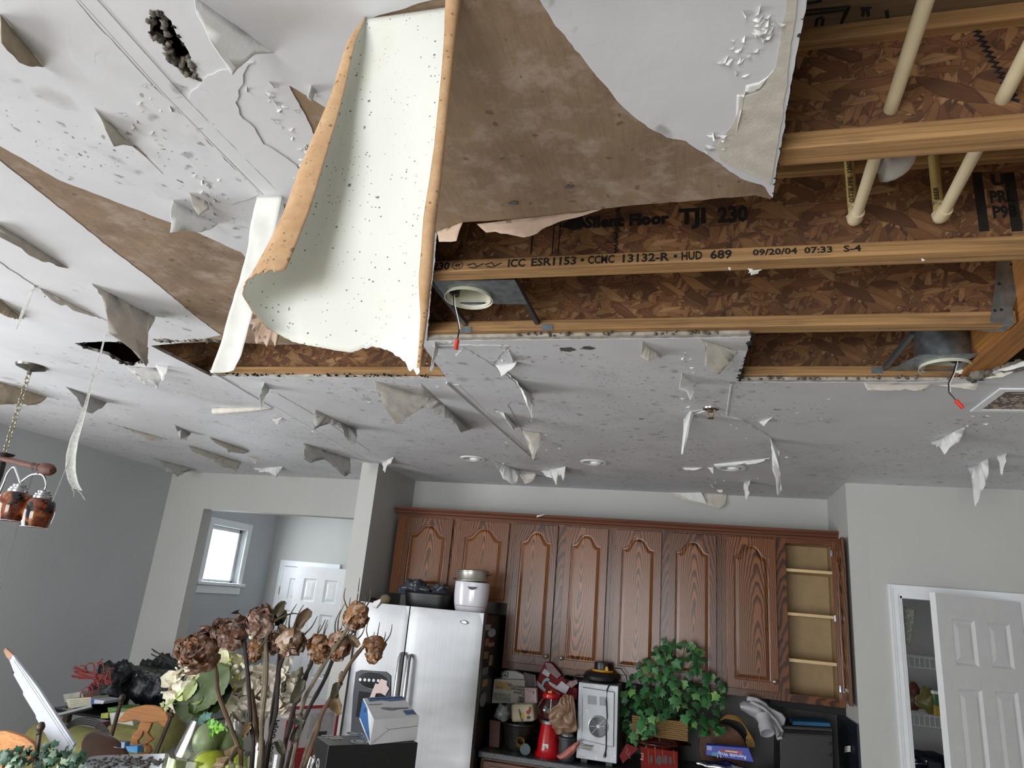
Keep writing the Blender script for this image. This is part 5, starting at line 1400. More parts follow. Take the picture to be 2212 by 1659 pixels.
for u0, n in ((.26, 7), (.56, 6)):
    for i in range(n):
        u = u0+i*.033
        p0, p1 = op(u, .16, .0168), op(u+.006, .275, .0168)
        G().hexa([p1+Vector((-.0015, 0, 0)), p1+Vector((.0015, 0, 0)), p1+Vector((.0015, .001, 0)), p1+Vector((-.0015, .001, 0))], [p0+Vector((-.0015, 0, 0)), p0+Vector((.0015, 0, 0)), p0+Vector((.0015, .001, 0)), p0+Vector((-.0015, .001, 0))]).build('vent_slot', DKS, OV)
for u, v in ((.14, .03), (.48, .035), (.86, .04), (.06, .085), (.06, .4), (.24, .36), (.04, .9), (.5, .965), (.88, .96), (.96, .9)):
    G().lathe([(.004, 0), (.003, .003), (0, .0035)], op(u, v, .0 if v < .05 or v > .85 or u < .08 else .0165), 8, R=rx(math.pi/2)).build('screw', M_CHROME, OV, smooth=True)
lb = [op(.09, .80, .001), op(.40, .815, .001), op(.385, .85, .001), op(.50, .86, .001), op(.50, .90, .001), op(.08, .875, .001)]
lbo = G().prism([op(.10, .80, .0012), op(.41, .815, .0012), op(.41, .885, .0012), op(.09, .87, .0012)], (0, .0008, 0)).build('rating_label', plain('silver_label', '#b9bab6', .5), OV)
G().prism([op(.38, .87, .0014), op(.50, .875, .0014), op(.50, .905, .0014), op(.38, .90, .0014)], (0, .0008, 0)).build('rating_label', M_PAPERW, OV)
ux = (P[1]-P[0]).normalized(); uz = (P[0]-P[3]).normalized()
text(lbo, 'Cuisinart', op(.11, .83, .0016), .022, ux, uz)
for i in range(4): G().hexa([op(.11, .846+i*.008, .0016), op(.36, .852+i*.008, .0016), op(.36, .852+i*.008, .0012), op(.11, .846+i*.008, .0012)], [op(.11, .843+i*.008, .0016), op(.36, .849+i*.008, .0016), op(.36, .849+i*.008, .0012), op(.11, .843+i*.008, .0012)]).build('printed_line', plain('grey_label_print', '#77797a', .6), lbo)
G().prism([op(.0, .955, .001), op(.2, .96, .001), op(.2, .985, .001), op(.0, .98, .001)], (0, .0008, 0)).build('small_label', M_PAPERW, OV)
pts = [op(.78, .03, -.02), op(.77, .0, .012), op(.73, .06, .026), op(.72, .2, .024), op(.75, .42, .024), op(.73, .55, .026), op(.74, .68, .024), op(.74, .80, .012), op(.72, .88, .008)]
G().tube(pts, .0042, 8).build('power_cord', M_BLACK, OV, smooth=True)
G().tube([op(.72, .87, .008), op(.71, .91, .008), op(.70, .925, .008)], [.005, .010, .010], 8).build('plug', M_BLACK, OV, smooth=True)
for dx in (-.004, .004): G().tube([op(.70, .925, .008)+Vector((dx, 0, 0)), op(.69, .945, .008)+Vector((dx, 0, 0))], .0014, 5).build('plug_pin', M_CHROME, OV)
for u in (.18, .8):
    G().b2(op(u, 1)+Vector((-.02, .03, -.024)), op(u, 1)+Vector((.02, .20, .001))).build('foot', M_BLACK, OV)
# black and yellow waffle maker on top of it
c = at(1298, 1475, Y=4.98); zt0 = op(.5, 0).z+.006; c.z = zt0
WM = thing('waffle_maker', 'black waffle maker with a yellow band, lying on top of the silver oven', 'waffle maker', c)
YEL = plain('yellow_plastic', '#c98f1e', .4)
G().lathe([(.09, 0), (.115, .01), (.118, .03), (.10, .055), (.085, .06)], c, 28).build('base', M_BLACK, WM, smooth=True)
G().lathe([(.070, .0605), (.072, .066), (.070, .072)], c+Vector((.01, 0, 0)), 28).build('band', YEL, WM)
G().lathe([(.058, .0722), (.060, .10), (.056, .118), (0, .119)], c+Vector((.01, 0, 0)), 28).build('lid', M_BLACK, WM, smooth=True)
G().hexa([(c.x+.03, c.y-.075, c.z+.073), (c.x+.055, c.y-.075, c.z+.073), (c.x+.055, c.y-.05, c.z+.073), (c.x+.03, c.y-.05, c.z+.073)], [(c.x+.036, c.y-.07, c.z+.098), (c.x+.048, c.y-.07, c.z+.098), (c.x+.048, c.y-.052, c.z+.098), (c.x+.036, c.y-.052, c.z+.098)]).build('catch', YEL, WM)
G().tube([c+Vector((.07, 0, .09)), c+Vector((.13, .0, .09)), c+Vector((.165, 0, .05)), c+Vector((.18, 0, -.02))], .0035, 6).build('cord', M_BLACK, WM, smooth=True)
c2 = at(1232, 1464, Y=4.95)
SG = thing('tongs', 'black looped kitchen tongs sticking out beside the waffle maker', 'tongs', c2)
for k, (x0, x1) in enumerate(((1217, 1243), (1240, 1266))):
    a, b = at(x0, 1464, Y=4.95), at(x1, 1464, Y=4.95)
    m = (a+b)/2; rr = (b-a).length/2
    G().tube([m+Vector((rr*math.cos(t_), 0, rr*.42*math.sin(t_))) for t_ in [i*math.pi/8 for i in range(17)]], .0035, 6).build('loop', M_BLACK, SG, smooth=True)
# red popcorn maker with a clear hood
RD = plain('glossy_red', '#b01018', .25)
yp = 4.90; b = at(1184, 1626, Y=yp); b.z = ZK+.001; k = mpp(b)
PM = thing('popcorn_maker', 'glossy red popcorn maker with a clear dome and red lid', 'popcorn maker', b)
H = lambda py: at(1190, py, Y=yp).z-b.z
G().lathe([(k*29, 0), (k*30, k*6), (k*26, k*10), (k*25, k*14), (k*19, H(1565)), (k*18, H(1563))], b, 30).build('base', RD, PM, smooth=True)
G().lathe([(k*18.5, H(1563)), (k*19, H(1557)), (k*17, H(1556))], b, 30, caps=False).build('neck_ring', M_GALV, PM)
G().lathe([(k*18, H(1556)), (k*30, H(1540)), (k*31, H(1530)), (k*22, H(1512)), (k*17, H(1507)), (k*16.4, H(1508)), (k*21.2, H(1513)), (k*30, H(1530)), (k*29, H(1539)), (k*17.4, H(1555))], b, 30, caps=False).build('clear_dome', M_GLASS, PM, smooth=True)
G().lathe([(k*19, H(1508)), (k*20, H(1505)), (k*18, H(1498)), (k*10, H(1493)), (k*4, H(1492)), (k*4, H(1490)), (0, H(1490))], b, 30, caps=False).build('lid', RD, PM, smooth=True)
G().tube([b+Vector((0, 0, H(1556))), b+Vector((0, 0, H(1508)))], k*1.6, 8).build('centre_rod', M_CHROME, PM)
p = at(1178, 1614, Y=yp-k*24)
G().b2(p-Vector((.018, .0006, .018)), p+Vector((.018, .0006, .018))).build('label', M_PAPERW, PM)
for i in range(5): G().b2(p+Vector((-.010+i*.004, -.0012, -.008)), p+Vector((-.0085+i*.004, -.0006, .008))).build('label_bar', INK, PM)
G().b2(at(1188, 1495, Y=yp-k*14)-Vector((.012, .001, .005)), at(1188, 1495, Y=yp-k*14)+Vector((.012, .001, .005))).build('lid_label', plain('gold_label', '#c8a94a', .4), PM)
# crumpled brown bag on the popcorn maker
def cloth(fn, name, mat, lab, cat, nu=22, nv=22, amp=.02, sd=0, th=.001):
    def w_(u, v):
        p = fn(u, v)
        return p+Vector((noise.noise(Vector((u*5, v*5, sd))), noise.noise(Vector((u*5, v*5, sd+9)))*1.6, noise.noise(Vector((u*5, v*5, sd+4)))))*amp+Vector((0, 1, 0))*amp*.5*abs(noise.noise(Vector((u*11, v*11, sd))))
    o = G().grid(w_, nu, nv).build(name, mat, smooth='all', solid=th)
    return tag(o, lab, cat)
BAGC = plain('brown_plastic_film', '#8d6f58', .35, var=.15); 
bq = [(1183, 1540), (1215, 1500), (1236, 1503), (1246, 1560), (1249, 1578), (1222, 1582), (1198, 1585), (1190, 1560)]
def bagf(u, v):
    L = [(1180, 1538), (1205, 1522), (1213, 1504), (1220, 1500)]; R0 = [(1202, 1586), (1222, 1583), (1248, 1580), (1238, 1502)]
    def bz(q, t_): 
        i = min(2, int(t_*3)); f = t_*3-i
        return (q[i][0]+(q[i+1][0]-q[i][0])*f, q[i][1]+(q[i+1][1]-q[i][1])*f)
    a = bz(L, u); b_ = bz(R0, u)
    return at(a[0]+(b_[0]-a[0])*v, a[1]+(b_[1]-a[1])*v, Y=4.76+.05*math.sin(u*3)*(v-.5))
cloth(bagf, 'plastic_bag', BAGC, 'crumpled brown plastic bag hanging over the red popcorn maker', 'bag', amp=.014, sd=3)
# coffee grinder
c = at(1224, 1624, Y=4.86); c.z = ZK+.001; k = mpp(c)
CG = thing('coffee_grinder', 'small dark grey grinder with a silver domed cap', 'grinder', c)
hh = lambda py: at(1224, py, Y=4.86).z-c.z
G().lathe([(k*17, 0), (k*18, k*4), (k*18, hh(1598)), (k*20, hh(1597)), (k*20, hh(1592)), (k*15, hh(1589))], c, 26).build('body', plain('dark_grey_plastic', '#33373a', .45), CG, smooth=True)
G().lathe([(k*14, hh(1590)), (k*13.5, hh(1586)), (k*9, hh(1581)), (0, hh(1579.5))], c, 26, caps=False).build('cap', plain('flecked_silver', '#a9a9a9', .35, .8, var=.5, scale=90), CG, smooth=True)
# pink oven mitt
def mitt(u, v):
    c0 = [(1203, 1632), (1215, 1628), (1232, 1612), (1250, 1600)]; c1 = [(1210, 1640), (1225, 1638), (1238, 1628), (1252, 1606)]
    i = min(2, int(u*3)); f = u*3-i
    a = (c0[i][0]+(c0[i+1][0]-c0[i][0])*f, c0[i][1]+(c0[i+1][1]-c0[i][1])*f); b_ = (c1[i][0]+(c1[i+1][0]-c1[i][0])*f, c1[i][1]+(c1[i+1][1]-c1[i][1])*f)
    return at(a[0]+(b_[0]-a[0])*v, a[1]+(b_[1]-a[1])*v, Y=4.765-.05*math.sin(v*math.pi))
cloth(mitt, 'oven_mitt', plain('coral_pink_cloth', '#c47a70', .8, var=.2), 'coral pink oven mitt drooping at the worktop edge', 'oven mitt', 16, 12, .008, 7, .006)
# stacked things beside the fridge
BX1 = pbox([(1068, 1467), (1134, 1469), (1132, 1519), (1062, 1519)], 4.98, .12, 'set_box', plain('cream_card', '#a8a598', .7, var=.08))
tag(BX1, 'cream picture box standing upside down on the pile by the fridge', 'box')
OFF[BX1.name] = BX1.location.copy()
def tx_on(par, s, px, py, Y, size, col=INK, flip=True, ux=(1, 0, 0), uz=(0, 0, 1), al='LEFT', **k):
    p = at(px, py, Y=Y)
    return text(par, s, p, size, (-1, 0, 0) if flip else ux, (0, 0, -1) if flip else uz, mat=col, align=al, **k)
fy = 4.98-.0004
for s, py in (('7-piece', 1496), ('beverage', 1489), ('station set', 1483)):
    tx_on(BX1, s, 1133, py, fy, .026)
PICA = Nt('printed_picture'); v = PICA.coord(); PICA.col(PICA.ramp(PICA.noise(v, 40, 4), [(.3, srgb('#6b3f33')), (.45, srgb('#8d7a60')), (.55, srgb('#a88b2b')), (.7, srgb('#7c8288'))])); PICA = PICA.m
G().b2(at(1070, 1471, Y=4.9795), at(1104, 1492, Y=4.9785)).build('picture', PICA, BX1)
G().b2(at(1066, 1495, Y=4.9795), at(1102, 1516, Y=4.9785)).build('picture', plain('printed_grey', '#83827a', .6, var=.3, scale=60), BX1)
sc_ = pbox([(1081, 1449), (1116, 1451), (1133, 1461), (1132, 1468), (1083, 1466)][:4], 5.0, .1, 'kitchen_scale', plain('pale_grey_plastic', '#a3a6a3', .4)) if False else None
KS = thing('label_maker', 'white handheld device with a square badge, on top of the cream picture box', 'device', at(1105, 1467, Y=5.02))
G().prism([at(x, y, Y=5.0) for x, y in ((1083, 1452), (1090, 1449), (1112, 1450), (1131, 1458), (1133, 1468), (1083, 1466.5))], (0, .06, 0)).build('shell', plain('pale_grey_plastic', '#a3a6a3', .4), KS, bevel=.006)
G().plate([at(x, y, Y=4.998) for x, y in ((1085.5, 1451), (1098, 1451.5), (1097.5, 1463), (1085, 1462.5))], [[at(x, y, Y=4.998) for x, y in ((1087, 1452.3), (1096.6, 1452.7), (1096.2, 1461.8), (1086.6, 1461.4))]], (0, .0015, 0)).build('badge_outline', INK, KS)
G().prism([at(x, y, Y=4.998) for x, y in ((1088.5, 1459.5), (1091, 1455), (1092.5, 1457), (1095, 1459.8))], (0, .0015, 0)).build('badge_mark', INK, KS)
g = G().grid(lambda u, v: at(1132+24*u+3*v, 1452+6*u+33*v*(1-.2*u), Y=5.0+.02*math.sin(u*4)), 8, 8)
tag(g.build('grey_cloth', plain('grey_lilac_cloth', '#6f6667', .9, var=.2), solid=.006, smooth='all'), 'grey lilac cloth pad tucked beside the picture box', 'cloth')
PB = tag(pbox([(1133, 1486), (1158, 1487), (1160, 1519), (1133, 1518)], 4.93, .05, 'card_box', plain('pale_pink_box', '#b9a3a8', .6)), 'small pale pink box with a clasp, right of the cream picture box', 'box'); OFF[PB.name] = PB.location.copy()
G().tube([at(1136, 1488, Y=4.929), at(1145, 1494, Y=4.929), at(1156, 1489, Y=4.929)], .0012, 5).build('envelope_fold', plain('grey_line', '#77676c', .6), PB)
G().ball(at(1145, 1494, Y=4.928), .003, 8).build('clasp', M_CHROME, PB)
G().b2(at(1152, 1493, Y=4.9292), at(1153.2, 1499, Y=4.9285)).build('mark', INK, PB)
SC = thing('scissors', 'black-handled scissors poking up behind the cream lunch tin', 'scissors', at(1124, 1512, Y=4.92))
for px, py, r in ((1125, 1511, 5.0),):
    p = at(px, py, Y=4.92); kk = mpp(p)
    for s in (-1, 1):
        G().tube([p+Vector((kk*(s*2.2+2.6*math.cos(a)), 0, kk*(4.8*math.sin(a)))) for a in [i*math.pi/8 for i in range(17)]], kk*.9, 6).build('handle_loop', M_BLACK, SC, smooth=True)
    G().tube([p+Vector((0, 0, -kk*4)), p+Vector((-kk*10, 0, -kk*8))], [kk*1.2, kk*.5], 6).build('blades', M_CHROME, SC)
LT = tag(pbox([(1103, 1521), (1151, 1521), (1155, 1559), (1104, 1561)], 4.84, .14, 'lunch_tin', plain('cream_enamel', '#b0a68e', .4), bevel=.018), 'cream lidded tin with a yellow bird and a red bird painted on it', 'tin'); OFF[LT.name] = LT.location.copy()
for nm, c, lp in (('painted_wing', '#a58b22', [(1124, 1541), (1130, 1538), (1134, 1544), (1133, 1552), (1128, 1556), (1126, 1549)]), ('painted_stem', '#35503f', [(1120, 1530), (1123, 1533), (1128, 1548), (1130, 1558), (1126, 1558), (1122, 1544)]), ('painted_body', '#8c2a22', [(1136, 1537), (1141, 1534), (1144, 1526), (1147, 1527), (1147, 1538), (1143, 1544), (1138, 1543)]), ('painted_tail', '#3d2f26', [(1137, 1548), (1143, 1545), (1147, 1549), (1145, 1553), (1139, 1554)])):
    G().prism([at(x, y, Y=4.8390) for x, y in lp], (0, .0015, 0)).build(nm, plain('paint_'+c[1:], c, .5, var=.3), LT)
crumple(at(1085, 1540, Y=4.90), .05, (1.1, .6, 1.05), 'plastic_bag', plain('clear_white_film', '#7d8184', .25, var=.5, scale=40), 'crumpled clear plastic bag of white pieces beside the cream tin', 'bag', 12)
ST = thing('stock_pot', 'dark speckled pot with a flared rim under the cream tin', 'pot', (at(1118, 1600, Y=4.97).x, 4.97, ZK+.001))
c = Vector(ST.location); kk = mpp(c); hz = lambda py: at(1118, py, Y=4.97).z-ZK
G().lathe([(kk*24, 0), (kk*27, hz(1600)), (kk*35, hz(1566)), (kk*40, hz(1563)), (kk*40, hz(1559)), (kk*34, hz(1561)), (kk*25, hz(1598)), (0, hz(1600))], c, 30, caps=False).build('bowl', plain('dark_speckled_enamel', '#2a2925', .4, var=.7, scale=60), ST, smooth=True)
for s in (-1, 1): G().tube([c+Vector((s*kk*34, 0, hz(1570))), c+Vector((s*kk*44, -.01, hz(1576))), c+Vector((s*kk*44, -.01, hz(1590))), c+Vector((s*kk*36, 0, hz(1592)))], .005, 6).build('handle', M_BLACK, ST, smooth=True)
q = pbox([(1058, 1554), (1081, 1557), (1078, 1615), (1056, 1613)], 4.90, .12, 'wooden_block', plain('dark_reddish_wood', '#4a2a1d', .6, var=.2)); q.location.z = ZK+.001; tag(q, 'dark reddish wooden block standing on the worktop next to the fridge', 'block')
tm = at(1125, 1580, Y=4.83)
cupm = G().lathe([(.020, -.03), (.026, .03), (.023, .03), (.018, -.026)], tm+Vector((0, 0, 0)), 18, R=ry(.5) @ rx(.9), caps=False)
o = cupm.build('beaker', plain('mustard_plastic', '#6e5a20', .4), smooth=True); tag(o, 'mustard yellow beaker on its side in front of the dark pot', 'beaker')
o.location.z = ZK+.001+.03
td = at(1136, 1610, Y=4.82); 
o = G().lathe([(.032, 0), (.036, .008), (.034, .014), (0, .015)], Vector((td.x, 4.82, ZK+.04)), 26, R=rx(math.pi/2)).build('jar_lid', plain('dark_teal_plastic', '#223b40', .4), smooth=True); tag(o, 'round dark teal lid leaning at the worktop edge by the popcorn maker', 'lid'); o.location.z = ZK+.001
# gift bags behind the popcorn maker
PAT = {}
GB = thing('gift_bag', 'crumpled red gift bag with white labels and a pale blue rainbow band', 'gift bag', (at(1200, 1500, Y=5.05).x, 5.05, ZK))
def gp(lp, Y, mat, nm, th=.004): return G().prism([at(x, y, Y=Y) for x, y in lp], (0, th, 0)).build(nm, mat, GB)
DR = plain('dark_red_gloss', '#6e0c12', .6, var=.25, spec=.25); 
GBm = G().hexa([at(1165, 1560, Y=5.02), at(1240, 1575, Y=5.02), at(1240, 1575, Y=5.14), at(1165, 1560, Y=5.14)], [at(1156, 1478, Y=5.02), at(1248, 1478, Y=5.02), at(1240, 1478, Y=5.14), at(1165, 1478, Y=5.14)])
gb1 = gp([(1156, 1478), (1177, 1430), (1190, 1432), (1214, 1462), (1230, 1478), (1246, 1488), (1246, 1510), (1224, 1515), (1236, 1540), (1190, 1580), (1165, 1560)], 5.02, DR, 'bag_front', .10)
gp([(1170, 1454), (1176, 1444), (1189, 1453), (1184, 1463)], 5.012, plain('pale_label', '#b5b0b2', .6), 'label')
gp([(1156, 1478), (1160, 1470), (1180, 1490), (1176, 1495)], 5.012, plain('white_print', '#a9a3a6', .6), 'white_band')
gp([(1199, 1487), (1213, 1471), (1230, 1484), (1222, 1500)], 4.99, plain('white_tag', '#b7b4ba', .6), 'white_tag')
gp([(1184, 1470), (1190, 1474), (1204, 1482), (1199, 1488), (1186, 1478)], 5.010, plain('white_print', '#a9a3a6', .6), 'white_band')
cc_ = at(1181, 1486, Y=5.010); kk = mpp(cc_)
arc = [cc_+Vector((kk*12*math.cos(a), 0, kk*20*math.sin(a))) for a in [math.pi*(.35+.65*i/12) for i in range(13)]]+[cc_+Vector((kk*8*math.cos(a), 0, kk*14*math.sin(a))) for a in [math.pi*(1-.65*i/12) for i in range(13)]]
G().prism(arc, (0, .003, 0)).build('blue_band', plain('pale_blue_print', '#6fa3a8', .5), GB)
gp([(1178, 1431), (1192, 1434), (1212, 1458), (1203, 1466), (1186, 1452), (1180, 1444)], 5.008, plain('grey_pink_print', '#75605e', .5, var=.3), 'fold')
gp([(1221, 1480), (1232, 1470), (1246, 1466), (1248, 1476), (1234, 1486)], 5.0, plain('white_red_print', '#93767a', .5, var=.4, scale=60), 'fold')
# red folded box and red carton
t = tag(pbox([(1353, 1606), (1381, 1616), (1345, 1650), (1338, 1633)], 4.80, .05, 'folded_carton', DR), 'crumpled red carton tilted at the worktop edge beside the oven', 'carton'); OFF[t.name] = t.location.copy()
G().tube([at(x, y, Y=4.799) for x, y in ((1352, 1613), (1356, 1620), (1352, 1626), (1358, 1630), (1361, 1624), (1357, 1634), (1362, 1638))], .0015, 5).build('printed_scroll', plain('pale_ink', '#b58a88', .6), t)
RB = pbox([(1384, 1618), (1464, 1618), (1464, 1700), (1384, 1700)], 4.80, .10, 'red_carton', plain('orange_red_card', '#6e170e', .7, var=.2, spec=.2)); RB.location.z = ZK+.001-.0; 
zt_ = at(1424, 1618, Y=4.80).z
for v in RB.data.vertices: v.co.z = 0 if v.co.z < .05 else zt_-ZK-.002
OFF[RB.name] = RB.location.copy()
tag(RB, 'red patterned carton under the dark red casserole dish', 'box')
text(RB, 'Red', at(1390, 1643, Y=4.7995), .026, (0, 0, 1), (-1, 0, 0), mat=plain('pale_ink', '#b58a88', .6))
for px, py, w_, h_ in ((1407, 1640, 3, 8), (1424, 1642, 6, 10), (1438, 1641, 4, 9), (1448, 1643, 3, 8)):
    p = at(px, py, Y=4.7994); kk = mpp(p)
    G().prism([p+Vector((kk*w_*math.cos(a), 0, kk*h_*math.sin(a))) for a in [i*math.pi/6 for i in range(12)]], (0, .0006, 0)).build('printed_shape', plain('dark_print', '#2a2030', .5), RB)
for px in (1400, 1415, 1431, 1455): G().tube([at(px, 1620, Y=4.7996), at(px+2, 1650, Y=4.7996)], .0012, 5).build('printed_line', plain('gold_print', '#a8793a', .5), RB)
# stacked dark red casseroles, ivy basket on top
yv = 4.92; c = at(1417, 1615, Y=yv); c.z = zt_+.001; kk = mpp(c)
CS = thing('casserole_dish', 'dark red lidded casserole dish under the wicker ivy basket', 'casserole', c)
MR = plain('oxblood_glaze', '#32090d', .15, var=.2)
z1 = at(1417, 1588, Y=yv).z-c.z
def ov(prof): return [(r*kk, z) for r, z in prof]
G().lathe(ov([(48, 0), (58, z1*.3), (62, z1*.42), (64, z1*.44), (64, z1*.52), (60, z1*.54), (56, z1*.8), (50, z1)]), c, 36).build('dish', MR, CS, smooth=True)
G().lathe(ov([(65, z1*.55), (66, z1*.6), (62, z1*.66), (60, z1*.64)]), c, 36, caps=False).build('rim', MR, CS, smooth=True)
for s in (-1, 1): G().tube([c+Vector((s*kk*60, -.03, z1*.5)), c+Vector((s*kk*72, 0, z1*.5)), c+Vector((s*kk*60, .03, z1*.5))], .007, 8).build('handle', MR, CS, smooth=True)
WK = Nt('wicker'); v = WK.coord((60, 60, 110)); w1 = WK.new('ShaderNodeTexChecker'); WK.link(v, w1.inputs[0]); w1.inputs['Scale'].default_value = 1
WK.col(WK.mix(WK.noise(v, 1.5, 3), srgb('#5d4426'), srgb('#9a7848'))); WK.set(Roughness=.8); WK = WK.m
bz = c+Vector((.02, 0, z1+.001)); bh = at(1417, 1547, Y=yv).z-bz.z
IV = thing('potted_ivy', 'bushy green ivy in a square wicker basket on top of the casserole', 'plant', bz)
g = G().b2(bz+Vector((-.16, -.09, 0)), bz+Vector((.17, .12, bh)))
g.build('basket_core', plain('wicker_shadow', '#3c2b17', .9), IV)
for r in range(9):
    z = bz.z+bh*(r+.5)/9
    pts = []
    for i in range(41):
        s = i/40*4; k_ = int(s) % 4; f = s-int(s)
        cs = [(-.162, -.092), (.172, -.092), (.172, .122), (-.162, .122)]; a = cs[k_]; b_ = cs[(k_+1) % 4]
        pts.append(Vector((bz.x+a[0]+(b_[0]-a[0])*f, bz.y+a[1]+(b_[1]-a[1])*f, z))+Vector((0, -.004*(1 if (i+r) % 2 else -1), 0)))
    G().tube(pts, bh/19, 6).build('wicker_strand', WK, IV, smooth=True)
# leaves: a lobed ivy leaf, copied
def leafmesh(name, mat, cup=.25):
    o = [(0, -.0), (.18, -.10), (.42, -.02), (.40, .22), (.56, .42), (.30, .52), (.16, .70), (0, 1.0), (-.16, .70), (-.30, .52), (-.56, .42), (-.40, .22), (-.42, -.02), (-.18, -.10)]
    me = bpy.data.meshes.new(name); vs = [(0, .32, .05)]+[(x, y, -cup*(x*x*1.3+(y-.4)**2*.6)) for x, y in o]
    me.from_pydata(vs, [], [(0, i, i % 14+1) for i in range(1, 15)]); me.materials.append(mat)
    for p in me.polygons: p.use_smooth = True
    return me
def leafmat(name, c1, c2):
    t = Nt(name); oi = t.new('ShaderNodeObjectInfo'); v = t.coord()
    c = t.ramp(oi.outputs['Random'], [(0, srgb(c1)), (.8, srgb(c2)), (1, [min(1, x*1.6) for x in srgb(c2)])])
    t.col(t.mix(t.ramp(t.noise(v, 3, 3), [(.4, 0), (.7, .35)]), c, [x*.5 for x in srgb(c1)])); t.set(Roughness=.42); t.p.inputs['Specular IOR Level'].default_value = .4
    return t.m
LM = [leafmesh('leaf', leafmat('ivy_green', '#1c4426', '#356a3a')), leafmesh('leaf', leafmat('ivy_pale', '#3a6d3c', '#6b9550'))]
def put_leaf(par, p, nrm, up, size, k=0, name='leaf', me=None):
    o = bpy.data.objects.new(name, me or LM[k]); COL.objects.link(o); o.parent = par
    n = Vector(nrm).normalized(); u = Vector(up); u = (u-n*u.dot(n)); 
    if u.length < 1e-3: u = Vector((1, 0, 0))-n*n.x
    u.normalize(); r = u.cross(n)
    M_ = Matrix((r, u, n)).transposed().to_4x4(); M_.translation = Vector(p)-OFF[par.name]
    o.matrix_local = M_ @ Matrix.Scale(size, 4)
    return o
rnd = random.Random(21)
ctr = at(1450, 1490, Y=5.0); kk = mpp(ctr)
def inblob(x, y):
    for (cx_, cy_, rx_, ry_) in ((1445, 1470, 88, 60), (1400, 1520, 62, 62), (1490, 1500, 66, 70), (1372, 1560, 26, 36), (1460, 1415, 60, 34), (1545, 1500, 24, 40), (1525, 1570, 40, 20)):
        if ((x-cx_)/rx_)**2+((y-cy_)/ry_)**2 < 1: return True
    return False
n = 0
stems = G()
while n < 262:
    x, y = rnd.uniform(1340, 1568), rnd.uniform(1383, 1597)
    if not inblob(x, y) or (1420 < x < 1478 and y > 1552): continue
    edge = abs(x-1450)/110
    Yl = 4.78+.02*rnd.random()+.22*rnd.random()**1.5+.10*edge
    if Yl > 5.055 and y < 1500: Yl = 5.04
    p = at(x, y, Y=Yl)
    if p.z < ZK+.03: continue
    nr = Vector((rnd.gauss(0, .5)+(p.x-ctr.x)*1.5, -1+rnd.gauss(0, .3), .45+rnd.gauss(0, .4)))
    up = Vector((rnd.gauss(0, .5), 0, -1+rnd.gauss(0, .4)))
    put_leaf(IV, p, nr, up, kk*rnd.uniform(13, 22), 1 if rnd.random() < .14 else 0)
    if n % 4 == 0:
        q = Vector((bz.x+rnd.uniform(-.1, .1), bz.y, bz.z+bh))
        stems.tube([q, q.lerp(p, .5)+Vector((0, 0, .06)), p], .0015, 4)
    n += 1
for i in range(26):
    put_leaf(IV, at(rnd.uniform(1362, 1424), rnd.uniform(1548, 1600), Y=4.77+.03*rnd.random()), (rnd.gauss(-.2, .4), -1, .35+rnd.gauss(0, .3)), (rnd.gauss(0, .5), 0, -1), kk*rnd.uniform(14, 21), 1 if i % 3 == 0 else 0)
for (x, y) in ((1434, 1385), (1437, 1392), (1457, 1390), (1448, 1398), (1455, 1403), (1495, 1403), (1488, 1409), (1440, 1408), (1500, 1399)):
    put_leaf(IV, at(x, y, Y=4.95), (rnd.gauss(0, .3), -1, .3), (rnd.gauss(0, .6), 0, 1), kk*11)
stems.build('ivy_stems', plain('ivy_stem_green', '#3a4a25', .7), IV, kind='stuff')
# round bread board, cords, juicer part
yb = 5.10; c = at(1560, 1575, Y=yb); kk = mpp(c)
o = G().lathe([(kk*49, -.012), (kk*50, 0), (kk*49, .012), (kk*30, .02), (0, .022)], (c.x, yb, ZK+.002+kk*50), 40, R=rx(math.pi/2)).build('round_board', plain('mottled_brown_wood', '#5a3620', .6, var=.5, scale=25), smooth=True)
tag(o, 'round mottled brown board leaning behind the blue foil box', 'board')
YC_ = plain('tan_cord', '#8d6a2f', .6)
t = thing('extension_cord', 'loops of tan extension cord draped over the round board', 'cord', (c.x, yb-.05, ZK))
for i in range(6):
    d = i*3
    pts = [at(1556+d*.5, 1556-i, Y=yb-.07-.006*i), at(1572+d*.3, 1545+i*1.5, Y=yb-.07-.006*i), at(1598+d*.2, 1552+i*1.6, Y=yb-.07-.006*i), at(1614+d*.5-i*1.2, 1580, Y=yb-.07-.006*i), at(1612+d*1.0, 1600, Y=yb-.07-.006*i), at(1616+d*.9, 1614, Y=yb-.07-.006*i)]
    sm = []
    for a in range(len(pts)-1):
        for j in range(5):
            u = j/5; Q = [pts[max(0, a-1)], pts[a], pts[a+1], pts[min(len(pts)-1, a+2)]]
            sm.append(.5*((2*Q[1])+(Q[2]-Q[0])*u+(2*Q[0]-5*Q[1]+4*Q[2]-Q[3])*u*u+(3*Q[1]-Q[0]-3*Q[2]+Q[3])*u**3))
    sm.append(pts[-1])
    G().tube(sm, .0038, 6).build('cord_loop', YC_, t, smooth=True)
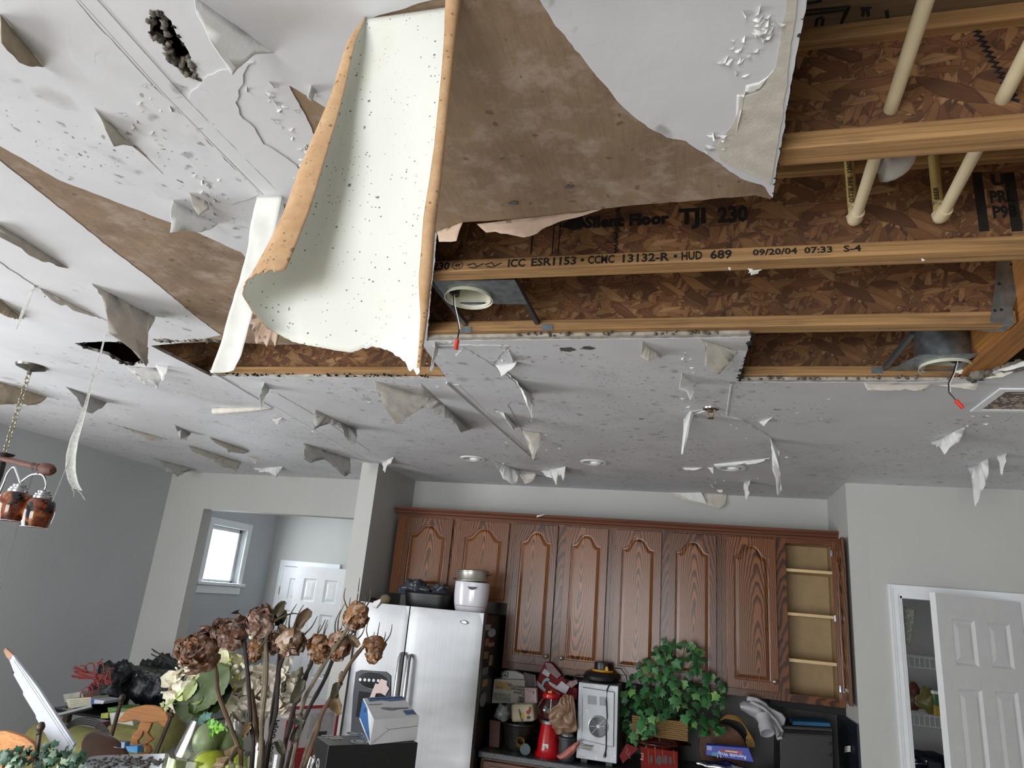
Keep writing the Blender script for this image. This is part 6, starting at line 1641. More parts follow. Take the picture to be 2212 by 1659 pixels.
# white juicer top lying on its side
yj = 4.92
JU = thing('juicer_cover', 'white plastic juicer cover with a round chute, perched right of the ivy', 'juicer', at(1650, 1590, Y=yj))
GW = plain('white_grey_plastic', '#a9a8ad', .35, var=.05)
def dish(u, v):
    L = [(1598, 1520), (1606, 1514), (1640, 1518), (1672, 1545), (1690, 1575), (1688, 1592), (1676, 1594)]
    R0 = [(1600, 1532), (1616, 1543), (1630, 1552), (1644, 1566), (1660, 1572), (1672, 1580), (1678, 1590)]
    i = min(5, int(u*6)); f = u*6-i
    a = (L[i][0]+(L[i+1][0]-L[i][0])*f, L[i][1]+(L[i+1][1]-L[i][1])*f); b_ = (R0[i][0]+(R0[i+1][0]-R0[i][0])*f, R0[i][1]+(R0[i+1][1]-R0[i][1])*f)
    return at(a[0]+(b_[0]-a[0])*v, a[1]+(b_[1]-a[1])*v, Y=yj-.07*math.sin(v*math.pi)+.02)
G().grid(dish, 24, 10).build('cover_shell', GW, JU, smooth='all', solid=.006)
G().prism([at(x, y, Y=yj+.03) for x, y in ((1616, 1504), (1636, 1508), (1656, 1520), (1662, 1528), (1690, 1542), (1698, 1552), (1695, 1566), (1684, 1574), (1660, 1550), (1630, 1522), (1612, 1514))], (0, .06, 0)).build('back_shell', GW, JU, bevel=.008)
a, b_ = at(1648, 1548, Y=yj-.05), at(1658, 1584, Y=yj-.12)
kk = mpp(a)
d = (b_-a).normalized(); Rm = d.to_track_quat('Z', 'Y').to_matrix(); Lc = (b_-a).length
G().lathe([(kk*16, 0), (kk*13, Lc*.3), (kk*13.5, Lc*.5), (kk*15, Lc*.52), (kk*15, Lc), (kk*13, Lc), (kk*12, Lc*.2)], a, 26, R=Rm, caps=False).build('chute', GW, JU, smooth=True)
tp = [at(1622, 1516, Y=yj-.03), at(1650, 1530, Y=yj-.05), at(1676, 1556, Y=yj-.06), at(1690, 1580, Y=yj-.06), at(1689, 1593, Y=yj-.06), at(1678, 1596, Y=yj-.06)]
G().tube(tp, .009, 8).build('handle_band', GW, JU, smooth=True)
# blue foil-wrap box and foil roll
t = FB = pbox([(1526, 1609), (1617, 1616), (1629, 1647), (1525, 1631)], 4.80, .06, 'foil_wrap_box', plain('royal_blue_card', '#2b3b9a', .4, var=.08)); OFF[FB.name] = FB.location.copy()
tag(FB, 'royal blue foil-wrap box lying upside down on a roll of foil', 'box')
ux = (at(1617, 1638, Y=4.8)-at(1526, 1624, Y=4.8)).normalized(); uz = Vector((-ux.z, 0, ux.x))
WI = plain('white_ink', '#d8dce6', .6)
text(FB, 'Reynolds Wrap', at(1612, 1633, Y=4.7992), .026, -ux, -uz, mat=WI)
G().prism([at(x, y, Y=4.7995) for x, y in ((1557, 1618), (1604, 1623), (1601, 1629), (1557, 1624))], (0, .0008, 0)).build('red_panel', plain('foil_red', '#a03a3a', .5, var=.3), FB)
G().prism([at(x, y, Y=4.7992) for x, y in ((1566, 1620.5), (1594, 1624), (1593, 1626.5), (1566, 1623))], (0, .0006, 0)).build('cream_print', plain('cream_ink', '#d8c89a', .6, var=.6, scale=160), FB)
G().b2(at(1527, 1611, Y=4.7994), at(1538, 1621, Y=4.799)).build('grey_patch', plain('pale_patch', '#8d97bb', .5), FB)
for px in (1549, 1556): G().tube([at(px, 1630, Y=4.7993), at(px+1.5, 1637, Y=4.7993)], .0022, 5).build('white_stripe', WI, FB)
G().prism([at(x, y, Y=4.7996) for x, y in ((1540, 1625), (1549, 1626), (1547, 1633), (1536, 1632))], (0, .0008, 0)).build('teal_patch', plain('teal_patch', '#3a8fa0', .5), FB)
crumple(at(1565, 1662, Y=4.83), .075, (2.0, .6, .55), 'foil_tray', plain('crinkled_foil', '#b8bcc0', .22, 1.0, var=.2), 'crinkled aluminium foil tray under the blue box', 'foil', 31, n=44, jit=.35)
# black grill and its neighbours at the right end
GR = thing('microwave', 'black countertop microwave in the dark corner at the right end', 'microwave', (at(1740, 1640, Y=4.98).x, 5.1, ZK+.001))
z0 = ZK+.012
P = [at(x, y, Y=4.95) for x, y in ((1684, 1566), (1800, 1572), (1801, 1645), (1683, 1640))]
P[2].z = P[3].z = z0
G().hexa([P[3], P[2], P[2]+Vector((0, .36, 0)), P[3]+Vector((0, .36, 0))], [P[0], P[1], P[1]+Vector((0, .36, 0)), P[0]+Vector((0, .36, 0))]).build('case', M_BLACK, GR, bevel=.008)
mm = Nt('dark_mesh_screen'); v = mm.coord((1, 1, 1)); mm.col(mm.ramp(mm.voro(v, 220), [(.2, srgb('#23282a')), (.4, srgb('#0a0c0c'))])); mm.set(Roughness=.4)
G().hexa([P[3].lerp(P[2], .03)+Vector((0, -.008, .02)), P[3].lerp(P[2], .95)+Vector((0, -.008, .02)), P[3].lerp(P[2], .95)+Vector((0, .001, .02)), P[3].lerp(P[2], .03)+Vector((0, .001, .02))], [P[0].lerp(P[1], .03)+Vector((0, -.008, -.05)), P[0].lerp(P[1], .95)+Vector((0, -.008, -.05)), P[0].lerp(P[1], .95)+Vector((0, .001, -.05)), P[0].lerp(P[1], .03)+Vector((0, .001, -.05))]).build('door_screen', mm.m, GR)
G().tube([P[0].lerp(P[1], .05)+Vector((0, -.03, -.03)), P[0].lerp(P[1], .95)+Vector((0, -.03, -.03))], .009, 8).build('handle', M_BLACK, GR)
for k_ in range(2): G().lathe([(.012, 0), (.011, .012)], P[1]+Vector((-.02, -.001, -.09-.06*k_)), 14, R=rx(math.pi/2)).build('dial', M_BLACKM, GR)
for sx in (0.08, .9):
    f = P[3].lerp(P[2], sx); G().b2((f.x-.015, f.y+.05, ZK+.001), (f.x+.015, f.y+.3, z0+.001)).build('foot', M_BLACK, GR)
q = pbox([(1662, 1508), (1832, 1532), (1836, 1548), (1668, 1528)], 5.02, .3, 'appliance_lid', M_BLACKM) if False else None
BLD = tag(G().hexa([P[0].lerp(P[1], .25)+Vector((0, .02, .002)), P[0].lerp(P[1], .97)+Vector((0, .02, .002)), P[0].lerp(P[1], .97)+Vector((0, .2, .002)), P[0].lerp(P[1], .25)+Vector((0, .2, .002))], [P[0].lerp(P[1], .27)+Vector((0, .03, .022)), P[0].lerp(P[1], .96)+Vector((0, .03, .022)), P[0].lerp(P[1], .96)+Vector((0, .19, .022)), P[0].lerp(P[1], .27)+Vector((0, .19, .022))]).build('tray', plain('mid_blue_plastic', '#21577f', .4), bevel=.003), 'flat blue tray lying on top of the black microwave', 'tray')
tag(G().hexa([at(1664, 1524, Y=5.12)]+[at(1834, 1548, Y=5.12)]+[at(1834, 1548, Y=5.12)+Vector((0, .28, 0)), at(1664, 1524, Y=5.12)+Vector((0, .28, 0))], [at(1662, 1505, Y=5.12), at(1832, 1530, Y=5.12), at(1832, 1530, Y=5.12)+Vector((0, .28, 0)), at(1662, 1505, Y=5.12)+Vector((0, .28, 0))]).build('undercabinet_hood', M_BLACKM, bevel=.004), 'flat black hood fixed under the right-hand wall cabinet', 'hood')
for nm, px, py, h, c1, c2, lab in (('spray_bottle', 1693, 1641, 28, '#6d3a30', '#7f8a88', 'small red-capped clear bottle by the microwave'), ('spray_bottle', 1705, 1646, 34, '#2f7fa8', '#86a0a8', 'small blue-capped clear bottle by the microwave')):
    c = at(px, py, Y=4.86); c.z = ZK+.001; kk = mpp(c)
    t = thing(nm, lab, 'bottle', c)
    G().lathe([(kk*5, 0), (kk*5.5, kk*3), (kk*5.5, kk*h*.5), (kk*2.5, kk*h*.62)], c, 16).build('body', plain('bottle_'+c2[1:], c2, .15), t, smooth=True)
    G().lathe([(kk*3, kk*h*.62), (kk*3, kk*h*.8), (kk*1.5, kk*h)], c, 12).build('cap', plain('cap_'+c1[1:], c1, .4), t, smooth=True)
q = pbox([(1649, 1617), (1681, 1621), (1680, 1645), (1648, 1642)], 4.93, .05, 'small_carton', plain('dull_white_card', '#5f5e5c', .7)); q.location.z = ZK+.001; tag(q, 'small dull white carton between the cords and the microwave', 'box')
q = pbox([(1636, 1612), (1648, 1614), (1648, 1646), (1638, 1645)], 4.88, .04, 'small_carton', plain('teal_violet_card', '#3f5560', .6, var=.4)); q.location.z = ZK+.001; tag(q, 'narrow teal carton standing next to the tan cords', 'box')
for i in range(6):
    c = at(1684+i*9, 1657, Y=4.815); c.z = ZK+.014
    o = G().lathe([(.013, 0), (.013, .10), (.009, .10), (.009, .0)], c, 14, R=rx(-math.pi/2), caps=False).build('paper_roll', plain('tan_roll', '#8d6a4c', .7), smooth=True)
    tag(o, ('leftmost', 'second', 'third', 'fourth', 'fifth', 'last')[i]+' small tan paper roll in the row before the microwave, counted from the left', 'roll', 'row of tan paper rolls')
o = G().grid(lambda u, v: at(1825+12*u, 1613+13*v-2*u, X=XJ-.02)+Vector((-.004*math.sin(u*3), 0, 0)), 4, 4).build('wall_tag', M_PAPERW, solid=.002); tag(o, 'small white tag on the blue-black mosaic side wall', 'tag')
# ---------------------------------------------------------------- on top of the fridge
zf = ZFT-.011
c = at(924, 1305, Y=4.86); kk = mpp(c); hx0, hx1 = at(866, 1290, Y=4.76).x, at(972, 1300, Y=4.76).x
RP = thing('roasting_pan', 'black oval-sided roasting pan filled with plastic bags on top of the fridge', 'roasting pan', ((hx0+hx1)/2, 4.9, zf))
hz_ = at(920, 1280, Y=4.74).z-zf
def rpan(u, v):
    a = 2*math.pi*u; s = lambda t_: math.copysign(abs(t_)**.55, t_)
    k_ = .90+.10*v
    return Vector(((hx0+hx1)/2+(hx1-hx0)/2*k_*s(math.cos(a)), 4.91+.17*k_*s(math.sin(a)), zf+hz_*v))
g = G().grid(rpan, 40, 6)
g.add([rpan(i/40, 0) for i in range(40)], [tuple(range(40))])
g.build('pan_wall', M_BLACK, RP, smooth=True, solid=.004)
G().tube([rpan(i/40, 1.0)*1.0 for i in range(41)], .006, 6, caps=False).build('pan_rim', M_BLACK, RP, smooth=True)
tb_ = plain('smoky_plastic_film', '#3c4148', .2, var=.4, scale=30)
crumple((at(893, 1272, Y=4.85).x, 4.86, zf+hz_+.02), .085, (1.25, .8, .85), 'plastic_bag', tb_, 'smoky crumpled plastic bag spilling from the left of the roasting pan', 'bag', 2, n=34, jit=.6)
crumple((at(948, 1280, Y=4.85).x, 4.87, zf+hz_+.01), .07, (1.2, .8, .8), 'plastic_bag', tb_, 'smoky crumpled plastic bag in the right end of the roasting pan', 'bag', 6, n=34, jit=.6)
yr = 4.78; c = at(1016, 1311, Y=yr); c.z = zf; kk = mpp(c)
RC = thing('rice_cooker', 'white oval cooker with a dark grip slot on top of the fridge', 'cooker', c)
hz_ = at(1018, 1258, Y=yr).z-zf
def cook(u, v):
    a = 2*math.pi*u; b_ = [31, 34, 36, 37, 37.5, 37.5, 37][int(v*6)]
    sq = lambda t_: math.copysign(abs(t_)**.8, t_)
    return c+Vector((kk*b_*sq(math.cos(a)), kk*b_*.8*sq(math.sin(a)), hz_*v))
WG = plain('glossy_white_enamel', '#d5d3da', .15, var=.03)
g = G().grid(cook, 40, 6); g.add([cook(i/40, 1) for i in range(40)], [tuple(range(40))]); g.add([cook(i/40, 0) for i in range(40)], [tuple(range(40))])
g.build('body', WG, RC, smooth=True)
G().tube([cook(i/40, 1/6*1.0)+Vector((0, 0, .012)) for i in range(41)], .0035, 6, caps=False).build('pale_band', plain('mauve_band', '#a99aa3', .4), RC)
yfr = yr-kk*.8*37.5-.001
sl = [at(1010, 1267, Y=yfr), at(1030, 1268, Y=yfr), at(1027, 1272.5, Y=yfr), at(1020, 1274.5, Y=yfr), at(1013, 1272, Y=yfr)]
G().prism(sl, (0, .004, 0)).build('grip_slot', M_BLACK, RC)
tl = Matrix.Rotation(math.radians(-3), 3, 'Y')
sp = c+Vector((.0, 0, hz_+.004))
SPN = thing('steamer_pot', 'shallow silver pot tilted on top of the white cooker', 'pot', sp)
SIL = plain('satin_aluminium', '#b5b2a8', .3, .8, var=.06)
G().lathe([(kk*33, 0), (kk*37, .006), (kk*37.5, .012), (kk*35, .014), (kk*34, .02), (kk*34.5, .065), (kk*36, .068), (kk*36, .072), (kk*33, .074), (kk*30, .08), (0, .085)], sp, 36, R=tl).build('pot', SIL, SPN, smooth=True)
for s in (-1, 1):
    e = sp+tl @ Vector((s*kk*34, -.02, .045 if s > 0 else .014)); e2 = sp+tl @ Vector((s*kk*44, -.02, .05 if s > 0 else .02))
    G().tube([e, e2], [.006, .004], 8).build('handle', M_BLACK, SPN, smooth=True)
o = crumple((at(832, 1296, Y=4.85).x, 4.85, zf+.035), .05, (.9, .7, .75), 'straw_hat', plain('tan_fur', '#80715a', .95, var=.3, scale=60), 'small tan furry ball on top of the fridge near its left edge', 'ball', 15, jit=.15)
o = crumple((at(795, 1297, Y=4.85).x, 4.88, zf+.02), .04, (1.6, .8, .5), 'dark_cloth', M_BLACKM, 'dark crumpled cloth on the fridge next to the partition wall', 'cloth', 18, jit=.2)
def pf(u, v):
    L = [(806, 1300), (816, 1292), (824, 1291)]; 
    p = at(807+16*u-2*v, 1299-6*u+18*v*(1-.75*abs(u-.5)), Y=4.585-.012*math.sin(v*3))
    return p
o = G().grid(pf, 8, 8).build('paint_scrap', M_PAPERW, solid=.001, smooth='all'); tag(o, 'torn white paint scrap drooping over the fridge top edge', 'paint scrap')
o = G().grid(lambda u, v: at(1160+22*u, 1113-2*u+5*v*(1-u), Y=YC-.05)+Vector((0, -.01*v, 0)), 4, 3).build('paint_scrap', M_PAPERW, solid=.001); tag(o, 'white paint scrap lying on the cabinet crown moulding', 'paint scrap')
# ---------------------------------------------------------------- the high table in front, with everything on it
TZ = 1.0
ED, FD = Vector((.69, .72, 0)).normalized(), Vector((.72, -.69, 0)).normalized()
C0 = at(184, 1632, Z=TZ); C0.z = 0
T = thing('high_table', 'grey high table strewn with plaster crumbs in the foreground', 'table', C0+ED*.45+FD*1.2)
cor = [C0, C0+ED*.95, C0+ED*.95+FD*2.4, C0+FD*2.4]
def rounded(loop, r, n=6):
    out = []
    for i, p in enumerate(loop):
        a = (loop[i-1]-p).normalized(); b = (loop[(i+1) % len(loop)]-p).normalized()
        for j in range(n+1):
            t_ = j/n; out.append((p+a*r)*(1-t_)**2+p*2*t_*(1-t_)+(p+b*r)*t_**2)
    return out
top = [Vector((p.x, p.y, TZ-.04)) for p in rounded(cor, .09)]
TM = plain('grey_table_top', '#8f9296', .3, var=.12, scale=8)
G().prism(top, (0, 0, .04)).build('table_top', TM, T, bevel=.006)
for s, u in ((.12, .14), (.12, .81), (2.28, .14), (2.28, .81)):
    p = C0+ED*u+FD*s; G().b2((p.x-.035, p.y-.035, 0), (p.x+.035, p.y+.035, TZ-.04)).build('leg', plain('dark_table_leg', '#2c2623', .5), T, bevel=.004)
rnd = random.Random(11); g = G()
for i in range(150):
    x, y = (rnd.gauss(285, 45), rnd.gauss(1647, 6)) if i < 100 else (rnd.uniform(190, 372), rnd.uniform(1637, 1660))
    p = at(x, y, Z=TZ); s = rnd.uniform(.004, .014)
    g.ball(p+Vector((0, 0, s*.3)), s, 6, (1, .6, .35), rz(rnd.uniform(0, 3)), jit=.5, sd=i)
tag(g.build('plaster_crumbs', plain('grey_plaster_crumb', '#59564f', .9, var=.5), smooth='all', kind='stuff'), 'grey plaster crumbs scattered over the table top', 'debris')
def mp(px, py, Y): p = at(px, py, Y=Y); return p, mpp(p)
def spline(pts, n=5):
    sm = []
    for a in range(len(pts)-1):
        for j in range(n):
            u = j/n; Q = [pts[max(0, a-1)], pts[a], pts[a+1], pts[min(len(pts)-1, a+2)]]
            sm.append(.5*((2*Q[1])+(Q[2]-Q[0])*u+(2*Q[0]-5*Q[1]+4*Q[2]-Q[3])*u*u+(3*Q[1]-Q[0]-3*Q[2]+Q[3])*u**3))
    return sm+[pts[-1]]
# glass vase with green fruit and water
YV = 2.0; c, k = mp(455, 1600, YV); c.z = TZ+.001
hz = lambda py: at(455, py, Y=YV).z-c.z
VS = thing('glass_vase', 'tapering clear glass vase with green pears and water', 'vase', c)
Hh = hz(1553)
outp = [(k*70, .0), (k*92, .02), (k*95, Hh*.25), (k*88, Hh*.5), (k*70, Hh*.78), (k*47, Hh)]
inp = [(k*45, Hh), (k*67.5, Hh*.78), (k*85, Hh*.5), (k*92, Hh*.25), (k*89, .03), (0, .022)]
G().lathe(outp+inp, c, 40, caps=False).add([c+Vector((k*70*math.cos(i*math.pi/20), k*70*math.sin(i*math.pi/20), 0)) for i in range(40)], [tuple(range(39, -1, -1))]).build('glass_wall', M_GLASS, VS, smooth=True)
wt_ = Nt('murky_water'); wt_.col(wt_.ramp(wt_.noise(wt_.coord(), 6), [(.3, srgb('#b7bd84')), (.7, srgb('#cdd09a'))])); wt_.set(Roughness=.02, Transmission_Weight=.95, IOR=1.33)
hw = hz(1628)
G().lathe([(0, .0235), (k*88, .031), (k*91, Hh*.25), (k*84.3, hw*1.0), (0, hw)], c, 36, caps=False).build('water', wt_.m, VS, smooth=True)
PR = plain('green_pear_skin', '#6c7f3a', .4, var=.2, scale=30); LI = plain('lime_skin', '#8f9a1c', .4, var=.2, scale=30)
for (px, py, Y, r, m, nm, lab, sc_) in ((452, 1597, YV-.005, 34, PR, 'pear', 'large mossy green pear under the rim of the glass vase', (1, 1, 1.0)), (497, 1610, YV+.03, 27, PR, 'pear', 'smaller green pear at the right side of the glass vase', (1, 1, 1.1)), (452, 1650, YV-.06, 31, LI, 'lime', 'bright yellow-green lime under the water of the vase', (1.15, 1, .85)), (500, 1655, YV-.02, 27, LI, 'lime', 'lime at the right under the water of the vase', (1, 1, 1)), (408, 1660, YV+.01, 28, PR, 'pear', 'green pear at the left under the water of the vase', (1, 1, 1))):
    p = at(px, py, Y=Y)
    o = G().ball(p, k*r, 20, sc_, jit=.12, sd=px).build(nm, m, smooth='all'); tag(o, lab, 'fruit')
LMG = leafmesh('leaf', leafmat('bright_leaf', '#4d8f24', '#7fbf35')); LMB = leafmesh('leaf', leafmat('blue_leaf', '#2c5a4e', '#46786a'))
SPG = thing('herb_sprig', 'bright green sprig hanging over the rim of the glass vase', 'sprig', at(480, 1560, Y=YV-.07))
pt = [at(x, y, Y=YV-.075) for x, y in ((492, 1580), (482, 1566), (470, 1562), (458, 1568))]
G().tube(spline(pt), .0025, 6).build('stem', plain('sprig_stem', '#7fa545', .6), SPG, smooth=True)
rnd = random.Random(4)
for i in range(16):
    p = at(rnd.uniform(448, 480), rnd.uniform(1556, 1586), Y=YV-.085); put_leaf(SPG, p, (rnd.gauss(0, .4), -1, rnd.gauss(0, .4)), (rnd.gauss(0, 1), 0, rnd.gauss(-.3, 1)), k*rnd.uniform(9, 14), me=LMG)
for x, y in ((437, 1555), (444, 1550), (432, 1562)): put_leaf(SPG, at(x, y, Y=YV-.03), (.2, -1, .2), (rnd.gauss(0, .3), 0, 1), k*17, me=LMB)
# cream hydrangea arrangement behind it
YH = 2.18
fa_, kh = mp(500, 1500, YH)
FA = thing('flower_arrangement', 'cream artificial hydrangeas with green leaves and white berries in a vase', 'flowers', (fa_.x, YH+.03, TZ+.001))
b0 = Vector((fa_.x, YH+.05, TZ+.001)); hv = at(520, 1588, Y=YH).z-b0.z
G().lathe([(.06, 0), (.085, .02), (.09, hv*.4), (.075, hv*.8), (.085, hv), (.08, hv), (.07, hv*.8), (.085, hv*.4), (.0, .03)], b0, 28, caps=False).build('vase', plain('white_ceramic', '#c9c9c4', .3), FA, smooth=True)
g = G(); g.grid(lambda u, v: at(503+30*u-5*v, 1532+58*v+6*u, Y=YH-.04+.02*math.sin(u*9)), 14, 8); g.build('ribbon_bow', plain('white_ribbon', '#c4c5c3', .5), FA, solid=.002, smooth='all')
def petalmat(name, c1, c2):
    t = Nt(name); oi = t.new('ShaderNodeObjectInfo'); v = t.coord()
    c = t.mix(oi.outputs['Random'], srgb(c1), srgb(c2)); t.col(t.mix(t.ramp(t.noise(v, 2.5, 3), [(.4, 0), (.75, .4)]), c, srgb('#b9ab8c'))); t.set(Roughness=.7)
    t.p.inputs['Subsurface Weight'].default_value = .0
    return t.m
def petal(name, mat, w_=.5, cup=.4, ruf=.06, sd=0):
    me = bpy.data.meshes.new(name); n = 6; vs = []; fs = []
    for i in range(n+1):
        v = i/n
        ww = w_*(math.sin(math.pi*min(1, .12+v*.72))**.8)
        for j in range(7):
            u = j/6*2-1
            vs.append((u*ww, v, cup*(u*u*.35*ww/w_+(v-.2)**2*.5)+ruf*noise.noise(Vector((u*2.2+sd, v*3, sd)))*(1+v)))
    for i in range(n):
        for j in range(6): fs.append((i*7+j, i*7+j+1, (i+1)*7+j+1, (i+1)*7+j))
    me.from_pydata(vs, [], fs); me.materials.append(mat)
    for p in me.polygons: p.use_smooth = True
    return me
CRM = petalmat('cream_petal', '#e3decb', '#efeadb'); CRG = petalmat('greenish_cream_petal', '#cfcfa9', '#d9d3b3'); CRP = petalmat('beige_petal', '#dbd1c2', '#e6dfd3')
PC = [petal('petal', CRM, .55, .5, .09, s) for s in range(3)]; PG = [petal('petal', CRG, .55, .5, .09, s+5) for s in range(3)]; PP = [petal('petal', CRP, .6, .5, .12, s+9) for s in range(3)]
rnd = random.Random(8)
def head(cx_, cy_, rx_, ry_, n, ps, size, Y=YH, par=None):
    c, k = mp(cx_, cy_, Y)
    G().ball(c+Vector((0, .02, 0)), k*min(rx_, ry_)*.8, 14, (rx_/min(rx_, ry_), .6, ry_/min(rx_, ry_))).build('flower_core', CRG, par or FA, smooth='all')
    for i in range(n):
        th = math.acos(1-1.15*(i+.5)/n); ph = i*2.39996
        d = Vector((math.sin(th)*math.cos(ph), -math.cos(th), math.sin(th)*math.sin(ph)))
        p = c+Vector((d.x*rx_*k*.92, d.y*min(rx_, ry_)*k*.7, d.z*ry_*k*.92))
        tan = Vector((rnd.gauss(0, 1), rnd.gauss(0, 1), rnd.gauss(0, 1)))
        put_leaf(par or FA, p, d+Vector((rnd.gauss(0, .35), rnd.gauss(0, .2), rnd.gauss(0, .35))), tan, k*size*rnd.uniform(.8, 1.3), name='petal', me=rnd.choice(ps))
head(420, 1478, 46, 44, 34, PC, 30); head(492, 1440, 32, 36, 26, PG, 26); head(600, 1492, 46, 44, 46, PP, 26); head(535, 1490, 42, 44, 26, PC, 34); head(545, 1520, 34, 26, 16, PP, 26)
HL = leafmat('hydrangea_leaf', '#26310f', '#33421a'); HL2 = leafmat('hydrangea_leaf_light', '#7f8a4e', '#8f9a60')
def ovate(name, mat, w_=.40):
    me = bpy.data.meshes.new(name); vs = []; fs = []; nv, nu = 18, 8
    for i in range(nv+1):
        v = i/nv; ww = w_*(math.sin(math.pi*v**.8)**.75)+.004
        if i % 2: ww *= .94
        for j in range(nu+1):
            u = j/nu*2-1
            vs.append((u*ww, v, .10*abs(u)**1.3-.16*(v-.4)**2+.012*math.sin(v*34-abs(u)*7)*(.3+abs(u))))
    for i in range(nv):
        for j in range(nu): a = i*(nu+1)+j; fs.append((a, a+1, a+nu+2, a+nu+1))
    me.from_pydata(vs, [], fs); me.materials.append(mat)
    for p in me.polygons: p.use_smooth = True
    return me
OV1, OV2 = ovate('leaf', HL), ovate('leaf', HL2, .34)
for (bx, by, dx, dy, s_, m_, yy) in ((500, 1440, -.55, -1, 112, OV1, -.115), (505, 1490, -.9, -.45, 96, OV1, -.10), (466, 1518, -1, -.12, 98, OV1, -.125), (440, 1512, -1, .1, 40, OV2, -.135), (436, 1486, -.8, .5, 38, OV2, -.13), (410, 1500, -.9, -.1, 40, OV2, -.13), (425, 1470, -.2, -1, 44, OV2, -.13)):
    put_leaf(FA, at(bx, by, Y=YH+yy), (-.15+rnd.gauss(0, .1), -1, .35), (dx, -.05, dy), kh*s_, me=m_)
TW = plain('pale_green_twig', '#7d8453', .7)
G().tube(spline([at(x, y, Y=YH-.1) for x, y in ((440, 1490), (405, 1500), (380, 1512), (362, 1522), (350, 1528))]), .0018, 5).build('twig', TW, FA, smooth=True)
for x, y in ((386, 1505), (376, 1518), (368, 1512), (360, 1526), (354, 1522), (392, 1512)): put_leaf(FA, at(x, y, Y=YH-.105), (0, -1, .2), (rnd.gauss(0, 1), 0, rnd.gauss(0, 1)), kh*12, me=leafmesh('leaf', HL2))
BW, BG = plain('white_berry', '#d6d5bb', .3), plain('green_berry', '#9da84c', .3)
for i in range(30):
    x, y = rnd.gauss(504, 13), rnd.gauss(1451, 12); p = at(x, y, Y=YH-.09-.015*rnd.random())
    G().ball(p, kh*rnd.uniform(3.6, 5.2), 10).build('berry', BG if (y > 1458 or rnd.random() < .3) else BW, FA, smooth='all')
G().ball(at(543, 1376, Y=YH), kh*5.5, 10).build('berry', BW, FA, smooth='all'); G().ball(at(548, 1377, Y=YH+.01), kh*5, 10).build('berry', BW, FA, smooth='all')
G().tube(spline([at(546, 1380, Y=YH), at(540, 1420, Y=YH), at(528, 1470, Y=YH)]), .002, 5).build('twig', TW, FA)
G().tube([b0+Vector((0, 0, .1)), fa_+Vector((0, .03, 0))], .02, 8).build('stem_bundle', HL, FA)
# dried roses in a vase
YR = 1.5
c, k = mp(588, 1650, YR); vb = Vector((c.x, YR, TZ+.001)); hR = at(588, 1640, Y=YR).z-vb.z
RV = thing('glass_vase', 'clear glass vase holding the long-stemmed dried roses', 'vase', vb)
G().lathe([(k*55, 0), (k*60, .01), (k*62, hR*.5), (k*90, hR), (k*88, hR), (k*59.5, hR*.5), (k*57, .02), (0, .018)], vb, 36, caps=False).add([vb+Vector((k*55*math.cos(i*math.pi/18), k*55*math.sin(i*math.pi/18), 0)) for i in range(36)], [tuple(range(35, -1, -1))]).build('glass_wall', M_GLASS, RV, smooth=True)
def rosemat(name, c1, c2, bloom):
    t = Nt(name); tc = t.new('ShaderNodeNewGeometry'); P = tc.outputs['Position']; oi = t.new('ShaderNodeObjectInfo')
    c = t.ramp(t.noise(P, 45, 4), [(.3, srgb(c1)), (.7, srgb(c2))])
    c = t.mix(t.math('MULTIPLY', oi.outputs['Random'], .5), c, [x*.6 for x in srgb(c1)])
    wm = t.ramp(t.noise(P, 75, 4, .6), [(.47, 0), (.60, bloom)])
    t.col(t.mix(wm, c, srgb('#c2b5ac'))); t.set(Roughness=.75); t.bump(t.noise(P, 160, 4, .7), .5, .002)
    return t.m
RM = [rosemat('dried_rose_brown', '#7a4c30', '#a87a55', .6), rosemat('dried_rose_dark', '#664334', '#906a54', .65), rosemat('dried_rose_rust', '#74481f', '#9c6c3a', .45), rosemat('dried_rose_tan', '#8a6a4c', '#b39474', .75)]
RP_ = {i: [petal('petal', RM[i], .62, .9, .22, s*3+i) for s in range(3)] for i in range(4)}
SM = [plain('dried_stem_dark', '#2c2420', .8, var=.4, scale=40), plain('dried_stem_brown', '#54422f', .85, var=.35, scale=40), plain('dried_stem_grey', '#6d6453', .85, var=.3, scale=40)]
SEP = plain('dried_sepal', '#5e5342', .85, var=.35, scale=50)
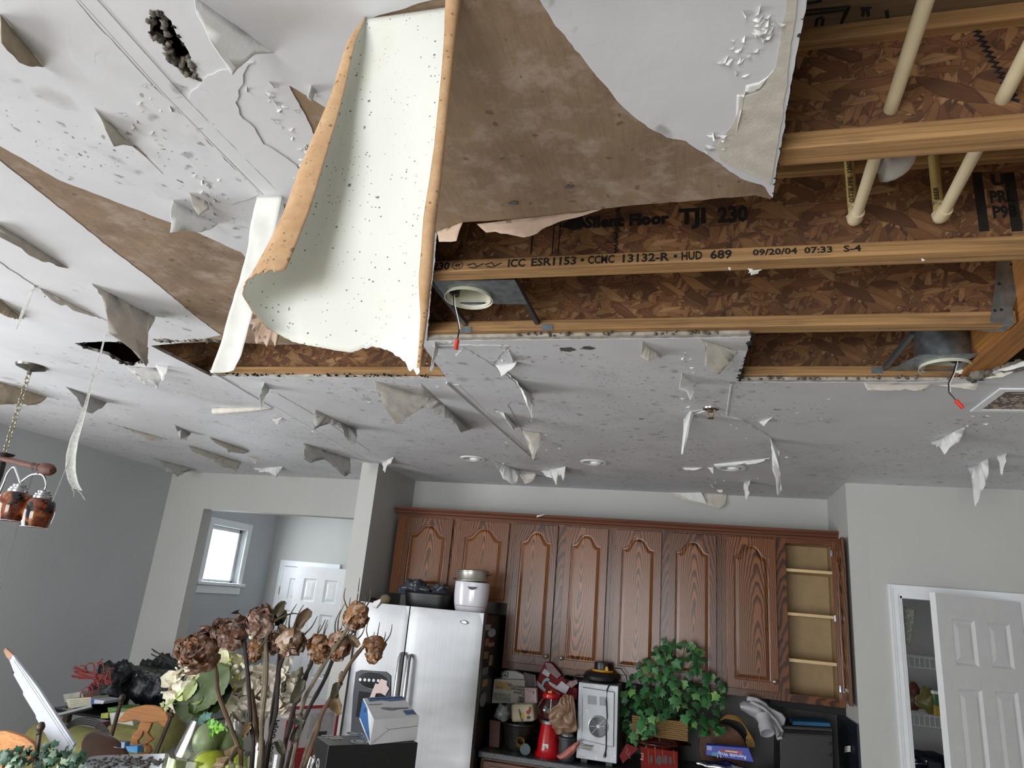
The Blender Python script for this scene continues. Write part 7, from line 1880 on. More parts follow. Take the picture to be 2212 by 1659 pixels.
def rose(px, py, r, ry_, axis, kind, stem, sm, lab, sep=True, dY=0, np=18, sr=.0046, leaves=()):
    Y = YR+dY; c, k = mp(px, py, Y); ax = Vector(axis).normalized()
    o = thing('dried_rose', lab, 'rose', c, group=None)
    R_ = k*r; s = ry_/r
    bl = G().ball(c, R_*.60, 14, (1, .85, s), jit=.35, sd=px).build('bloom', RM[kind], o, smooth='all')
    t1 = ax.cross(Vector((.3, .2, 1))).normalized(); t2 = ax.cross(t1)
    for i in range(np):
        f = i/np; ph = i*2.39996; 
        if f < .35: rad, up, sz, op = .28, .62, .6, .95
        elif f < .7: rad, up, sz, op = .55, .15, .8, .75
        else: rad, up, sz, op = .72, -.35, .95, .45
        d = t1*math.cos(ph)+t2*math.sin(ph)
        p = c+(d*rad*.75+ax*(up-.48))*R_
        p.z = c.z+(p.z-c.z)*s
        nr = -(d*.9)+ax*(.4-op*.3)+Vector((rnd.gauss(0, .25), rnd.gauss(0, .25), rnd.gauss(0, .25)))
        upv = ax*op+d*(.75-op*.5)+Vector((rnd.gauss(0, .12), rnd.gauss(0, .12), rnd.gauss(0, .12)))
        put_leaf(bl, p, nr, upv, R_*sz*1.45, name='petal', me=rnd.choice(RP_[kind]))
    S = [at(x, y, Y=Y+d_) for x, y, d_ in stem]
    base = vb+Vector((rnd.uniform(-.03, .03), rnd.uniform(-.03, .03), .03))
    full = spline([c-ax*R_*.5]+S+[base], 6)
    G().tube(full, [sr*(1+.25*noise.noise(p*60)) for p in full], 7).build('stem', SM[sm], o, smooth=True)
    if sep:
        for i in range(5):
            ph = i*1.2566+px; d = t1*math.cos(ph)+t2*math.sin(ph)
            p0 = c-ax*R_*.62; L = R_*rnd.uniform(1.0, 1.9)
            pts = spline([p0, p0+d*L*.45-ax*L*.05, p0+d*L*.8-ax*L*.45+Vector((0, 0, L*.2)), p0+d*L*.8-ax*L*.9+Vector((0, 0, L*.4))], 4)
            G().tube(pts, [R_*.085*(1-j/len(pts))**.8+.0004 for j in range(len(pts))], 5).build('sepal', SEP, o, smooth=True)
    for (x, y, d_, s_, ang, kk_) in leaves:
        pp = at(x, y, Y=Y+d_)
        put_leaf(o, pp, (rnd.gauss(0, .3), -1, rnd.gauss(0, .3)), (math.cos(ang), 0, math.sin(ang)), k*s_, name='dried_leaf', me=DL[kk_ % 3])
    for j in range(3, len(full)-6, 7):
        q = full[j]; n_ = Vector((rnd.choice((-1, 1)), 0, .3))
        G().tube([q, q+n_*.009], [.0022, .0003], 5).build('thorn', SM[sm], o)
    return o
DL = []
for i, cset in enumerate((('#4a4436', '#6b6351'), ('#5a4936', '#7d6a50'), ('#3b3a30', '#5c5a49'))):
    m = leafmat('dried_leaf_%d' % i, *cset); m.name = 'dried_leaf'
    DL.append(petal('dried_leaf', m, .26, 1.1, .16, i*4))
rose(430, 1401, 42, 46, (-.25, -1, .05), 0, [(466, 1445, .01), (471, 1496, 0), (495, 1561, 0), (517, 1621, 0), (521, 1665, 0)], 1, 'leftmost dried brown rose, face open towards the camera', sep=False, np=26, sr=.005)
rose(500, 1366, 37, 37, (-.2, -1, .2), 1, [(527, 1385, .01), (533, 1433, 0), (538, 1500, 0), (541, 1561, 0), (543, 1660, 0)], 0, 'second dried rose from the left, dark-centred and powdered with mould', np=24, sr=.005)
rose(566, 1342, 32, 29, (-.5, -.8, .5), 1, [(577, 1372, .01), (574, 1396, 0), (576, 1440, 0), (572, 1500, 0), (565, 1561, 0), (562, 1660, 0)], 2, 'dried rose at the top middle, dark brown with white mould flecks', np=20, sr=.0052, leaves=((598, 1330, 0, 42, 1.0, 0), (604, 1350, 0, 34, -.5, 1)))
rose(554, 1409, 18, 25, (-.15, -.3, -1), 2, [(560, 1380, .0), (571, 1372, .01), (574, 1410, .02), (568, 1500, .02), (560, 1660, .02)], 2, 'small rust rose hanging head down below the top middle rose', np=14)
rose(592, 1394, 19, 30, (.1, -.2, -1), 1, [(598, 1365, .02), (604, 1400, .03), (598, 1470, .03), (585, 1560, .03), (575, 1660, .03)], 0, 'dark shrivelled rose hanging just behind the tan rose', dY=.03, np=14, leaves=((600, 1352, .02, 40, 1.2, 2), (608, 1348, .02, 30, 2.0, 2)))
rose(628, 1388, 29, 34, (-.3, -.5, -.85), 3, [(640, 1355, .02), (607, 1432, .03), (601, 1476, .02), (596, 1537, .01), (582, 1597, .01), (570, 1660, .01)], 0, 'tan rose with a long pointed tip, drooping in the middle', np=20, leaves=((640, 1362, 0, 50, 1.0, 1),))
rose(694, 1406, 24, 30, (-.1, -.4, -.95), 2, [(686, 1378, .01), (672, 1433, .02), (652, 1476, .02), (637, 1520, .02), (622, 1580, .02), (606, 1660, .02)], 0, 'rust rose hanging left of the two lowest right roses', np=18)
rose(733, 1398, 27, 32, (-.2, -.4, -.9), 0, [(742, 1366, .01), (722, 1416, .03), (700, 1470, .03), (668, 1530, .03), (640, 1600, .03), (620, 1660, .03)], 0, 'brown rose leaning out behind the rust one on the right', dY=.02, np=18, leaves=((752, 1372, -.01, 34, -.6, 1),))
rose(767, 1336, 25, 38, (.25, -.4, -.9), 2, [(752, 1315, .0), (757, 1342, -.01), (736, 1380, -.01), (712, 1416, 0), (676, 1476, 0), (652, 1529, 0), (628, 1660, 0)], 2, 'topmost rose on the right, with curled grey sepals', np=18)
rose(811, 1406, 23, 33, (.1, -.4, -.95), 2, [(800, 1383, .0), (760, 1428, 0), (727, 1488, 0), (698, 1537, 0), (683, 1585, 0), (655, 1665, 0)], 1, 'rightmost rose, orange brown, hanging clear of the others', np=18)
G().tube(spline([at(x, y, Y=YR+.03) for x, y in ((541, 1490), (548, 1540), (556, 1590), (563, 1660))]+[vb+Vector((0, 0, .03))]), .0075, 8).build('thick_stem', SM[1], RV, smooth=True)
G().tube(spline([at(x, y, Y=YR+.02) for x, y in ((740, 1452), (734, 1462), (738, 1475), (720, 1500), (688, 1560), (650, 1660))]+[vb+Vector((.01, 0, .03))]), .004, 7).build('bare_stem', SM[2], RV, smooth=True)
G().tube(spline([at(x, y, Y=YR+.04) for x, y in ((668, 1435), (660, 1470), (640, 1500), (632, 1560), (606, 1660))]+[vb+Vector((.01, 0, .03))]), .003, 7).build('bare_stem', SM[0], RV, smooth=True)
for (x, y, s_, a, j) in ((733, 1475, 48, -1.3, 2), (722, 1500, 60, -.9, 1), (660, 1470, 62, -1.6, 2), (655, 1440, 40, -1.5, 2), (520, 1610, 60, -2.2, 1), (505, 1640, 56, -2.6, 1), (650, 1560, 46, -2.0, 2), (600, 1600, 44, -.8, 2), (617, 1470, 30, -1.2, 2), (640, 1550, 50, -.3, 2), (530, 1590, 50, 1.0, 1), (520, 1560, 38, 2.4, 0)):
    put_leaf(RV, at(x, y, Y=YR+.0), (rnd.gauss(0, .4), -1, rnd.gauss(0, .4)), (math.cos(a), 0, math.sin(a)), k*s_*.8, name='dried_leaf', me=DL[j])
# cardboard boxes behind the roses
A = at(710, 1611, Y=2.25); zA = A.z; B = at(903, 1604, Z=zA); Cc = at(681, 1590, Z=zA)
dB = (B-A); n_ = Vector((-dB.y, dB.x, 0)).normalized(); 
if n_.y < 0: n_ = -n_
dep = max(.12, min(.30, (Cc-A).length)); bk = (Cc-A)
BKC = plain('black_gloss_card', '#0f0f11', .3, var=.2)
OX = G().hexa([Vector((p.x, p.y, TZ+.001)) for p in (A, B, B+bk, A+bk)], [A, B, B+bk, A+bk]).build('kitchen_box', BKC, bevel=.002)
tag(OX, 'black kitchen-tool box with round white seals, under the white and blue box', 'box'); OFF[OX.name] = OX.location.copy()
ln = dB.cross(Vector((0, 0, 1))).normalized(); sd_ = (bk).normalized(); so = Vector((bk.y, -bk.x, 0)).normalized()
if so.dot(A-CAMP) > 0: so = -so
WHT = plain('white_print_ink', '#d5d5d0', .6); REDP = plain('red_print', '#b01e22', .5)
dn = Vector((0, 0, -1))
def side(u, v): return A+bk*u+Vector((0, 0, -v))+so*.0008
rd = sd_ if False else None
# lettering reads downward on the narrow side
rt = dn.cross(so).normalized()
us = -so.cross(dn)
text(OX, 'GOOD', side(.62, .035), .062, dn, -bk.normalized() if (-bk.normalized()).cross(dn).dot(so) < 0 else bk.normalized(), mat=WHT, sx=.9) if False else None
upl = so.cross(dn).normalized()
if upl.dot(bk) < 0: u0, u1, u2 = .78, .45, .12
else: u0, u1, u2 = .22, .55, .88
def sidetext(s, u, v, size): return text(OX, s, side(u, v), size, dn, upl, mat=WHT)
kk = bk.length
sidetext('GOOD', .52 if upl.dot(bk) > 0 else .62, .05, kk*.30); sidetext('GRIPS', .20 if upl.dot(bk) > 0 else .94, .05, kk*.30)
ce = side(.10 if upl.dot(bk) > 0 else .16, .12)
G().prism([ce+bk.normalized()*kk*.09*math.cos(a)+Vector((0, 0, .045*math.sin(a))) for a in [i*math.pi/10 for i in range(20)]], so*.001).build('red_oval', REDP, OX)
text(OX, 'OXO', ce+so*.0014+Vector((0, 0, .03))-upl*kk*.04, kk*.12, dn, upl, mat=WHT)
def topp(px, py): return at(px, py, Z=zA+.0008)
for px, py in ((765, 1585), (777, 1602)):
    c_ = topp(px, py)
    kx = (topp(px+18, py)-c_).length; 
    G().lathe([(kx, 0), (kx, .0006), (0, .0006)], c_, 24).build('round_seal', WHT, OX)
    G().lathe([(kx*.84, .0007), (kx*.84, .0011), (0, .0011)], c_, 24).build('seal_field', plain('dark_seal', '#2b3a30', .5, var=.4, scale=60), OX)
    for j in (-1, 0, 1): G().b2(c_+Vector((-kx*.5, j*kx*.3-kx*.05, .0012)), c_+Vector((kx*.5, j*kx*.3+kx*.05, .0016))).build('seal_print', WHT, OX)
for i, (px, py, s) in enumerate(((695, 1590, 'OXO'), (704, 1594, 'GOOD'), (714, 1597, 'GRIPS'))):
    text(OX, s, topp(px, py)+Vector((0, 0, .0006)), .018, dB.normalized(), Vector((0, 0, 1)).cross(dB.normalized()), mat=WHT)
# white and blue security camera box
b0_, b1_ = at(801, 1611, Z=zA+.001), at(903, 1601, Z=zA+.001)
sh_ = n_*.012; b0_ += sh_; b1_ += sh_
tfl, tfr = at(806, 1553.5, Y=b0_.y), at(903, 1548, Y=b1_.y)
hbx = (tfl.z+tfr.z)/2
tfl = Vector((b0_.x+.004, b0_.y, hbx)); tfr = Vector((b1_.x, b1_.y, hbx))
tbl = at(784.5, 1508, Z=hbx); bkv = (tbl-tfl)
CB = G().hexa([b0_, b1_, b1_+bkv, b0_+bkv], [tfl, tfr, tfr+bkv, tfl+bkv]).build('camera_box', plain('white_blue_card', '#e0e2e4', .45, var=.05), bevel=.0015)
tag(CB, 'white and blue dummy camera box stacked on the black box', 'box'); OFF[CB.name] = CB.location.copy()
BLU = plain('process_blue', '#1f5f9c', .4); e1 = (tfr-tfl).normalized(); e2 = bkv.normalized()
def tp(u, v): return tfl+(tfr-tfl)*u+bkv*v+Vector((0, 0, .0008))
G().prism([tp(.10, 1.0), tp(1.0, 1.0), tp(1.0, .80), tp(.6, .76), tp(.4, .84), tp(.10, .8)], (0, 0, .0006)).build('blue_panel', BLU, CB)
text(CB, 'DUMMY SECURITY CAMERA', tp(.16, .90)+Vector((0, 0, .001)), .022, e1, e2, mat=plain('navy_ink', '#142040', .5), sx=.62)
text(CB, 'WALI', tp(.03, .62)+Vector((0, 0, .0006)), .026, e1, e2, mat=plain('grey_ink', '#5b6068', .5))
for i in range(4): G().prism([tp(.72, .10+i*.05), tp(.98, .10+i*.05), tp(.98, .135+i*.05), tp(.76, .135+i*.05)], (0, 0, .0006)).build('blue_stripe', BLU, CB)
cl_ = tp(.45, .40)
G().lathe([(.03, 0), (.03, .0006), (0, .0006)], cl_, 20).build('camera_print', plain('grey_print', '#7d828a', .5, var=.3, scale=40), CB)
G().prism([cl_+e1*.02-e2*.012+Vector((0, 0, .0008)), cl_+e1*.09-e2*.02+Vector((0, 0, .0008)), cl_+e1*.09+Vector((0, 0, .0008)), cl_+e1*.02+e2*.01+Vector((0, 0, .0008))], (0, 0, .0005)).build('camera_print', plain('grey_print', '#7d828a', .5, var=.3, scale=40), CB)
def fr_(u, v): return b0_+(b1_-b0_)*u+Vector((0, 0, (hbx-b0_.z)*v))-n_*.0008
for a, b in (((.06, .98), (.36, .55)), ((.36, .55), (.98, .6)), ((.36, .55), (.04, .05))):
    G().tube([fr_(*a), fr_(*b)], .0009, 4).build('flap_edge', plain('fold_line', '#8d8f92', .6), CB)
sdL = Vector((bkv.y, -bkv.x, 0)).normalized()
if sdL.dot(b0_-CAMP) > 0: sdL = -sdL
G().prism([b0_+sdL*.0008+Vector((0, 0, .01)), b0_+bkv+sdL*.0008+Vector((0, 0, .01)), tfl+bkv+sdL*.0008-Vector((0, 0, .004)), tfl+sdL*.0008+bkv*.55-Vector((0, 0, .004))], sdL*.0005).build('blue_panel', BLU, CB)
G().lathe([(.008, 0), (.008, .001), (0, .001)], b0_+bkv*.62+sdL*.0014+Vector((0, 0, .06)), 14, R=sdL.to_track_quat('Z', 'Y').to_matrix()).build('punched_hole', M_BLACKM, CB)
# red-bordered ice crusher box
S0 = at(572, 1529, Y=2.62); zS = S0.z; S1 = at(736, 1521, Z=zS); S2 = at(619, 1510, Z=zS)
dS = S1-S0; nS = Vector((-dS.y, dS.x, 0)).normalized(); 
if nS.y < 0: nS = -nS
dpt = nS*.17
SB = G().hexa([Vector((p.x, p.y, TZ+.001)) for p in (S0, S1, S1+dpt, S0+dpt)], [S0, S1, S1+dpt, S0+dpt]).build('appliance_box', plain('white_gloss_card', '#cfc6c6', .4, var=.05), bevel=.002)
tag(SB, 'white and red appliance box behind the rose stems', 'box'); OFF[SB.name] = SB.location.copy()
hS = zS-TZ; e1 = dS.normalized(); LS = dS.length; SR = plain('carmine_print', '#a81c28', .45)
def sb(u, z, d=.0009): return S0+dS*u+Vector((0, 0, -z))-nS*d
def sq(u0, u1, z0, z1, m, nm, d=.0009): return G().prism([sb(u0, z0, d), sb(u1, z0, d), sb(u1, z1, d), sb(u0, z1, d)], nS*.0006).build(nm, m, SB)
sq(0, 1, 0, .012, SR, 'red_border'); sq(0, .03, .012, hS-.01, SR, 'red_border'); sq(.965, 1, .012, hS*.62, SR, 'red_border'); sq(.30, .36, .05, .16, SR, 'red_bar'); sq(.38, .60, .03, hS-.05, SR, 'red_border') if False else None
sq(.50, .86, .155, hS-.02, SR, 'red_block'); sq(.60, .93, .03, .125, plain('grey_picture', '#b5b0b3', .5, var=.25, scale=20), 'picture'); sq(.66, .86, .10, .125, plain('dark_picture', '#2f3338', .5, var=.3), 'picture_base', .0014)
dn = Vector((0, 0, -1)); upS = e1
text(SB, 'Igloo Snow Cone', sb(.14, .045, .0016), .034, dn, upS, mat=INK)
text(SB, 'TRUSTED FOR OVER 100 YEARS', sb(.315, .055, .0018), .012, dn, upS, mat=WHT)
sq(.40, .50, .03, .20, SR, 'brand_panel', .0012)
text(SB, 'Sunbeam', sb(.425, .035, .0020), .044, dn, upS, mat=WHT, shear=.25)
# small clear cup by the roses
c, k = mp(585, 1640, 1.9); cb = Vector((c.x, 1.9, TZ+.001)); hc = at(585, 1636, Y=1.9).z-cb.z
tag(G().lathe([(.03, 0), (k*30, hc), (k*29, hc), (.028, .004), (0, .004)], cb, 24, caps=False).build('glass_tumbler', M_GLASS, smooth=True), 'clear tumbler half hidden behind the rose stems', 'glass')
# ---------------------------------------------------------------- the dining chairs and the heap at the left
CW = lumber('honey_chair_wood', '#8a5428', '#b98148', 'X', .08); CM = plain('dark_chair_metal', '#4a4038', .4, .6)
def chair(L, R, Y, lab, rail, splat, holes, dYr=0):
    """L and R: pixel pairs (top, lower) of the two back posts"""
    t = thing('dining_chair', lab, 'chair', (at(*L[0], Y=Y).x, Y, 0))
    for (a, b), dy in ((L, 0), (R, dYr)):
        p, q = at(*a, Y=Y+dy), at(*b, Y=Y+dy)
        d = (q-p).normalized(); f = p+d*(p.z/abs(d.z)*.995) if abs(d.z) > .1 else q
        f = Vector((p.x+(q.x-p.x)*.4, p.y-.05, .004))
        G().tube([p, p.lerp(q, .5), q, f], .011, 8).build('post', CM, t, smooth=True)
        k_ = mpp(p)
        G().lathe([(.011, -.02), (.015, -.012), (.011, -.004), (.017, .004), (.019, .016), (.015, .028), (.009, .036), (0, .038)], p, 14).build('finial', CM, t, smooth=True)
    def tp_(x, y): 
        l = at(*L[0], Y=Y).x; r = at(*R[0], Y=Y+dYr).x
        xx = at(x, y, Y=Y).x; u = (xx-l)/(r-l+1e-9)
        return at(x, y, Y=Y+dYr*u)
    G().prism([tp_(*p) for p in rail], (0, .026, 0)).build('crest_rail', CW, t, bevel=.006, smooth=True)
    if splat:
        G().plate([tp_(*p) for p in splat], [[tp_(*p) for p in h] for h in holes], (0, .018, 0)).build('splat', CW, t, bevel=.003)
    # seat, front legs and stretchers below the table line
    l, r = at(*L[1], Y=Y), at(*R[1], Y=Y+dYr)
    wv = (r-l); wv.z = 0; w_ = wv.length; wv.normalize(); fw = Vector((wv.y, -wv.x, 0)); fw = -fw if fw.y > 0 else fw
    mid = Vector(((l.x+r.x)/2, (l.y+r.y)/2, .62))
    G().prism([mid+wv*(-w_/2)+fw*.02, mid+wv*(w_/2)+fw*.02, mid+wv*(w_/2+.03)+fw*.4, mid+wv*(-w_/2-.03)+fw*.4], (0, 0, .05)).build('seat', CW, t, bevel=.01)
    for s in (-1, 1):
        p = mid+wv*s*(w_/2)+fw*.37; G().tube([p, Vector((p.x, p.y, .004))], .013, 8).build('leg', CM, t)
    return t
chair(((262, 1514), (236, 1607)), ((372, 1541), (338, 1626)), 3.72, 'carved honey-wood dining chair with dark posts behind the high table',
      [(252, 1559), (262, 1546), (275, 1532), (292, 1527), (310, 1523), (330, 1524), (348, 1530), (358, 1540), (364, 1553), (360, 1574), (348, 1569), (341, 1560), (325, 1562), (305, 1561), (292, 1556), (280, 1558), (265, 1561)],
      [(303, 1559), (327, 1562), (323, 1573), (318, 1583), (323, 1590), (330, 1596), (322, 1603), (314, 1608), (322, 1612), (326, 1622), (320, 1630), (296, 1630), (300, 1618), (295, 1612), (288, 1610), (276, 1607), (284, 1598), (286, 1586), (296, 1578)],
      [[(310, 1577), (314, 1588), (318, 1596), (310, 1606), (298, 1608), (296, 1600), (304, 1592)], [(306, 1613), (314, 1614), (317, 1624), (306, 1626)]])
chair(((86, 1578), (70, 1700)), ((-95, 1575), (-100, 1690)), 2.95, 'carved honey-wood dining chair at the left edge of the picture',
      [(-40, 1582), (-10, 1580), (10, 1579), (35, 1586), (55, 1594), (72, 1608), (77, 1620), (74, 1634), (60, 1643), (45, 1640), (32, 1630), (15, 1626), (-10, 1628), (-40, 1632)],
      [(-30, 1626), (8, 1626), (10, 1640), (4, 1655), (8, 1690), (-30, 1690)], [], dYr=.12)
# broken white trim board
pa, pb_ = at(10, 1402, Y=3.35), at(148, 1628, Y=3.05)
d = (pb_-pa).normalized(); kq = mpp(pa); sdv = d.cross(Vector((0, 1, 0))).normalized()
if sdv.x < 0: sdv = -sdv
TB = thing('trim_board', 'broken white painted trim board with nail holes, leaning at the left', 'board', pb_)
wd_ = kq*17; L = (pb_-pa).length
lp = [pa+d*L*.10-sdv*wd_*.25, pa+d*L*.105+sdv*wd_*.5, pa+d*L*.5+sdv*wd_, pb_+sdv*wd_*1.1, pb_+d*.03-sdv*wd_*1.15, pa+d*L*.62-sdv*wd_*1.1, pa+d*L*.60-sdv*wd_*.95, pa+d*L*.40-sdv*wd_*1.0, pa+d*L*.385-sdv*wd_*.8, pa+d*L*.22-sdv*wd_*.75, pa+d*L*.21-sdv*wd_*.55]
G().prism(lp, (0, .016, 0)).build('painted_board', plain('white_gloss_paint', '#aeb1b8', .5, var=.05), TB, bevel=.002)
G().prism([pa-sdv*wd_*.25, pa+sdv*wd_*.15, pa+d*L*.105+sdv*wd_*.5, pa+d*L*.115, pa+d*L*.10-sdv*wd_*.25, pa+d*L*.06-sdv*wd_*.35], (0, .014, 0)).build('bare_wood_tip', plain('splintered_pine', '#9c7a62', .8, var=.2, scale=60), TB)
for f in (.55, .8): G().prism([pa+d*L*.15+sdv*wd_*(f-.35), pb_+sdv*wd_*f, pb_+sdv*wd_*(f+.08), pa+d*L*.15+sdv*wd_*(f-.27)], (0, -.003, 0)).build('moulded_ridge', plain('white_gloss_paint', '#c9ccd4', .4, var=.05), TB)
for x, y in ((28, 1453), (49, 1464), (60, 1478), (89, 1540), (110, 1550), (91, 1522)):
    p = atp(x, y, pa, Vector((0, 1, 0))) if False else at(x, y, Y=pa.y+(pb_.y-pa.y)*((y-1402)/226))
    G().ball(p-Vector((0, .001, 0)), .0055, 8, (1, .3, 1)).build('nail_hole', M_BLACKM, TB)
# ivy garland on the floor-side of the table, low left
IG = thing('ivy_garland', 'dark green ivy garland at the bottom left around the trim board', 'plant', at(90, 1650, Y=2.9))
rnd = random.Random(13)
LMD = [leafmesh('leaf', leafmat('garland_green', '#12301f', '#2c5138')), leafmesh('leaf', leafmat('garland_pale', '#56735a', '#8a9a80'))]
kg = mpp(at(90, 1650, Y=2.9))
for i in range(150):
    x = rnd.uniform(-5, 180); y = rnd.uniform(1625-8*math.sin(x/40), 1662)
    if 60 < x < 90 and rnd.random() < .5: continue
    put_leaf(IG, at(x, y, Y=2.82+rnd.random()*.18), (rnd.gauss(0, .6), -1, .4+rnd.gauss(0, .5)), (rnd.gauss(0, 1), 0, rnd.gauss(0, 1)), kg*rnd.uniform(12, 22), me=LMD[1 if rnd.random() < .12 else 0])
for (x, y) in ((100, 1612), (108, 1618), (112, 1606), (95, 1620), (120, 1612), (162, 1615), (150, 1622), (140, 1618), (170, 1630), (165, 1638)):
    put_leaf(IG, at(x, y, Y=2.95), (rnd.gauss(0, .5), -1, .4), (rnd.gauss(0, 1), 0, rnd.gauss(0, 1)), kg*16, me=LMD[1 if rnd.random() < .3 else 0])
G().tube(spline([at(x, y, Y=2.95) for x, y in ((-10, 1650), (60, 1645), (120, 1640), (180, 1650))]), .006, 6).build('garland_stem', plain('garland_stem', '#23301f', .8), IG)
# round dark tray standing behind
c, k = mp(228, 1636, 3.5)
tag(G().lathe([(k*62, 0), (k*64, .012), (k*60, .02), (k*54, .012), (0, .008)], Vector((c.x, 3.5, c.z)), 44, R=Matrix.Rotation(-.95, 3, 'X')).build('round_tray', plain('brown_lacquer_tray', '#3f2e2a', .35, var=.2), smooth=True), 'round brown tray lying behind the table edge', 'tray')
for q, m, lab in (([(246, 1601), (270, 1603), (268, 1617), (245, 1615)], plain('clear_blue_plastic', '#5f7f9c', .2, var=.3), 'clear blue plastic packet beside the chair post'), ([(270, 1612), (297, 1611), (296, 1627), (276, 1624)], plain('bright_blue_plastic', '#2f86c0', .3, var=.2), 'bright blue plastic packet in front of the chair splat')):
    tag(pbox(q, 3.45, .04, 'plastic_packet', m), lab, 'packet')
tag(G().prism([at(x, y, Y=3.55) for x, y in ((206, 1611), (215, 1599), (233, 1607), (232, 1611))], (0, .05, 0)).build('paper_wedge', plain('mint_white_card', '#b8bdb3', .6, var=.2)), 'small folded mint and white card behind the round tray', 'card')
# olive armchair
OLV = plain('olive_plush', '#6d6a3c', .9, var=.15, scale=30)
AC = thing('armchair', 'olive green upholstered armchair buried behind the dining chairs', 'armchair', (at(190, 1600, Y=4.1).x, 4.3, 0))
def soft(a, b, nm, r=.05): return G().b2(a, b).build(nm, OLV, AC, bevel=r)
x0 = at(108, 1600, Y=4.1).x; x1 = at(392, 1600, Y=4.1).x; zt1 = at(165, 1570, Y=4.05).z
o = G().tube([(x0+.02, 3.98, zt1-.11), (x0+.55, 3.98, zt1-.12)], .14, 20).build('arm_roll', OLV, AC, smooth=True, bevel=.02)
soft((x0, 3.86, .12), (x0+.55, 4.2, zt1-.14), 'base'); soft((x0+.5, 3.95, .1), (x1, 4.22, at(366, 1556, Y=4.1).z-.03), 'seat_back', .07)
o = G().ball((x1-.08, 4.06, at(366, 1556, Y=4.1).z-.10), .13, 16, (1, .8, 1.2)).build('cushion', OLV, AC, smooth='all')
# dark glass side table with the heap
ys = 4.45; zs = at(200, 1542, Y=4.3).z
SD = thing('side_table', 'dark glass side table heaped with papers and bags in the far left corner', 'table', (at(240, 1540, Y=ys).x, ys, 0))
sx0, sx1 = at(110, 1540, Y=4.3).x, at(400, 1540, Y=4.3).x
G().b2((sx0, 4.28, zs-.02), (sx1, 5.1, zs)).build('glass_top', plain('dark_glass', '#14171a', .1), SD, bevel=.003)
for x in (sx0+.05, sx1-.05):
    for y in (4.4, 5.0): G().b2((x-.02, y-.02, 0), (x+.02, y+.02, zs-.02)).build('leg', CM, SD)
tag(G().hexa([at(113, 1549, Y=4.22), at(198, 1527, Y=4.22), at(200, 1531, Y=4.3), at(116, 1552, Y=4.3)], [at(113, 1544, Y=4.22), at(197, 1522, Y=4.22), at(199, 1526, Y=4.3), at(116, 1547, Y=4.3)]).build('white_plank', plain('dull_white_board', '#8d9090', .5)), 'thin white plank slanting across the dark side table', 'plank')
for i, (q, Y, m, lab) in enumerate((
  ([(136, 1500), (176, 1494), (182, 1512), (140, 1518)], 4.42, plain('grey_white_case', '#8f9086', .6, var=.2), 'grey white case on top of the paper pile'),
  ([(142, 1510), (196, 1506), (198, 1522), (148, 1532)], 4.36, plain('cream_paper_stack', '#b0ad97', .8, var=.08), 'stack of cream papers on the dark side table'),
  ([(196, 1510), (226, 1514), (222, 1521), (195, 1520)], 4.34, plain('white_book', '#b5bac2', .6), 'white booklet with a blue spine beside the cream papers'))):
    o = tag(pbox(q, Y, .16, ('paper_case', 'paper_stack', 'booklet')[i], m), lab, ('case', 'papers', 'booklet')[i]); OFF[o.name] = o.location.copy()
    if i == 2: G().prism([at(x, y, Y=4.339) for x, y in ((197, 1510), (204, 1511), (202, 1520), (195.5, 1519.5))], (0, .001, 0)).build('blue_spine', plain('cobalt_spine', '#2a4a9a', .5), o)
    if i == 1:
        for j in range(4): G().tube([at(150+j, 1514+j*4, Y=4.3585), at(197, 1510+j*3.2, Y=4.3585)], .0011, 4).build('sheet_edge', plain('sheet_shadow', '#6d6b5e', .8), o)
tag(pbox([(236, 1512), (318, 1516), (312, 1531), (238, 1529)], 4.32, .18, 'green_tray', plain('leaf_green_plastic', '#557f3f', .4)), 'leaf green plastic tray in front of the black bags', 'tray').location.z = zs+.001
for i, (q, c_, lab) in enumerate((([(236, 1540), (282, 1538), (288, 1568), (240, 1568)], '#a9aba3', 'white notebook box under the dark side table'), ([(226, 1574), (285, 1568), (290, 1586), (232, 1590)], '#8d9088', 'pile of white folders lower under the dark side table'), ([(208, 1562), (222, 1560), (220, 1575), (205, 1575)], '#6b2f35', 'small dark red packet under the dark side table'), ([(218, 1541), (234, 1540), (233, 1552), (217, 1552)], '#8a8f3f', 'yellow-green packet under the dark side table'))):
    tag(pbox(q, 4.0+.04*i, .12, ('notebook_box', 'folder_pile', 'packet', 'packet')[i], plain('heap_'+c_[1:], c_, .6, var=.2)), lab, ('box', 'folders', 'packet', 'packet')[i])
CBL = thing('black_cables', 'black cables looping over the olive armchair', 'cable', at(180, 1570, Y=3.84))
for i in range(4):
    pts = spline([at(x, y, Y=3.835+.01*i) for x, y in ((140, 1570+i*3), (170, 1552+i*4), (210, 1556+i*5), (236, 1580+i*6))])
    G().tube(pts, .004, 6).build('cable_loop', M_BLACK, CBL, smooth=True)
BB = Nt('black_bin_bag'); BB.col(BB.ramp(BB.noise(BB.coord(), 8, 4), [(.3, srgb('#08090b')), (.7, srgb('#15181c'))])); BB.set(Roughness=.28); BB.bump(BB.noise(BB.coord((1, 1, 1)), 18, 5, .65), .7, .02); BB = BB.m
def bag(px, py, Y, r, s_, lab, sd): return crumple(at(px, py, Y=Y), r, s_, 'rubbish_bag', BB, lab, 'bag', sd, n=40, jit=.4)
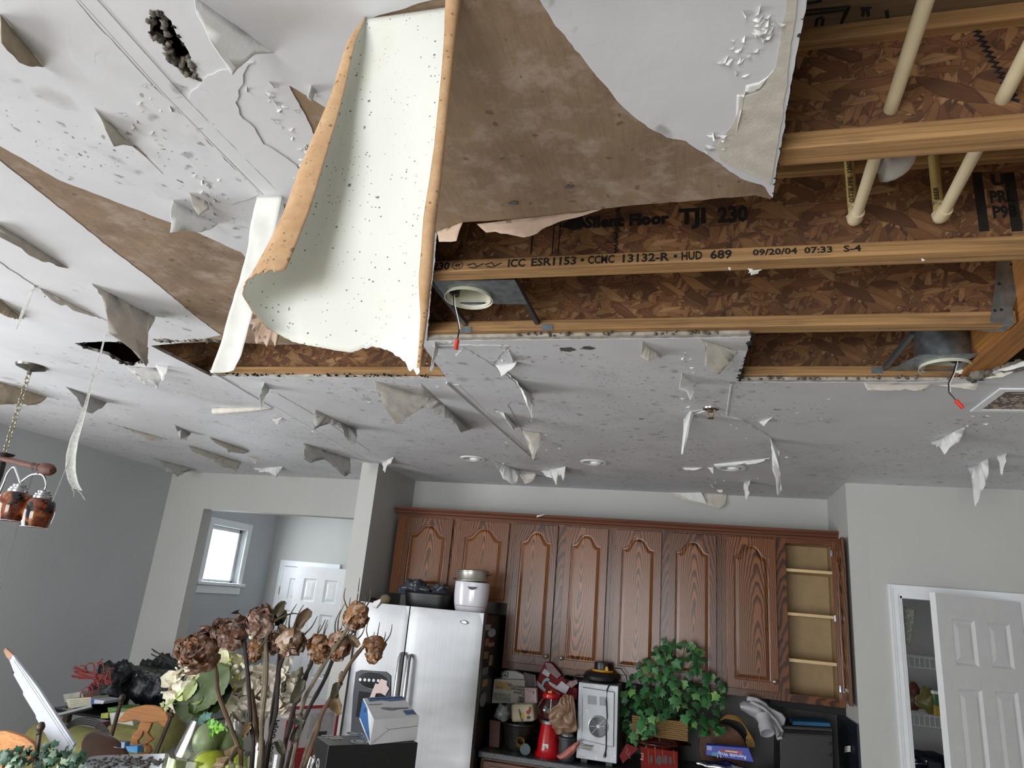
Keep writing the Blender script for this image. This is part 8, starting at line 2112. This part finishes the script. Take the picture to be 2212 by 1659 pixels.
for px, py, r, s_, lab, sd in ((246, 1478, .18, (1.0, .8, .9), 'black rubbish bag at the left of the heap', 3), (342, 1480, .19, (1.0, .8, 1.05), 'black rubbish bag at the right of the heap', 7)):
    o = bag(px, py, 4.72, r, s_, lab, sd)
    dz = zs+.002-min((o.matrix_world @ v.co if False else o.location+v.co).z for v in o.data.vertices)
    if dz > 0:
        for v in o.data.vertices: v.co.z = max(v.co.z, zs+.002-o.location.z)
# red curly willow and dark sticks
RC_ = plain('dark_red_ribbon', '#7c2f2c', .5, var=.2)
t = thing('curly_branch', 'bundle of dark red curly decorative stems on the black bags', 'branches', at(215, 1480, Y=4.4))
rnd = random.Random(17)
for i in range(9):
    a = at(160+rnd.uniform(-6, 10), 1440+i*3.2, Y=4.42); b_ = at(235+rnd.uniform(-5, 10), 1470+rnd.uniform(-8, 8), Y=4.42)
    G().tube([a, a.lerp(b_, .5)+Vector((0, -.02, .01)), b_], .005, 6).build('stem', RC_, t)
for (cx_, cy_, r, n_t, sq_) in ((222, 1448, 16, 1.0, 1.6), (240, 1462, 10, 1.2, 1.8), (210, 1482, 13, 1.3, 1.0), (192, 1496, 11, 1.1, 1.4), (202, 1494, 12, 1.2, 1.5), (200, 1440, 9, .8, 1.1), (218, 1475, 7, 2.0, 1.0), (186, 1444, 12, .7, .8)):
    c_, k_ = mp(cx_, cy_, 4.40); pts = []
    for j in range(26):
        a = j/25*n_t*2*math.pi+cx_; rr = r*k_*(1-.35*j/25); pts.append(c_+Vector((rr*math.cos(a), -.002*j, rr*sq_*math.sin(a))))
    G().tube(pts, .0045, 6).build('curl', RC_, t, smooth=True)
DK = plain('dark_twig', '#2a2c26', .9, var=.4)
t = thing('stick_bundle', 'bundle of thin dark sticks across the black bags by the doorway', 'sticks', at(360, 1440, Y=4.5))
for (a, b_) in (((328, 1402), (396, 1446)), ((327, 1413), (398, 1450)), ((332, 1406), (392, 1436)), ((345, 1412), (396, 1455)), ((286, 1440), (396, 1455)), ((290, 1446), (390, 1448)), ((300, 1438), (388, 1462)), ((285, 1443), (340, 1450))):
    G().tube([at(*a, Y=4.55), at(*b_, Y=4.5)], .0045, 6).build('stick', DK, t)
